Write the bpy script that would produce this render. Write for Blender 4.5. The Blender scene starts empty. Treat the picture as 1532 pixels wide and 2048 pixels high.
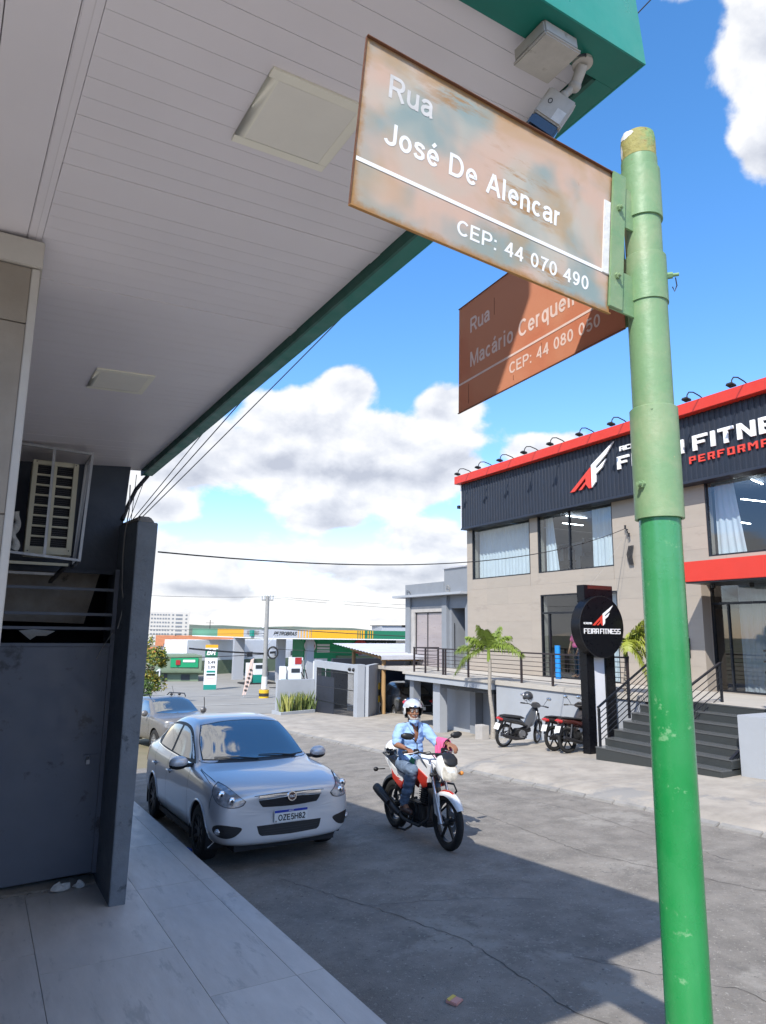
import bpy, bmesh, math, random
from math import sin, cos, pi, radians, sqrt, atan2, hypot, tan
from mathutils import Vector, Matrix, Euler
from mathutils.bvhtree import BVHTree
random.seed(7)
sc = bpy.context.scene
COL = sc.collection
# ---------------------------------------------------------------- camera
cd = bpy.data.cameras.new('camera'); cam = bpy.data.objects.new('camera', cd); COL.objects.link(cam)
cd.sensor_fit = 'VERTICAL'; cd.sensor_height = 36.0; cd.lens = 36.0 * 1364 / 2048
cd.clip_start = 0.05; cd.clip_end = 6000
_R = Vector((0.86831466, -0.49585067, 0.01271887)); _U = Vector((-0.09699455, -0.14459432, 0.98472562)); _F = Vector((0.48643778, 0.85628535, 0.17364818))
cam.matrix_world = Matrix(((_R.x, _U.x, -_F.x, 0), (_R.y, _U.y, -_F.y, 0), (_R.z, _U.z, -_F.z, 2.2), (0, 0, 0, 1)))
sc.camera = cam
# ---------------------------------------------------------------- exposure
sc.view_settings.view_transform = 'Standard'; sc.view_settings.look = 'None'
sc.view_settings.gamma = 1.0; sc.view_settings.use_curve_mapping = False
sc.view_settings.exposure = 0.95
sc.cycles.max_bounces = 7; sc.cycles.diffuse_bounces = 4; sc.cycles.glossy_bounces = 3
sc.cycles.transmission_bounces = 4; sc.cycles.transparent_max_bounces = 8
sc.cycles.caustics_reflective = False; sc.cycles.caustics_refractive = False
sc.cycles.use_denoising = True
try: sc.cycles.sample_clamp_indirect = 6.0
except Exception: pass
# ---------------------------------------------------------------- sun
SUNDIR = Vector((3.80, 3.00, -4.82)).normalized()          # the way the light travels
sd = bpy.data.lights.new('sun', 'SUN'); sd.energy = 3.1; sd.angle = radians(0.55); sd.color = (1.0, 0.95, 0.87)
sun = bpy.data.objects.new('sun', sd); COL.objects.link(sun)
sun.rotation_euler = SUNDIR.to_track_quat('-Z', 'Y').to_euler(); sun.location = (-30, -24, 40)
SUN_EL = math.asin(-SUNDIR.z); SUN_AZ = atan2(-SUNDIR.x, -SUNDIR.y)
# ---------------------------------------------------------------- world: sky with cumulus clouds
W = bpy.data.worlds.new('World'); sc.world = W; W.use_nodes = True
nt = W.node_tree; nt.nodes.clear()
def wn(t, **k):
    n = nt.nodes.new(t)
    for a, b in k.items(): setattr(n, a, b)
    return n
def wm(op, a, b=None, c=None, clamp=False):
    n = wn('ShaderNodeMath', operation=op); n.use_clamp = clamp
    for i, v in enumerate((a, b, c)):
        if v is None: continue
        if isinstance(v, (int, float)): n.inputs[i].default_value = v
        else: nt.links.new(v, n.inputs[i])
    return n.outputs[0]
sky = wn('ShaderNodeTexSky'); sky.sky_type = 'NISHITA'; sky.sun_disc = False
sky.sun_elevation = SUN_EL; sky.sun_rotation = SUN_AZ % (2 * pi)
sky.air_density = 1.0; sky.dust_density = 0.2; sky.ozone_density = 2.2; sky.altitude = 250
tc = wn('ShaderNodeTexCoord'); sep = wn('ShaderNodeSeparateXYZ'); nt.links.new(tc.outputs['Generated'], sep.inputs[0])
dx, dy, dz = sep.outputs
az = wm('MULTIPLY', wm('ARCTAN2', dx, dy), 180 / pi)
el = wm('MULTIPLY', wm('ARCSINE', dz, clamp=False), 180 / pi)
# cloud coordinates: degrees, flattened towards the horizon as a real cloud deck is
elw = wm('POWER', wm('MAXIMUM', wm('DIVIDE', el, 30.0), 0.0005), 0.75)
comb = wn('ShaderNodeCombineXYZ'); nt.links.new(wm('MULTIPLY', az, 0.050), comb.inputs[0]); nt.links.new(wm('MULTIPLY', elw, 2.35), comb.inputs[1])
def noise(vec, scale, detail, rough, dist=0.0, off=None):
    if off:
        v = wn('ShaderNodeVectorMath', operation='ADD'); nt.links.new(vec, v.inputs[0]); v.inputs[1].default_value = off; vec = v.outputs[0]
    n = wn('ShaderNodeTexNoise', noise_dimensions='3D'); nt.links.new(vec, n.inputs['Vector'])
    n.inputs['Scale'].default_value = scale; n.inputs['Detail'].default_value = detail; n.inputs['Roughness'].default_value = rough; n.inputs['Distortion'].default_value = dist
    return n.outputs['Fac']
nA = noise(comb.outputs[0], 2.9, 10, 0.55, 0.15)
nB = noise(comb.outputs[0], 2.9, 10, 0.55, 0.15, (-0.03, 0.07, 0))
nL = noise(comb.outputs[0], 0.9, 3, 0.5, 0.0, (3.1, 0.4, 2.0))
LUMPS = [(26.1, 20.0, 3.4, 2.2, 1.0), (23.2, 17.2, 6.4, 3.3, 1.0), (31.0, 15.9, 8.6, 3.0, 1.0), (34.8, 18.4, 3.4, 2.3, 1.0),
         (14.2, 13.9, 7.4, 3.5, 1.0), (20.8, 13.4, 9.5, 3.2, 1.0), (28, 12.2, 9, 3.0, 1.0), (34.0, 13.3, 6.0, 2.7, 1.0), (24.6, 10.3, 5.4, 2.5, 1.0), (11.0, 10.0, 3.8, 1.9, .9),
         (43.7, 14.6, 5.0, 2.0, .9), (62.6, 40.0, 4.6, 5.0, .9), (62.6, 34.4, 3.8, 3.4, .8), (57.3, 44.6, 3.0, 1.1, .5),
         (66.0, 17, 7.0, 2.4, .9), (-42, 34, 30, 20, 1.0), (108, 34, 24, 20, 1.0), (152, 42, 26, 20, 1.0), (-95, 38, 26, 20, 1.0), (-150, 50, 24, 18, 1.0), (8, 62, 26, 9, 1.0), (190, 45, 18, 12, .9), (60, 72, 40, 8, .9)]  # the wide lumps out of view are added for whiter ambient light and reflections
BELLY = [(29.5, 13.1, 9.5, 1.7), (20.5, 13.6, 4.0, 1.6), (24.5, 8.7, 5.5, 1.1), (13.5, 12.0, 5.5, 1.4), (36.0, 14.6, 3.5, 1.4), (30.0, 5.0, 14, 1.2), (16.0, 3.2, 9, .9), (62.6, 33.2, 4.2, 2.6)]
cov = None
for a, e, ra, re, wgt in LUMPS:
    u = wm('DIVIDE', wm('SUBTRACT', az, a), ra); v = wm('DIVIDE', wm('SUBTRACT', el, e), re)
    d = wm('SUBTRACT', 1.0, wm('SQRT', wm('ADD', wm('MULTIPLY', u, u), wm('MULTIPLY', v, v))))
    d = wm('MULTIPLY', wm('MAXIMUM', d, -1.2), wgt)
    cov = d if cov is None else wm('SMOOTH_MAX', cov, d, 0.35)
bel = None
for a, e, ra, re in BELLY:
    u = wm('DIVIDE', wm('SUBTRACT', az, a), ra); v = wm('DIVIDE', wm('SUBTRACT', el, e), re)
    d = wm('MAXIMUM', wm('SUBTRACT', 1.0, wm('SQRT', wm('ADD', wm('MULTIPLY', u, u), wm('MULTIPLY', v, v)))), 0.0)
    bel = d if bel is None else wm('SMOOTH_MAX', bel, d, 0.3)
low = wm('MULTIPLY', wm('SUBTRACT', 8.6, el), 0.13)          # nearly closed deck low over the horizon
low = wm('MINIMUM', low, 0.26)
low = wm('ADD', low, wm('MULTIPLY', wm('SUBTRACT', nL, 0.5), 2.6))
cov = wm('SMOOTH_MAX', cov, low, 0.2)
dens = wm('ADD', wm('MULTIPLY', cov, 1.55), wm('MULTIPLY', wm('SUBTRACT', nA, 0.50), 2.3))
mr = wn('ShaderNodeMapRange', interpolation_type='SMOOTHSTEP'); nt.links.new(dens, mr.inputs[0])
mr.inputs[1].default_value = 0.0; mr.inputs[2].default_value = 0.34; mr.inputs[3].default_value = 0; mr.inputs[4].default_value = 0.97
mask = mr.outputs[0]
# shading of the clouds: lit crowns, lilac grey bellies
lit = wm('MULTIPLY', wm('SUBTRACT', nA, nB), 2.6)
thick = wm('MULTIPLY', wm('SUBTRACT', dens, 0.40), 0.30, clamp=True)
sh = wm('ADD', wm('SUBTRACT', wm('SUBTRACT', 1.06, thick), wm('MULTIPLY', bel, 0.60)), lit, clamp=True)
ramp = wn('ShaderNodeValToRGB'); nt.links.new(sh, ramp.inputs[0])
ramp.color_ramp.elements[0].position = 0.25; ramp.color_ramp.elements[0].color = (0.55, 0.58, 0.665, 1)
ramp.color_ramp.elements[1].position = 0.95; ramp.color_ramp.elements[1].color = (0.98, 0.985, 1.0, 1)
e3 = ramp.color_ramp.elements.new(0.6); e3.color = (0.76, 0.785, 0.85, 1)
SKY_S = 0.15
cl = wn('ShaderNodeVectorMath', operation='SCALE'); nt.links.new(ramp.outputs[0], cl.inputs[0]); cl.inputs['Scale'].default_value = 0.55 / SKY_S
sat = wn('ShaderNodeHueSaturation'); nt.links.new(sky.outputs[0], sat.inputs['Color']); sat.inputs['Saturation'].default_value = 1.24
mixc = wn('ShaderNodeMix', data_type='RGBA'); nt.links.new(mask, mixc.inputs[0]); tint = wn('ShaderNodeMix', data_type='RGBA', blend_type='MULTIPLY'); tint.inputs[0].default_value = 1.0; nt.links.new(sat.outputs[0], tint.inputs[6]); tr_ = wn('ShaderNodeMapRange'); nt.links.new(el, tr_.inputs[0]); tr_.inputs[1].default_value = 6; tr_.inputs[2].default_value = 34; tr_.inputs[3].default_value = 0; tr_.inputs[4].default_value = 1; tm_ = wn('ShaderNodeMix', data_type='RGBA'); nt.links.new(tr_.outputs[0], tm_.inputs[0]); tm_.inputs[6].default_value = (1.0, 0.90, 1.02, 1); tm_.inputs[7].default_value = (0.98, 1.06, 1.10, 1); nt.links.new(tm_.outputs[2], tint.inputs[7]); nt.links.new(tint.outputs[2], mixc.inputs[6]); nt.links.new(cl.outputs[0], mixc.inputs[7])
bg = wn('ShaderNodeBackground'); nt.links.new(mixc.outputs[2], bg.inputs[0]); bg.inputs[1].default_value = SKY_S
wo = wn('ShaderNodeOutputWorld'); nt.links.new(bg.outputs[0], wo.inputs[0])
# ---------------------------------------------------------------- materials
MATS = {}
def mat(name, col, rough=0.6, metal=0.0, var=0.0, vscale=6.0, bump=0.0, bscale=40.0, spots=None, spec=0.5, coat=0.0, streak=False, emit=None, sheen=0.0, stretch=None, col2=None, mixs=None):
    """principled material; var = brightness variation by noise, spots = (colour, threshold, scale) dirt or rust patches"""
    m = bpy.data.materials.new(name); m.use_nodes = True; MATS[name] = m
    t = m.node_tree; N = t.nodes; L = t.links; b = N['Principled BSDF']
    b.inputs['Roughness'].default_value = rough; b.inputs['Metallic'].default_value = metal
    b.inputs['Specular IOR Level'].default_value = spec; b.inputs['Coat Weight'].default_value = coat; b.inputs['Coat Roughness'].default_value = 0.04
    base = (*col, 1); b.inputs['Base Color'].default_value = base
    if emit: b.inputs['Emission Color'].default_value = (*emit[0], 1); b.inputs['Emission Strength'].default_value = emit[1]
    tcn = N.new('ShaderNodeTexCoord'); vec = tcn.outputs['Object']
    if stretch:
        mp = N.new('ShaderNodeMapping'); mp.inputs['Scale'].default_value = stretch; L.new(vec, mp.inputs[0]); vec = mp.outputs[0]
    cur = None
    def nz(scale, det=6, ro=0.6, w=0.0):
        n = N.new('ShaderNodeTexNoise'); L.new(vec, n.inputs['Vector']); n.inputs['Scale'].default_value = scale; n.inputs['Detail'].default_value = det; n.inputs['Roughness'].default_value = ro; n.inputs['Distortion'].default_value = w
        return n.outputs['Fac']
    def mapr(v, a, bb, c, d):
        r = N.new('ShaderNodeMapRange'); L.new(v, r.inputs[0]); r.inputs[1].default_value = a; r.inputs[2].default_value = bb; r.inputs[3].default_value = c; r.inputs[4].default_value = d
        return r.outputs[0]
    if col2:
        mx = N.new('ShaderNodeMix'); mx.data_type = 'RGBA'; mx.inputs[6].default_value = base; mx.inputs[7].default_value = (*col2, 1)
        sc_, lo, hi = mixs; L.new(mapr(nz(sc_, 5, 0.6, 0.4), lo, hi, 0, 1), mx.inputs[0]); cur = mx.outputs[2]
    if var > 0:
        mx = N.new('ShaderNodeMix'); mx.data_type = 'RGBA'; mx.blend_type = 'MULTIPLY'; mx.inputs[0].default_value = 1.0
        if cur: L.new(cur, mx.inputs[6])
        else: mx.inputs[6].default_value = base
        n1 = mapr(nz(vscale, 7, 0.65), 0.28, 0.72, 1 - var, 1 + var * 0.6); cb = N.new('ShaderNodeCombineColor')
        for i in range(3): L.new(n1, cb.inputs[i])
        L.new(cb.outputs[0], mx.inputs[7]); cur = mx.outputs[2]
    if spots:
        for (scol, th, ssc) in (spots if isinstance(spots[0], (list, tuple)) and isinstance(spots[0][0], (list, tuple)) else [spots]):
            mx = N.new('ShaderNodeMix'); mx.data_type = 'RGBA'; L.new(mapr(nz(ssc, 8, 0.7, 0.3), th, th + 0.07, 0, 1), mx.inputs[0])
            if cur: L.new(cur, mx.inputs[6])
            else: mx.inputs[6].default_value = base
            mx.inputs[7].default_value = (*scol, 1); cur = mx.outputs[2]
    if cur: L.new(cur, b.inputs['Base Color'])
    if var > 0.02 and metal < 0.5: L.new(mapr(nz(vscale * 2.3, 4), 0.3, 0.7, max(0.02, rough - 0.12), min(1, rough + 0.1)), b.inputs['Roughness'])
    if bump > 0:
        bp = N.new('ShaderNodeBump'); bp.inputs['Strength'].default_value = min(1.0, bump); bp.inputs['Distance'].default_value = 0.01
        L.new(nz(bscale, 6, 0.65), bp.inputs['Height']); L.new(bp.outputs[0], b.inputs['Normal'])
    return m
def glassmat(name, tint=(0.75, 0.82, 0.84), refl=0.10, dark=None, rough=0.0):
    """window pane: mirror-like by Fresnel over a tinted see-through pane"""
    m = bpy.data.materials.new(name); m.use_nodes = True; t = m.node_tree; N = t.nodes; L = t.links; N.clear()
    o = N.new('ShaderNodeOutputMaterial'); g = N.new('ShaderNodeBsdfGlossy'); g.inputs['Roughness'].default_value = rough; g.inputs['Color'].default_value = (0.95, 0.97, 1, 1)
    tr = N.new('ShaderNodeBsdfTransparent'); tr.inputs['Color'].default_value = (*tint, 1)
    body = tr.outputs[0]
    if dark:
        df = N.new('ShaderNodeBsdfDiffuse'); df.inputs['Color'].default_value = (*dark[0], 1)
        mx = N.new('ShaderNodeMixShader'); mx.inputs[0].default_value = dark[1]; L.new(tr.outputs[0], mx.inputs[1]); L.new(df.outputs[0], mx.inputs[2]); body = mx.outputs[0]
    fr = N.new('ShaderNodeFresnel'); fr.inputs['IOR'].default_value = 1.52
    ad = N.new('ShaderNodeMath'); ad.operation = 'MULTIPLY_ADD'; ad.use_clamp = True; L.new(fr.outputs[0], ad.inputs[0]); ad.inputs[1].default_value = 1.6; ad.inputs[2].default_value = refl
    ge = N.new('ShaderNodeNewGeometry'); iv = N.new('ShaderNodeMath'); iv.operation = 'SUBTRACT'; iv.inputs[0].default_value = 1.0; L.new(ge.outputs['Backfacing'], iv.inputs[1]); mu = N.new('ShaderNodeMath'); mu.operation = 'MULTIPLY'; L.new(ad.outputs[0], mu.inputs[0]); L.new(iv.outputs[0], mu.inputs[1]); ad = mu
    mm = N.new('ShaderNodeMixShader'); L.new(ad.outputs[0], mm.inputs[0]); L.new(body, mm.inputs[1]); L.new(g.outputs[0], mm.inputs[2]); L.new(mm.outputs[0], o.inputs[0])
    MATS[name] = m; return m
# ---------------------------------------------------------------- builders
class MB:
    def __init__(s): s.v = []; s.f = []
    def add(s, vs, fs):
        n = len(s.v); s.v += [tuple(v) for v in vs]; s.f += [tuple(i + n for i in f) for f in fs]; return s
    def box(s, x0, x1, y0, y1, z0, z1):
        if x0 > x1: x0, x1 = x1, x0
        if y0 > y1: y0, y1 = y1, y0
        if z0 > z1: z0, z1 = z1, z0
        vs = [(x, y, z) for z in (z0, z1) for y in (y0, y1) for x in (x0, x1)]
        return s.add(vs, [(0, 2, 3, 1), (4, 5, 7, 6), (0, 1, 5, 4), (2, 6, 7, 3), (0, 4, 6, 2), (1, 3, 7, 5)])
    def hexa(s, b, t):
        """b, t: four bottom and four top corners, same order (counter-clockwise)"""
        vs = list(b) + list(t)
        return s.add(vs, [(3, 2, 1, 0), (4, 5, 6, 7), (0, 1, 5, 4), (1, 2, 6, 5), (2, 3, 7, 6), (3, 0, 4, 7)])
    def bar(s, p, q, w, h=None, up=(0, 0, 1)):
        h = h or w; p = Vector(p); q = Vector(q); d = (q - p).normalized(); u = Vector(up)
        if abs(d.dot(u)) > 0.98: u = Vector((0, 1, 0))
        a = d.cross(u).normalized() * (w / 2); b = a.cross(d).normalized() * (h / 2)
        return s.hexa([p - a - b, p + a - b, p + a + b, p - a + b], [q - a - b, q + a - b, q + a + b, q - a + b])
    def cyl(s, p, q, r0, r1=None, n=16, cap=True):
        r1 = r0 if r1 is None else r1; p = Vector(p); q = Vector(q); d = (q - p).normalized()
        u = Vector((0, 0, 1)) if abs(d.z) < 0.95 else Vector((1, 0, 0)); a = d.cross(u).normalized(); b = d.cross(a)
        vs = [p + (a * cos(2 * pi * i / n) + b * sin(2 * pi * i / n)) * r0 for i in range(n)] + [q + (a * cos(2 * pi * i / n) + b * sin(2 * pi * i / n)) * r1 for i in range(n)]
        fs = [(i, (i + 1) % n, n + (i + 1) % n, n + i) for i in range(n)]
        if cap: fs += [tuple(range(n - 1, -1, -1)), tuple(range(n, 2 * n))]
        return s.add(vs, fs)
    def tube(s, pts, r, n=8, closed=False, rs=None):
        pts = [Vector(p) for p in pts]; m = len(pts); rings = []; prev = None
        for i, p in enumerate(pts):
            if closed: d = (pts[(i + 1) % m] - pts[i - 1]).normalized()
            else: d = (pts[min(i + 1, m - 1)] - pts[max(i - 1, 0)]).normalized()
            if prev is None:
                u = Vector((0, 0, 1)) if abs(d.z) < 0.9 else Vector((1, 0, 0)); a = d.cross(u).normalized()
            else:
                a = (prev - d * prev.dot(d)).normalized()
            prev = a; b = d.cross(a); rr = rs[i] if rs else r
            rings.append([p + (a * cos(2 * pi * k / n) + b * sin(2 * pi * k / n)) * rr for k in range(n)])
        vs = [v for r_ in rings for v in r_]; fs = []
        for i in range(m if closed else m - 1):
            j = (i + 1) % m
            for k in range(n): fs.append((i * n + k, i * n + (k + 1) % n, j * n + (k + 1) % n, j * n + k))
        if not closed: fs += [tuple(range(n - 1, -1, -1)), tuple((m - 1) * n + k for k in range(n))]
        return s.add(vs, fs)
    def prism(s, poly, vec):
        """poly: 3d points of a flat outline; vec: extrusion"""
        n = len(poly); vec = Vector(vec); vs = [Vector(p) for p in poly] + [Vector(p) + vec for p in poly]
        fs = [(i, (i + 1) % n, n + (i + 1) % n, n + i) for i in range(n)] + [tuple(range(n - 1, -1, -1)), tuple(range(n, 2 * n))]
        return s.add(vs, fs)
    def lathe(s, prof, o=(0, 0, 0), axis='z', n=24, a0=0, a1=2 * pi):
        full = abs(a1 - a0 - 2 * pi) < 1e-6; vs = []; m = len(prof); k = n if full else n + 1
        for i in range(k):
            t = a0 + (a1 - a0) * i / n
            for r, h in prof:
                if axis == 'z': p = (r * cos(t), r * sin(t), h)
                elif axis == 'x': p = (h, r * cos(t), r * sin(t))
                else: p = (r * cos(t), h, r * sin(t))
                vs.append((p[0] + o[0], p[1] + o[1], p[2] + o[2]))
        fs = []
        for i in range(n):
            j = (i + 1) % k
            for q in range(m - 1): fs.append((i * m + q, j * m + q, j * m + q + 1, i * m + q + 1))
        return s.add(vs, fs)
    def sphere(s, c, r, nu=16, nv=10, sx=1, sy=1, sz=1):
        prof = [(r * sin(pi * i / nv), -r * cos(pi * i / nv)) for i in range(nv + 1)]; t = MB().lathe(prof, n=nu)
        return s.add([(c[0] + v[0] * sx, c[1] + v[1] * sy, c[2] + v[2] * sz) for v in t.v], t.f)
    def xf(s, M):
        s.v = [tuple(M @ Vector(v)) for v in s.v]; return s
    def mesh(s, name, m, smooth=False, ang=35, bevel=0.0, merge=True):
        me = bpy.data.meshes.new(name); me.from_pydata(s.v, [], s.f); bm = bmesh.new(); bm.from_mesh(me)
        if merge: bmesh.ops.remove_doubles(bm, verts=bm.verts, dist=1e-5)
        bmesh.ops.recalc_face_normals(bm, faces=bm.faces)
        if bevel > 0:
            es = [e for e in bm.edges if len(e.link_faces) == 2 and e.calc_face_angle(0) > 0.5]
            try: bmesh.ops.bevel(bm, geom=es, offset=bevel, segments=2, affect='EDGES', clamp_overlap=True)
            except Exception: pass
        bm.to_mesh(me); bm.free(); me.materials.append(m)
        if smooth or bevel > 0:
            me.shade_smooth(); me.set_sharp_from_angle(angle=radians(ang))
        return me
def link(name, me, parent=None, loc=None):
    o = bpy.data.objects.new(name, me); COL.objects.link(o)
    if parent is not None:
        o.parent = parent
        r = parent
        if 'wl' in r: o.location = (-r['wl'][0], -r['wl'][1], -r['wl'][2])
    if loc is not None: o.location = loc
    return o
def part(name, mb, m, parent=None, smooth=False, ang=35, bevel=0.0, label=None):
    if isinstance(m, str): m = MATS[m]
    o = link(name, mb.mesh(name, m, smooth, ang, bevel) if isinstance(mb, MB) else mb, parent)
    if label: o['label'] = label
    return o
def tag(o, label=None, cat=None, group=None, kind=None):
    if label: o['label'] = label
    if cat: o['category'] = cat
    if group: o['group'] = group
    if kind: o['kind'] = kind
    return o
def thing(name, label, cat, loc=(0, 0, 0), rot=(0, 0, 0), group=None, world=False):
    """Empty at the base of a thing; world=True: its parts are given in world coordinates"""
    o = bpy.data.objects.new(name, None); COL.objects.link(o); o.location = loc; o.rotation_euler = rot; o.empty_display_size = 0.1
    if world: o['wl'] = list(loc)
    return tag(o, label, cat, group)
def sub(name, mb, m, parent, **k):
    """sub-part: mesh under a part that already carries the offset"""
    o = part(name, mb, m, None, **k); o.parent = parent; return o
def copy_tree(o, parent=None, top=True):
    c = o.copy(); COL.objects.link(c); c.parent = parent
    for ch in list(o.children): copy_tree(ch, c, False)
    return c
def arc_(cx, cy, rx, ry, a0, a1, n=12): return [(cx + rx * cos(radians(a0 + (a1 - a0) * i / n)), cy + ry * sin(radians(a0 + (a1 - a0) * i / n))) for i in range(n + 1)]
_s = .08
GL = {
 'R': (.74, [[(_s, 0), (_s, 1)], [(_s, .925), (.45, .925)] + arc_(.45, .70, .20, .225, 90, -90) + [(_s, .475)], [(.40, .475), (.68, 0)]]), 'P': (.70, [[(_s, 0), (_s, 1)], [(_s, .925), (.42, .925)] + arc_(.42, .69, .21, .235, 90, -90) + [(_s, .455)]]),
 'u': (.58, [[(_s, .73), (_s, .27)] + arc_(.28, .27, .20, .20, 180, 355), [(.50, 0), (.50, .73)]]), 'n': (.58, [[(_s, 0), (_s, .73)], [(_s, .46)] + arc_(.28, .46, .20, .205, 175, 0) + [(.48, 0)]]),
 'a': (.58, [[(.07, .52)] + arc_(.28, .50, .20, .165, 150, 0) + [(.48, .12), (.53, 0)], [(.48, .44), (.25, .40)] + arc_(.22, .225, .14, .16, 110, 270) + [(.33, .08), (.48, .22)]]),
 'J': (.60, [[(.50, 1), (.50, .28)] + arc_(.29, .28, .21, .205, 0, -165)]), 'o': (.58, [arc_(.29, .365, .215, .295, 0, 360, 22)]),
 's': (.54, [[(.46, .53), (.42, .62), (.32, .662), (.20, .662), (.11, .61), (.10, .51), (.18, .43), (.36, .36), (.45, .29), (.46, .18), (.38, .09), (.26, .067), (.14, .09), (.07, .20)]]),
 'e': (.58, [[(.10, .37), (.50, .37)] + arc_(.29, .365, .212, .295, 2, 322, 20)]), 'D': (.76, [[(_s, 0), (_s, 1)], [(_s, .925), (.34, .925)] + arc_(.34, .5, .32, .425, 90, -90) + [(_s, .075)]]),
 'A': (.74, [[(.04, 0), (.355, .97)], [(.385, .97), (.70, 0)], [(.17, .33), (.57, .33)]]), 'l': (.24, [[(_s + .02, 0), (_s + .02, 1)]]), 'c': (.54, [arc_(.29, .365, .215, .295, 48, 312, 18)]),
 'r': (.40, [[(_s, 0), (_s, .73)], [(_s, .42)] + arc_(.29, .44, .21, .215, 175, 82)]), 'C': (.76, [arc_(.40, .5, .33, .43, 42, 318, 22)]), 'E': (.68, [[(_s, 0), (_s, 1)], [(_s, .925), (.62, .925)], [(_s, .51), (.56, .51)], [(_s, .075), (.64, .075)]]),
 'F': (.62, [[(_s, 0), (_s, 1)], [(_s, .925), (.60, .925)], [(_s, .50), (.52, .50)]]), ':': (.28, [[(.12, .0), (.12, .15)], [(.12, .55), (.12, .70)]]), ',': (.26, [[(.13, .14), (.13, .0), (.06, -.16)]]), 'M': (.90, [[(_s, 0), (_s, 1)], [(.82, 0), (.82, 1)], [(_s + .02, .96), (.45, .06), (.80, .96)]]),
 'i': (.24, [[(.10, 0), (.10, .73)], [(.10, .86), (.10, 1.0)]]), 'q': (.60, [arc_(.27, .365, .20, .295, 0, 360, 22), [(.50, -.27), (.50, .73)]]),
 '4': (.62, [[(.44, 0), (.44, 1)], [(.42, .93), (.07, .30), (.60, .30)]]), '0': (.60, [arc_(.30, .5, .215, .43, 0, 360, 24)]), '7': (.60, [[(.05, .925), (.54, .925), (.38, .62), (.28, .3), (.24, 0)]]), '9': (.60, [arc_(.29, .66, .205, .27, 0, 360, 22), arc_(.22, .55, .275, .48, 12, -62, 10) + [(.22, .07), (.09, .17)]]),
 '8': (.60, [arc_(.30, .735, .185, .195, 0, 360, 20), arc_(.30, .285, .22, .215, 0, 360, 22)]), '5': (.60, [[(.53, .925), (.16, .925), (.10, .50), (.18, .575)] + arc_(.30, .32, .225, .27, 105, -155, 16)]), '3': (.60, [arc_(.29, .73, .19, .195, 160, -80, 12), arc_(.28, .29, .22, .225, 80, -160, 14)]),
 '2': (.60, [arc_(.30, .70, .20, .23, 165, -25, 12) + [(.42, .46), (.10, .15), (.07, .075), (.55, .075)]]), '1': (.60, [[(.10, .74), (.32, .93)], [(.34, 0), (.34, 1)]]), '6': (.60, [arc_(.30, .30, .215, .24, 0, 360, 22), [(.09, .34), (.14, .70), (.30, .93), (.46, .90), (.52, .78)]]),
 'O': (.80, [arc_(.40, .5, .33, .43, 0, 360, 26)]), 'T': (.64, [[(.32, 0), (.32, .85)], [(.02, .925), (.62, .925)]]), 'B': (.72, [[(_s, 0), (_s, 1)], [(_s, .925), (.40, .925)] + arc_(.40, .725, .19, .20, 90, -90) + [(_s, .525)], [(.40, .522)] + arc_(.40, .30, .23, .225, 90, -90) + [(_s, .075)]]),
 'S': (.70, [[(.60, .74), (.55, .86), (.42, .925), (.28, .925), (.14, .86), (.11, .72), (.18, .60), (.40, .52), (.56, .44), (.62, .30), (.55, .15), (.42, .075), (.26, .075), (.12, .15), (.07, .28)]]), 'I': (.26, [[(.12, 0), (.12, 1)]]), 'L': (.60, [[(_s, 0), (_s, 1)], [(_s, .075), (.56, .075)]]), 'H': (.74, [[(_s, 0), (_s, 1)], [(.66, 0), (.66, 1)], [(_s, .52), (.66, .52)]]),
 'Z': (.66, [[(.06, .925), (.58, .925), (.07, .075), (.60, .075)]]), ' ': (.32, [])}
GL['\u00e9'] = (.58, GL['e'][1] + [[(.24, .84), (.38, 1.02)]]); GL['\u00e1'] = (.58, GL['a'][1] + [[(.24, .84), (.38, 1.02)]]); GL['\u00c1'] = (.74, GL['A'][1] + [[(.32, 1.08), (.46, 1.25)]])
def text_mesh(body, size, depth=0.0, bold=0.0, shear=0.0, align='LEFT', sx=1.0, spacing=1.0):
    """printed lettering in a plain grotesque, drawn as flat ribbons (each stroke a hair above the one before)"""
    cap = size * 0.729; w = 0.155 + bold / max(cap, 1e-6) * 1.2; vs = []; fs = []; x = 0; k = 0
    for ch in body:
        adv, strokes = GL.get(ch, GL[' '])
        for st in strokes:
            st = [p for i, p in enumerate(st) if i == 0 or hypot(p[0] - st[i - 1][0], p[1] - st[i - 1][1]) > 1e-4]
            z = depth * 0.1 + k * cap * 0.0006; k = (k + 1) % 9; n = len(st); base = len(vs); closed = n > 3 and hypot(st[0][0] - st[-1][0], st[0][1] - st[-1][1]) < 1e-6
            for i, p in enumerate(st):
                q = st[i - 1] if i > 0 else (st[-2] if closed else None); r = st[i + 1] if i < n - 1 else (st[1] if closed else None)
                d0 = Vector((p[0] - q[0], p[1] - q[1])).normalized() if q else None; d1 = Vector((r[0] - p[0], r[1] - p[1])).normalized() if r else None
                d0 = d0 or d1; d1 = d1 or d0; m = (d0 + d1).normalized() if (d0 + d1).length > 1e-6 else d1; nn = Vector((-m.y, m.x)); s = w / 2 / max(.45, nn.dot(Vector((-d1.y, d1.x))))
                for sg in (1, -1): X = x + p[0] + nn.x * s * sg; Y = p[1] + nn.y * s * sg; vs.append(((X + shear * Y) * cap, Y * cap, z))
            fs += [(base + 2 * i, base + 2 * i + 1, base + 2 * i + 3, base + 2 * i + 2) for i in range(n - 1)]
        x += (adv + 0.10) * spacing
    me = bpy.data.meshes.new('t'); me.from_pydata([(v[0] * sx, v[1], v[2]) for v in vs], [], fs); return me
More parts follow.
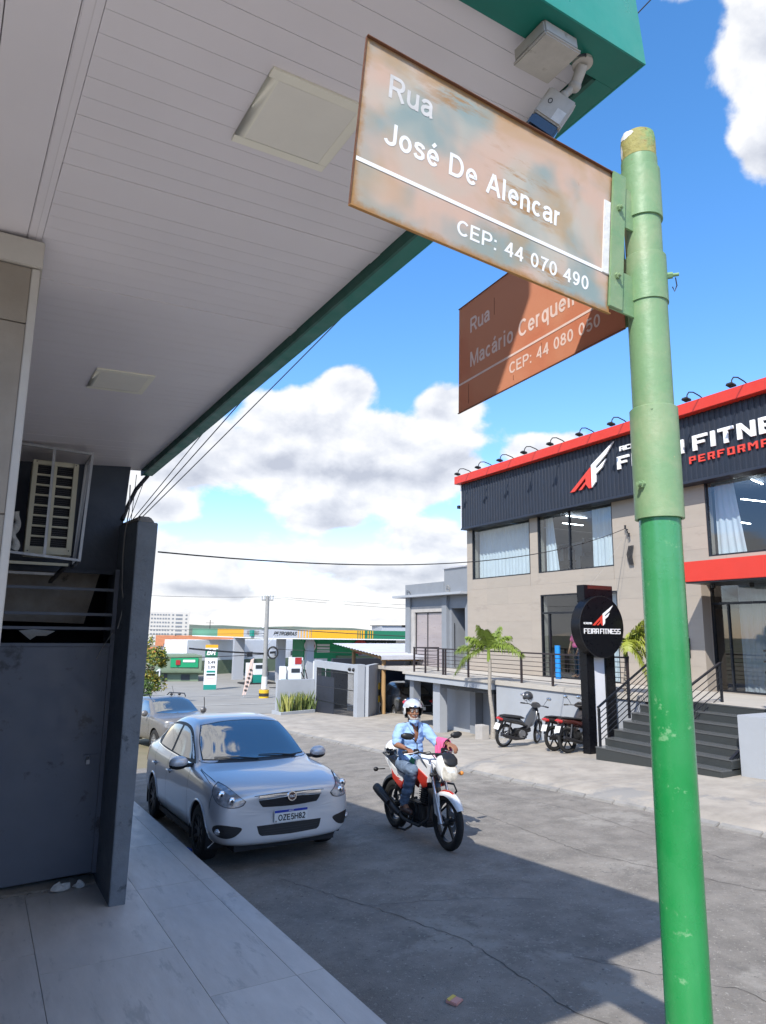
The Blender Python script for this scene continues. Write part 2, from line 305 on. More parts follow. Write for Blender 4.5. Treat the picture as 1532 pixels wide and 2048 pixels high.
def put_text(name, body, size, o, ux, uy, m, parent, depth=0.0015, bold=0.0, sx=1.0, align='LEFT', shear=0.0, spacing=1.0, width=None, issub=False):
    """lettering: origin o, reading direction ux, up direction uy"""
    me = text_mesh(body, size, depth, bold, shear, align, sx, spacing)
    ux = Vector(ux).normalized(); uy = Vector(uy).normalized(); uz = ux.cross(uy)
    if width and len(me.vertices):
        xs = [v.co.x for v in me.vertices]; k = width / (max(xs) - min(xs)); x0 = min(xs) if align == 'LEFT' else 0
        for v in me.vertices: v.co.x = (v.co.x - x0) * k
    for v in me.vertices:
        c = v.co.copy(); v.co = Vector(o) + ux * c.x + uy * c.y + uz * c.z
    me.materials.clear(); me.materials.append(MATS[m] if isinstance(m, str) else m); me.name = name
    if issub:
        ob = bpy.data.objects.new(name, me); COL.objects.link(ob); ob.parent = parent; return ob
    return link(name, me, parent)
def zroad(y): return -0.013 - 0.047 * min(max(y, -30), 60)
def zlane(x, y): return zroad(y) - 0.36 * sm(12.5, 19, y) * (1 - sm(29, 42, y)) * (1 - sm(5.8, 8.7, x))
def zwalk(y): return -0.05 * (max(y, -12) - 3.7)
def sm(a, b, x):
    t = min(1, max(0, (x - a) / (b - a))); return t * t * (3 - 2 * t)
def zfar(x, y):
    dip = 0.22 * sm(14, 18.5, y) * (1 - sm(20.5, 24, y)) * min(1, max(0, (x - 8.8) / 4.4))
    lift = 0.07 * (1 - sm(9, 14, y)) * min(1, max(0, (x - 8.8) / 4))
    return zroad(y) + 0.02 + 0.08 * sm(8.75, 9.3, x) * (1 - sm(24, 30, y)) - dip + lift
# ================================================================ materials
mat('asphalt', (0.235, 0.215, 0.19), 0.9, var=0.38, vscale=2.3, bump=0.9, bscale=90, spots=[((0.29, 0.27, 0.24), 0.57, 0.9), ((0.155, 0.145, 0.13), 0.60, 1.6), ((0.36, 0.34, 0.30), 0.58, 34), ((0.09, 0.085, 0.08), 0.60, 26)])
mat('tile_grey', (0.56, 0.525, 0.49), 0.5, var=0.14, vscale=2.2, bump=0.12, bscale=30, stretch=(2.5, 0.7, 1), spots=[((0.42, 0.40, 0.38), 0.56, 2.0), ((0.33, 0.31, 0.29), 0.63, 3.4)])
mat('tile_grey_b', (0.54, 0.505, 0.47), 0.55, var=0.12, vscale=3.0, bump=0.12, bscale=30, stretch=(3.0, 0.6, 1), spots=[((0.40, 0.38, 0.355), 0.57, 2.4), ((0.30, 0.285, 0.27), 0.65, 5.0)])
mat('grout', (0.17, 0.16, 0.15), 0.95, var=0.2)
mat('kerb_concrete', (0.27, 0.26, 0.245), 0.9, var=0.25, vscale=5, bump=0.5)
mat('pavement', (0.37, 0.335, 0.29), 0.92, var=0.28, vscale=1.8, bump=0.6, bscale=35, spots=[((0.27, 0.26, 0.245), 0.56, 0.8), ((0.52, 0.50, 0.46), 0.66, 1.7), ((0.20, 0.19, 0.18), 0.70, 5)])
mat('forecourt', (0.27, 0.26, 0.24), 0.9, var=0.15, vscale=0.4, bump=0.3, spots=[((0.19, 0.185, 0.175), 0.58, 0.25)])
mat('earth', (0.22, 0.19, 0.12), 1.0, var=0.3, vscale=0.05, spots=[((0.06, 0.09, 0.03), 0.5, 0.02)])
mat('hill', (0.10, 0.13, 0.09), 1.0, var=0.3, vscale=0.01, spots=[((0.20, 0.17, 0.12), 0.58, 0.012)])
mat('soffit', (0.765, 0.735, 0.76), 0.42, var=0.05, vscale=0.9)
mat('soffit_gap', (0.66, 0.63, 0.65), 0.9)
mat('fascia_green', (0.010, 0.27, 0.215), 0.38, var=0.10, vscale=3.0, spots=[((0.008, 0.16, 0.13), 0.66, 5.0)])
mat('fascia_shaded', (0.008, 0.17, 0.13), 0.45, var=0.12, vscale=4); mat('fascia_dark', (0.006, 0.085, 0.06), 0.5, var=0.15, vscale=4.0)  # underside and lip greens: the shade there is put into the colour
mat('panel_light', (0.80, 0.78, 0.70), 0.5, var=0.03)
mat('panel_frame', (0.86, 0.84, 0.72), 0.45, var=0.04)
mat('wall_tile_beige', (0.29, 0.25, 0.20), 0.55, var=0.16, vscale=4.0, bump=0.1, bscale=50)
mat('trim_white', (0.52, 0.49, 0.44), 0.5, var=0.08)
mat('navy_wall', (0.052, 0.066, 0.092), 0.7, var=0.15, vscale=2.5, bump=0.25, bscale=20)
mat('gate_grey', (0.135, 0.152, 0.190), 0.5, var=0.10, vscale=2.0, spots=[((0.065, 0.07, 0.08), 0.60, 3), ((0.18, 0.185, 0.19), 0.67, 30)])
mat('post_grey', (0.175, 0.200, 0.230), 0.75, var=0.18, vscale=5, bump=0.5, bscale=30, spots=[((0.08, 0.095, 0.11), 0.58, 7)])
mat('rough_concrete', (0.30, 0.27, 0.235), 0.95, var=0.35, vscale=3, bump=1.0, bscale=14, spots=[((0.10, 0.09, 0.085), 0.62, 4)])
mat('dark_void', (0.012, 0.013, 0.017), 0.95)  # near-black that puts the shade of open voids into the colour
mat('galvanised', (0.40, 0.41, 0.43), 0.45, metal=0.4, var=0.15, vscale=12)
mat('ac_ivory', (0.52, 0.49, 0.37), 0.5, var=0.10, vscale=5, spots=[((0.25, 0.20, 0.12), 0.70, 8)])
mat('black_plastic', (0.012, 0.012, 0.013), 0.45, var=0.1)
mat('black_matt', (0.018, 0.018, 0.02), 0.8)
mat('white_wrap', (0.42, 0.42, 0.40), 0.8, var=0.3, vscale=14, bump=1, bscale=30)
mat('cable_black', (0.02, 0.02, 0.022), 0.7)
mat('cable_grey', (0.30, 0.29, 0.27), 0.7)
mat('green_light', (0.175, 0.305, 0.150), 0.5, var=0.10, vscale=7, bump=0.15, bscale=60, col2=(0.255, 0.33, 0.18), mixs=(9, 0.45, 0.7), spots=[((0.20, 0.14, 0.06), 0.69, 16), ((0.42, 0.38, 0.20), 0.66, 34)])
mat('green_rusty', (0.33, 0.30, 0.10), 0.75, var=0.2, vscale=18, bump=0.5, bscale=70, col2=(0.20, 0.33, 0.13), mixs=(14, 0.5, 0.62), spots=[((0.20, 0.11, 0.04), 0.60, 40), ((0.45, 0.40, 0.16), 0.60, 22)])
mat('green_flake_white', (0.78, 0.78, 0.75), 0.6)
# the lower pipe: one paint, deep green low down, paler and bluer higher up
def pole_paint():
    m = mat('green_pole', (0.012, 0.225, 0.055), 0.26, var=0.10, vscale=5, bump=0.12, bscale=45, spec=0.6)
    t = m.node_tree; N = t.nodes; L = t.links; b = N['Principled BSDF']
    old = b.inputs['Base Color'].links[0].from_socket
    tcn = N.new('ShaderNodeTexCoord'); sp = N.new('ShaderNodeSeparateXYZ'); L.new(tcn.outputs['Object'], sp.inputs[0])
    mr = N.new('ShaderNodeMapRange'); L.new(sp.outputs[2], mr.inputs[0]); mr.inputs[1].default_value = 1.9; mr.inputs[2].default_value = 2.55
    n = N.new('ShaderNodeTexNoise'); n.inputs['Scale'].default_value = 10; n.inputs['Detail'].default_value = 6; L.new(tcn.outputs['Object'], n.inputs['Vector'])
    ad = N.new('ShaderNodeMath'); ad.operation = 'MULTIPLY_ADD'; L.new(n.outputs['Fac'], ad.inputs[0]); ad.inputs[1].default_value = 0.9; ad.inputs[2].default_value = -0.42
    a2 = N.new('ShaderNodeMath'); a2.operation = 'ADD'; a2.use_clamp = True; L.new(mr.outputs[0], a2.inputs[0]); L.new(ad.outputs[0], a2.inputs[1])
    mx = N.new('ShaderNodeMix'); mx.data_type = 'RGBA'; L.new(a2.outputs[0], mx.inputs[0]); L.new(old, mx.inputs[6]); mx.inputs[7].default_value = (0.065, 0.265, 0.115, 1)
    cur = mx.outputs[2]
    for col, th, s in (((0.13, 0.33, 0.15), 0.61, 14), ((0.40, 0.36, 0.16), 0.69, 30), ((0.16, 0.09, 0.04), 0.735, 22)):
        n2 = N.new('ShaderNodeTexNoise'); n2.inputs['Scale'].default_value = s; n2.inputs['Detail'].default_value = 9; n2.inputs['Roughness'].default_value = 0.7; L.new(tcn.outputs['Object'], n2.inputs['Vector'])
        r2 = N.new('ShaderNodeMapRange'); L.new(n2.outputs['Fac'], r2.inputs[0]); r2.inputs[1].default_value = th; r2.inputs[2].default_value = th + 0.03
        m2 = N.new('ShaderNodeMix'); m2.data_type = 'RGBA'; L.new(r2.outputs[0], m2.inputs[0]); L.new(cur, m2.inputs[6]); m2.inputs[7].default_value = (*col, 1); cur = m2.outputs[2]
    L.new(cur, b.inputs['Base Color'])
pole_paint()
# faded enamel of the two street signs
def sign_face(name, base, haze, rust, rust_amt, off):
    m = bpy.data.materials.new(name); m.use_nodes = True; MATS[name] = m; t = m.node_tree; N = t.nodes; L = t.links; b = N['Principled BSDF']
    tcn = N.new('ShaderNodeTexCoord'); mp = N.new('ShaderNodeMapping'); mp.inputs['Location'].default_value = off; L.new(tcn.outputs['Object'], mp.inputs[0]); v = mp.outputs[0]
    def nz(s, d=6, r=0.6, w=0.0, st=None):
        n = N.new('ShaderNodeTexNoise'); n.inputs['Scale'].default_value = s; n.inputs['Detail'].default_value = d; n.inputs['Roughness'].default_value = r; n.inputs['Distortion'].default_value = w
        if st:
            mq = N.new('ShaderNodeMapping'); mq.inputs['Scale'].default_value = st; L.new(v, mq.inputs[0]); L.new(mq.outputs[0], n.inputs['Vector'])
        else: L.new(v, n.inputs['Vector'])
        return n.outputs['Fac']
    def rg(x, a, c, p=0.0, q=1.0):
        r = N.new('ShaderNodeMapRange'); r.interpolation_type = 'SMOOTHSTEP'; L.new(x, r.inputs[0]); r.inputs[1].default_value = a; r.inputs[2].default_value = c; r.inputs[3].default_value = p; r.inputs[4].default_value = q; return r.outputs[0]
    def mx(f, a, c):
        m_ = N.new('ShaderNodeMix'); m_.data_type = 'RGBA'; L.new(f, m_.inputs[0])
        if isinstance(a, tuple): m_.inputs[6].default_value = (*a, 1)
        else: L.new(a, m_.inputs[6])
        if isinstance(c, tuple): m_.inputs[7].default_value = (*c, 1)
        else: L.new(c, m_.inputs[7])
        return m_.outputs[2]
    c = base[0]
    c = mx(rg(nz(3.2, 3, 0.5, 0.3), 0.42, 0.60), base[0], base[1])
    if haze: c = mx(rg(nz(5.0, 3, 0.45, 0.2, (1, 1, 1)), 0.45, 0.64), c, haze)
    if rust_amt > 0:
        r1 = nz(7, 9, 0.72, 0.2, (0.55, 1, 2.4)); c = mx(rg(nz(3.0, 4, 0.6, 0.5, (1, 1, 1.6)), 0.46, 0.66, 0, 0.65), c, (0.40, 0.25, 0.11)); msk = rg(nz(2.6, 2, 0.5), 0.46, 0.60); mm_ = N.new('ShaderNodeMath'); mm_.operation = 'MULTIPLY'; L.new(rg(r1, 0.64 - rust_amt, 0.74 - rust_amt, 0, 0.9), mm_.inputs[0]); L.new(msk, mm_.inputs[1]); c = mx(mm_.outputs[0], c, rust[0])
        r2 = nz(16, 9, 0.75, 0.0); c = mx(rg(r2, 0.68, 0.74), c, rust[1])
        # rust creeping in from the rim: distance to the panel edge, in the panel's own coordinates
        sp = N.new('ShaderNodeSeparateXYZ'); L.new(tcn.outputs['Object'], sp.inputs[0])
        def edge(sock, c0, half):
            a_ = N.new('ShaderNodeMath'); a_.operation = 'SUBTRACT'; L.new(sock, a_.inputs[0]); a_.inputs[1].default_value = c0
            b_ = N.new('ShaderNodeMath'); b_.operation = 'ABSOLUTE'; L.new(a_.outputs[0], b_.inputs[0])
            d_ = N.new('ShaderNodeMath'); d_.operation = 'SUBTRACT'; d_.inputs[0].default_value = half; L.new(b_.outputs[0], d_.inputs[1]); return d_.outputs[0]
        e1 = edge(sp.outputs[0], 0.365, 0.365); e2 = edge(sp.outputs[2], -0.194, 0.194)
        mn = N.new('ShaderNodeMath'); mn.operation = 'MINIMUM'; L.new(e1, mn.inputs[0]); L.new(e2, mn.inputs[1])
        w2 = N.new('ShaderNodeMath'); w2.operation = 'MULTIPLY_ADD'; L.new(nz(14, 6, 0.7), w2.inputs[0]); w2.inputs[1].default_value = -0.05; L.new(mn.outputs[0], w2.inputs[2])
        c = mx(rg(w2.outputs[0], -0.028, -0.006, 1, 0), c, rust[0])
    L.new(c, b.inputs['Base Color']); b.inputs['Roughness'].default_value = 0.62
    bp = N.new('ShaderNodeBump'); bp.inputs['Strength'].default_value = 0.25; bp.inputs['Distance'].default_value = 0.002; L.new(nz(60, 5, 0.7), bp.inputs['Height']); L.new(bp.outputs[0], b.inputs['Normal'])
    return m
sign_face('sign_faded', ((0.52, 0.36, 0.275), (0.44, 0.405, 0.335)), (0.235, 0.30, 0.285), ((0.33, 0.165, 0.045), (0.24, 0.10, 0.03)), 0.135, (2.3, 0, 1.1))
sign_face('sign_red', ((0.47, 0.155, 0.080), (0.50, 0.20, 0.11)), None, ((0.20, 0.08, 0.05), (0.1, 0.04, 0.03)), 0.0, (5.3, 1, 0.4))
mat('sign_rim_rust', (0.15, 0.060, 0.030), 0.8, var=0.3, vscale=30, bump=0.5)
mat('letter_white', (0.80, 0.80, 0.78), 0.55, var=0.05, vscale=20)
mat('letter_faded', (0.60, 0.585, 0.56), 0.6, var=0.2, vscale=20)
mat('letter_pink', (0.68, 0.52, 0.46), 0.6, var=0.12, vscale=20)
mat('paper_white', (0.70, 0.69, 0.66), 0.8, var=0.15, vscale=30, bump=0.3)
# gym
mat('facade_tile', (0.375, 0.325, 0.272), 0.6, var=0.05, vscale=1.2, bump=0.08, bscale=20, stretch=(1, 1, 4), spots=((0.33, 0.285, 0.24), 0.58, 1.0))
mat('facade_tile_b', (0.36, 0.315, 0.265), 0.6, var=0.06, vscale=1.6, bump=0.08, bscale=20, stretch=(1, 1, 4))
mat('facade_grout', (0.315, 0.275, 0.232), 0.9)
mat('cladding', (0.016, 0.022, 0.036), 0.5, metal=0.1, var=0.12, vscale=1.5)
mat('red_metal', (0.62, 0.040, 0.022), 0.40, var=0.05, vscale=2)
mat('alu_black', (0.010, 0.012, 0.017), 0.35, var=0.05)
mat('rail_dark', (0.030, 0.022, 0.025), 0.5, var=0.1, vscale=10)
mat('curtain', (0.74, 0.75, 0.77), 0.85, var=0.06, vscale=3)
mat('gym_dark', (0.020, 0.024, 0.030), 0.8)
mat('gym_ceiling', (0.05, 0.055, 0.065), 0.9)
mat('tube_lit', (1, 1, 1), 0.5, emit=((0.92, 0.96, 1.0), 14.0))
mat('tube_warm', (1, 1, 1), 0.5, emit=((1.0, 0.72, 0.35), 7))
mat('steel_light', (0.5, 0.52, 0.55), 0.4, metal=0.5)
mat('grey_paint', (0.225, 0.243, 0.268), 0.8, var=0.09, vscale=1.5, bump=0.15, bscale=20, spots=((0.175, 0.195, 0.225), 0.64, 1.6))
mat('grey_light', (0.36, 0.385, 0.42), 0.8, var=0.08, vscale=1.5, bump=0.12, bscale=20)
mat('stucco_pale', (0.42, 0.40, 0.38), 0.85, var=0.2, vscale=3, bump=0.3)
mat('deck_stone', (0.46, 0.43, 0.385), 0.7, var=0.10, vscale=2)
mat('granite', (0.040, 0.045, 0.046), 0.40, var=0.30, vscale=60, spots=[((0.10, 0.12, 0.115), 0.62, 120)])
mat('granite_edge', (0.10, 0.105, 0.108), 0.25, var=0.25, vscale=60)
mat('cardboard_film', (0.32, 0.28, 0.285), 0.35, var=0.12, vscale=1.2, bump=0.6, bscale=2.5, stretch=(1, 1, 6), coat=0.5)
mat('pylon_black', (0.004, 0.0045, 0.007), 0.35, spec=0.3, var=0.05)
mat('pylon_white', (0.72, 0.73, 0.76), 0.45)
mat('logo_red', (0.66, 0.055, 0.035), 0.45)
mat('logo_white', (0.86, 0.86, 0.86), 0.45)
mat('foam_blue', (0.01, 0.22, 0.62), 0.6)
mat('pink_cloth', (0.70, 0.12, 0.28), 0.85, var=0.10, vscale=10, bump=0.4, bscale=20)
mat('orange_dark', (0.20, 0.08, 0.04), 0.8)
glassmat('glass_window', (0.84, 0.89, 0.91), 0.03)
glassmat('glass_dark', (0.72, 0.76, 0.78), 0.05)
# plants
mat('palm_leaf', (0.19, 0.265, 0.035), 0.55, var=0.25, vscale=3)
mat('palm_leaf_yellow', (0.27, 0.31, 0.035), 0.55, var=0.2, vscale=3)
mat('palm_trunk', (0.33, 0.30, 0.26), 0.9, var=0.3, vscale=8, bump=0.6, stretch=(1, 1, 5))
mat('snake_leaf', (0.15, 0.20, 0.055), 0.5, var=0.35, vscale=9, stretch=(1, 1, 3))
mat('snake_leaf_edge', (0.36, 0.36, 0.10), 0.5)
mat('foliage', (0.045, 0.095, 0.018), 0.7, var=0.35, vscale=2)
mat('foliage_light', (0.10, 0.165, 0.030), 0.7, var=0.3, vscale=2)
mat('foliage_yellow', (0.30, 0.25, 0.03), 0.7, var=0.3, vscale=2)
mat('bark', (0.13, 0.10, 0.075), 0.95, var=0.3, vscale=8, bump=0.8)
# station
mat('petro_green', (0.010, 0.145, 0.075), 0.45, var=0.05)
mat('petro_green_pale', (0.10, 0.29, 0.19), 0.5, var=0.05)
mat('petro_yellow', (0.72, 0.36, 0.012), 0.5, var=0.04)
mat('petro_grey', (0.38, 0.40, 0.44), 0.5, var=0.03)
mat('petro_teal', (0.01, 0.24, 0.19), 0.5)
mat('white_paint', (0.74, 0.75, 0.77), 0.6, var=0.06, vscale=0.8)
mat('moss_wall', (0.135, 0.180, 0.120), 0.9, var=0.22, vscale=0.5, spots=[((0.20, 0.24, 0.16), 0.60, 0.8), ((0.08, 0.11, 0.07), 0.64, 1.2)])
mat('office_green', (0.17, 0.225, 0.155), 0.9, var=0.1, vscale=1)
mat('roof_tile', (0.42, 0.16, 0.07), 0.85, var=0.25, vscale=1.5, bump=0.6, bscale=5)
mat('brick_orange', (0.45, 0.24, 0.13), 0.9, var=0.2, vscale=2)
mat('window_dark', (0.03, 0.04, 0.05), 0.3)
mat('apartment_white', (0.60, 0.575, 0.54), 0.85, var=0.05, vscale=0.2)
mat('apartment_window', (0.22, 0.24, 0.27), 0.8)  # grey of the small windows
mat('pharmacy_green', (0.006, 0.28, 0.115), 0.5, var=0.05)
mat('pharmacy_dark', (0.012, 0.030, 0.028), 0.6)
mat('pharmacy_red', (0.40, 0.03, 0.03), 0.5)
mat('concrete_pole', (0.30, 0.30, 0.29), 0.9, var=0.15, vscale=4, bump=0.3)
mat('hazard_yellow', (0.70, 0.43, 0.02), 0.7, var=0.1, vscale=5)
mat('hazard_black', (0.03, 0.028, 0.022), 0.7)
mat('timber', (0.38, 0.235, 0.105), 0.8, var=0.2, vscale=6, bump=0.5, stretch=(1, 1, 0.2))
mat('roof_sheet', (0.52, 0.53, 0.57), 0.5, var=0.12, vscale=2)
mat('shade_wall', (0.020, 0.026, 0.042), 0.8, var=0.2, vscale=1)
# vehicles
mat('silver_paint', (0.66, 0.66, 0.67), 0.33, metal=0.35, coat=0.8)
mat('suv_paint', (0.19, 0.185, 0.185), 0.38, metal=0.4, coat=0.5, var=0.1)
mat('black_paint', (0.010, 0.010, 0.012), 0.25, coat=0.8)
mat('tyre', (0.012, 0.012, 0.012), 0.85, var=0.2, vscale=20, bump=0.4, bscale=60)
mat('chrome', (0.80, 0.81, 0.83), 0.10, metal=1.0)
mat('rim_dark', (0.05, 0.05, 0.055), 0.4, metal=0.6)
mat('alloy', (0.45, 0.46, 0.48), 0.35, metal=0.8)
mat('trim_black', (0.014, 0.014, 0.015), 0.55)
mat('seam', (0.03, 0.03, 0.033), 0.7)
mat('windscreen', (0.030, 0.040, 0.042), 0.03, spec=1.0, coat=1.0); MATS['windscreen'].node_tree.nodes['Principled BSDF'].inputs['IOR'].default_value = 2.3
mat('lamp_glass', (0.42, 0.43, 0.45), 0.12, metal=0.35, coat=1.0, var=0.5, vscale=16); mat('side_glass', (0.030, 0.034, 0.036), 0.04, spec=0.8, coat=0.5)
mat('lamp_bulb', (0.9, 0.9, 0.9), 0.15, metal=0.9)
mat('lamp_red', (0.50, 0.02, 0.02), 0.2, coat=1)
mat('lamp_amber', (0.7, 0.25, 0.03), 0.3, coat=1)
mat('headlight_on', (0.62, 0.60, 0.55), 0.12, coat=1, metal=0.3, var=0.5, vscale=16, emit=((1.0, 0.90, 0.72), 0.12))
mat('plate_white', (0.72, 0.72, 0.70), 0.4)
mat('plate_blue', (0.01, 0.035, 0.33), 0.4)
mat('moto_red', (0.42, 0.030, 0.015), 0.28, coat=0.6)
mat('moto_white', (0.72, 0.73, 0.74), 0.28, coat=0.6)
mat('moto_green', (0.01, 0.30, 0.11), 0.4)
mat('moto_maroon', (0.06, 0.018, 0.015), 0.25, coat=0.7)
mat('moto_dark', (0.030, 0.022, 0.022), 0.3, coat=0.6); mat('moto_grey', (0.035, 0.037, 0.042), 0.28, coat=0.7)
mat('engine', (0.05, 0.05, 0.052), 0.5, metal=0.6, var=0.2, vscale=20)
mat('fork_silver', (0.50, 0.51, 0.53), 0.3, metal=0.8)
mat('seat_vinyl', (0.018, 0.018, 0.020), 0.55)
mat('mirror_face', (0.75, 0.78, 0.80), 0.04, metal=1.0)
# people
mat('skin', (0.27, 0.125, 0.072), 0.55, var=0.08, vscale=14)
mat('skin_hand', (0.31, 0.155, 0.085), 0.55, var=0.08, vscale=14)
mat('shirt_blue', (0.28, 0.44, 0.70), 0.85, var=0.10, vscale=9, bump=0.9, bscale=11)
mat('jeans', (0.125, 0.175, 0.255), 0.9, var=0.25, vscale=8, bump=0.9, bscale=14, spots=((0.23, 0.29, 0.37), 0.58, 7))
mat('shoe', (0.055, 0.025, 0.018), 0.5, var=0.1)
mat('beard', (0.36, 0.35, 0.34), 0.9, bump=0.8, bscale=120)
mat('eye_dark', (0.02, 0.015, 0.012), 0.3)
mat('lip', (0.20, 0.07, 0.05), 0.5)
mat('helmet_white', (0.76, 0.76, 0.75), 0.2, coat=0.8)
glassmat('visor', (0.82, 0.84, 0.86), 0.10)
mat('litter_pink', (0.55, 0.28, 0.24), 0.7); mat('litter_yellow', (0.6, 0.45, 0.1), 0.7); mat('litter_blue', (0.03, 0.10, 0.55), 0.5)
mat('road_white', (0.50, 0.50, 0.48), 0.9, var=0.3, vscale=6); mat('road_yellow', (0.58, 0.36, 0.05), 0.9, var=0.3, vscale=6)
# ================================================================ setting
def sheet(name, xs, ys, f, m, smooth=True, kind='structure', under=None):
    mb = MB(); nx = len(xs); vs = [(x, y, f(x, y)) for y in ys for x in xs]
    fs = [(j * nx + i, j * nx + i + 1, (j + 1) * nx + i + 1, (j + 1) * nx + i) for j in range(len(ys) - 1) for i in range(nx - 1)]
    mb.add(vs, fs); o = part(name, mb, m, smooth=smooth, ang=60); o['kind'] = kind; return o
def rng(a, b, n): return [a + (b - a) * i / n for i in range(n + 1)]
def gz(x, y):
    base = zroad(y) if y < 60 else zroad(60)
    far = sm(110, 900, hypot(x, y - 20))
    return base - (0.75 if 0 < x < 9 and 5 < y < 50 else 0.35) - 2.0 * far
gx = [-3000, -1200, -500, -200, -80, -40, -20, -10, 0, 10, 20, 40, 60, 80, 120, 200, 400, 800, 1500, 3000]
gy = [-3000, -1000, -400, -150, -60, -30, -15, 0, 15, 30, 45, 60, 75, 100, 150, 250, 500, 1000, 1800, 3000]
sheet('ground', gx, gy, gz, 'earth')
sheet('road', [1.9, 3, 4, 5, 6, 7, 8, 8.9], rng(-30, 75, 105), lambda x, y: zlane(x, y), 'asphalt')
sheet('side_road', [-12, -9, -6, -3, -1, 1, 1.9], rng(-30, -6, 12), lambda x, y: zroad(y) - 0.006, 'asphalt')
sheet('far_pavement', [8.72, 8.85, 9.0, 9.3, 9.8, 10.5, 11.2, 12, 12.8, 13.6, 15, 18], rng(-12, 29.5, 83), lambda x, y: zfar(x, y) + (0 if x > 8.9 else -0.03), 'pavement')
sheet('station_forecourt', [8.72, 12, 16, 20, 26, 34, 44, 60], rng(29.4, 95, 60), lambda x, y: zroad(y) + 0.012 + (0.02 if y < 30 else 0.0), 'forecourt')
def sidewalk_top(x, y): return zwalk(y)
# near sidewalk: bed, kerb, loose-laid grid of porcelain tiles
bed = sheet('sidewalk', [-8, -4, -1, 0.5, 2.17], rng(-6, 20, 26), lambda x, y: zwalk(y) - 0.012, 'grout')
kb = MB()
for i in range(26):
    y0, y1 = -6 + i, -5 + i
    kb.hexa([(2.10, y0, zwalk(y0) - 0.4), (2.185, y0, zwalk(y0) - 0.4), (2.185, y1, zwalk(y1) - 0.4), (2.10, y1, zwalk(y1) - 0.4)],
            [(2.10, y0, zwalk(y0) - 0.004), (2.185, y0, zwalk(y0) - 0.004), (2.185, y1, zwalk(y1) - 0.004), (2.10, y1, zwalk(y1) - 0.004)])
part('kerb_edge', kb, 'kerb_concrete', bed)
xc = [2.2, 2.0, 1.42, 0.52, -0.38, -1.28, -2.18]
JN = [[-4, -2.2, -.4, 1.3, 2.9, 4.6, 6.35, 7.0, 8.6, 10.3, 12, 13.4]] * 2 + [[-4.2, -2.5, -.7, 1.0, 2.8, 3.75, 5.5, 7.3, 9.1, 10.9, 12.7]] + [[-4, -2.6, -1.0, .8, 2.3, 4.1, 5.9, 7.7]] + [[-4.4, -3, -1.2, .3, 2.1, 3.9, 5.2, 7.0, 8.0]] * 2
for ci in range(len(xc) - 1):
    x1, x0 = xc[ci], xc[ci + 1]; J = JN[ci]
    for y, yn in zip(J, J[1:]):
        dz = random.uniform(-0.001, 0.001); g = 0.0016; tm = MB()
        y0, y1 = y + g, yn - g; a, b_ = x0 + g, x1 - g
        if ci < 2 and abs(yn - 7.0) < .01: y1 -= .003
        tm.hexa([(a, y0, zwalk(y0) - 0.02), (b_, y0, zwalk(y0) - 0.02), (b_, y1, zwalk(y1) - 0.02), (a, y1, zwalk(y1) - 0.02)],
                [(a, y0, zwalk(y0) + dz), (b_, y0, zwalk(y0) + dz), (b_, y1, zwalk(y1) + dz), (a, y1, zwalk(y1) + dz)])
        part('paving_tile', tm, random.choice(['tile_grey', 'tile_grey', 'tile_grey_b']), bed, bevel=0.001)
# far kerb (broken concrete edge) and worn markings
fk = MB()
for i in range(66):
    y0 = -10 + i * 0.6; y1 = y0 + 0.58; w = random.uniform(-0.03, 0.03)
    fk.hexa([(8.66 + w, y0, zroad(y0) - 0.1), (8.80, y0, zroad(y0) - 0.1), (8.80, y1, zroad(y1) - 0.1), (8.66 + w, y1, zroad(y1) - 0.1)],
            [(8.70 + w, y0, zroad(y0) + 0.025), (8.80, y0, zroad(y0) + 0.055), (8.80, y1, zroad(y1) + 0.055), (8.70 + w, y1, zroad(y1) + 0.025)])
tag(part('far_kerb', fk, 'kerb_concrete', bevel=0.01), kind='structure')
def mark(name, quad, m, f, lift=0.006):
    mb = MB(); n = 8; (ax, ay), (bx, by), (cx, cy), (dx_, dy_) = quad
    for i in range(n + 1):
        t = i / n
        for (x, y) in ((ax + (bx - ax) * t, ay + (by - ay) * t), (dx_ + (cx - dx_) * t, dy_ + (cy - dy_) * t)): mb.v.append((x, y, f(x, y) + lift))
    mb.f = [(2 * i, 2 * i + 2, 2 * i + 3, 2 * i + 1) for i in range(n)]
    return tag(part(name, mb, m), kind='structure')
mark('yellow_line', ((10.9, 6.8), (12.6, 7.25), (12.62, 7.05), (10.9, 6.65)), 'road_yellow', zfar, 0.01)
mark('road_marking', ((2.6, 21.0), (3.6, 21.0), (3.6, 21.3), (2.6, 21.3)), 'road_white', lambda x, y: zlane(x, y))
mark('forecourt_line', ((9.0, 36.8), (20, 36.0), (20, 36.25), (9.0, 37.0)), 'road_white', lambda x, y: zroad(y) + 0.03)
mark('forecourt_line', ((9.5, 48), (24, 45), (24, 45.3), (9.5, 48.3)), 'road_white', lambda x, y: zroad(y) + 0.03)
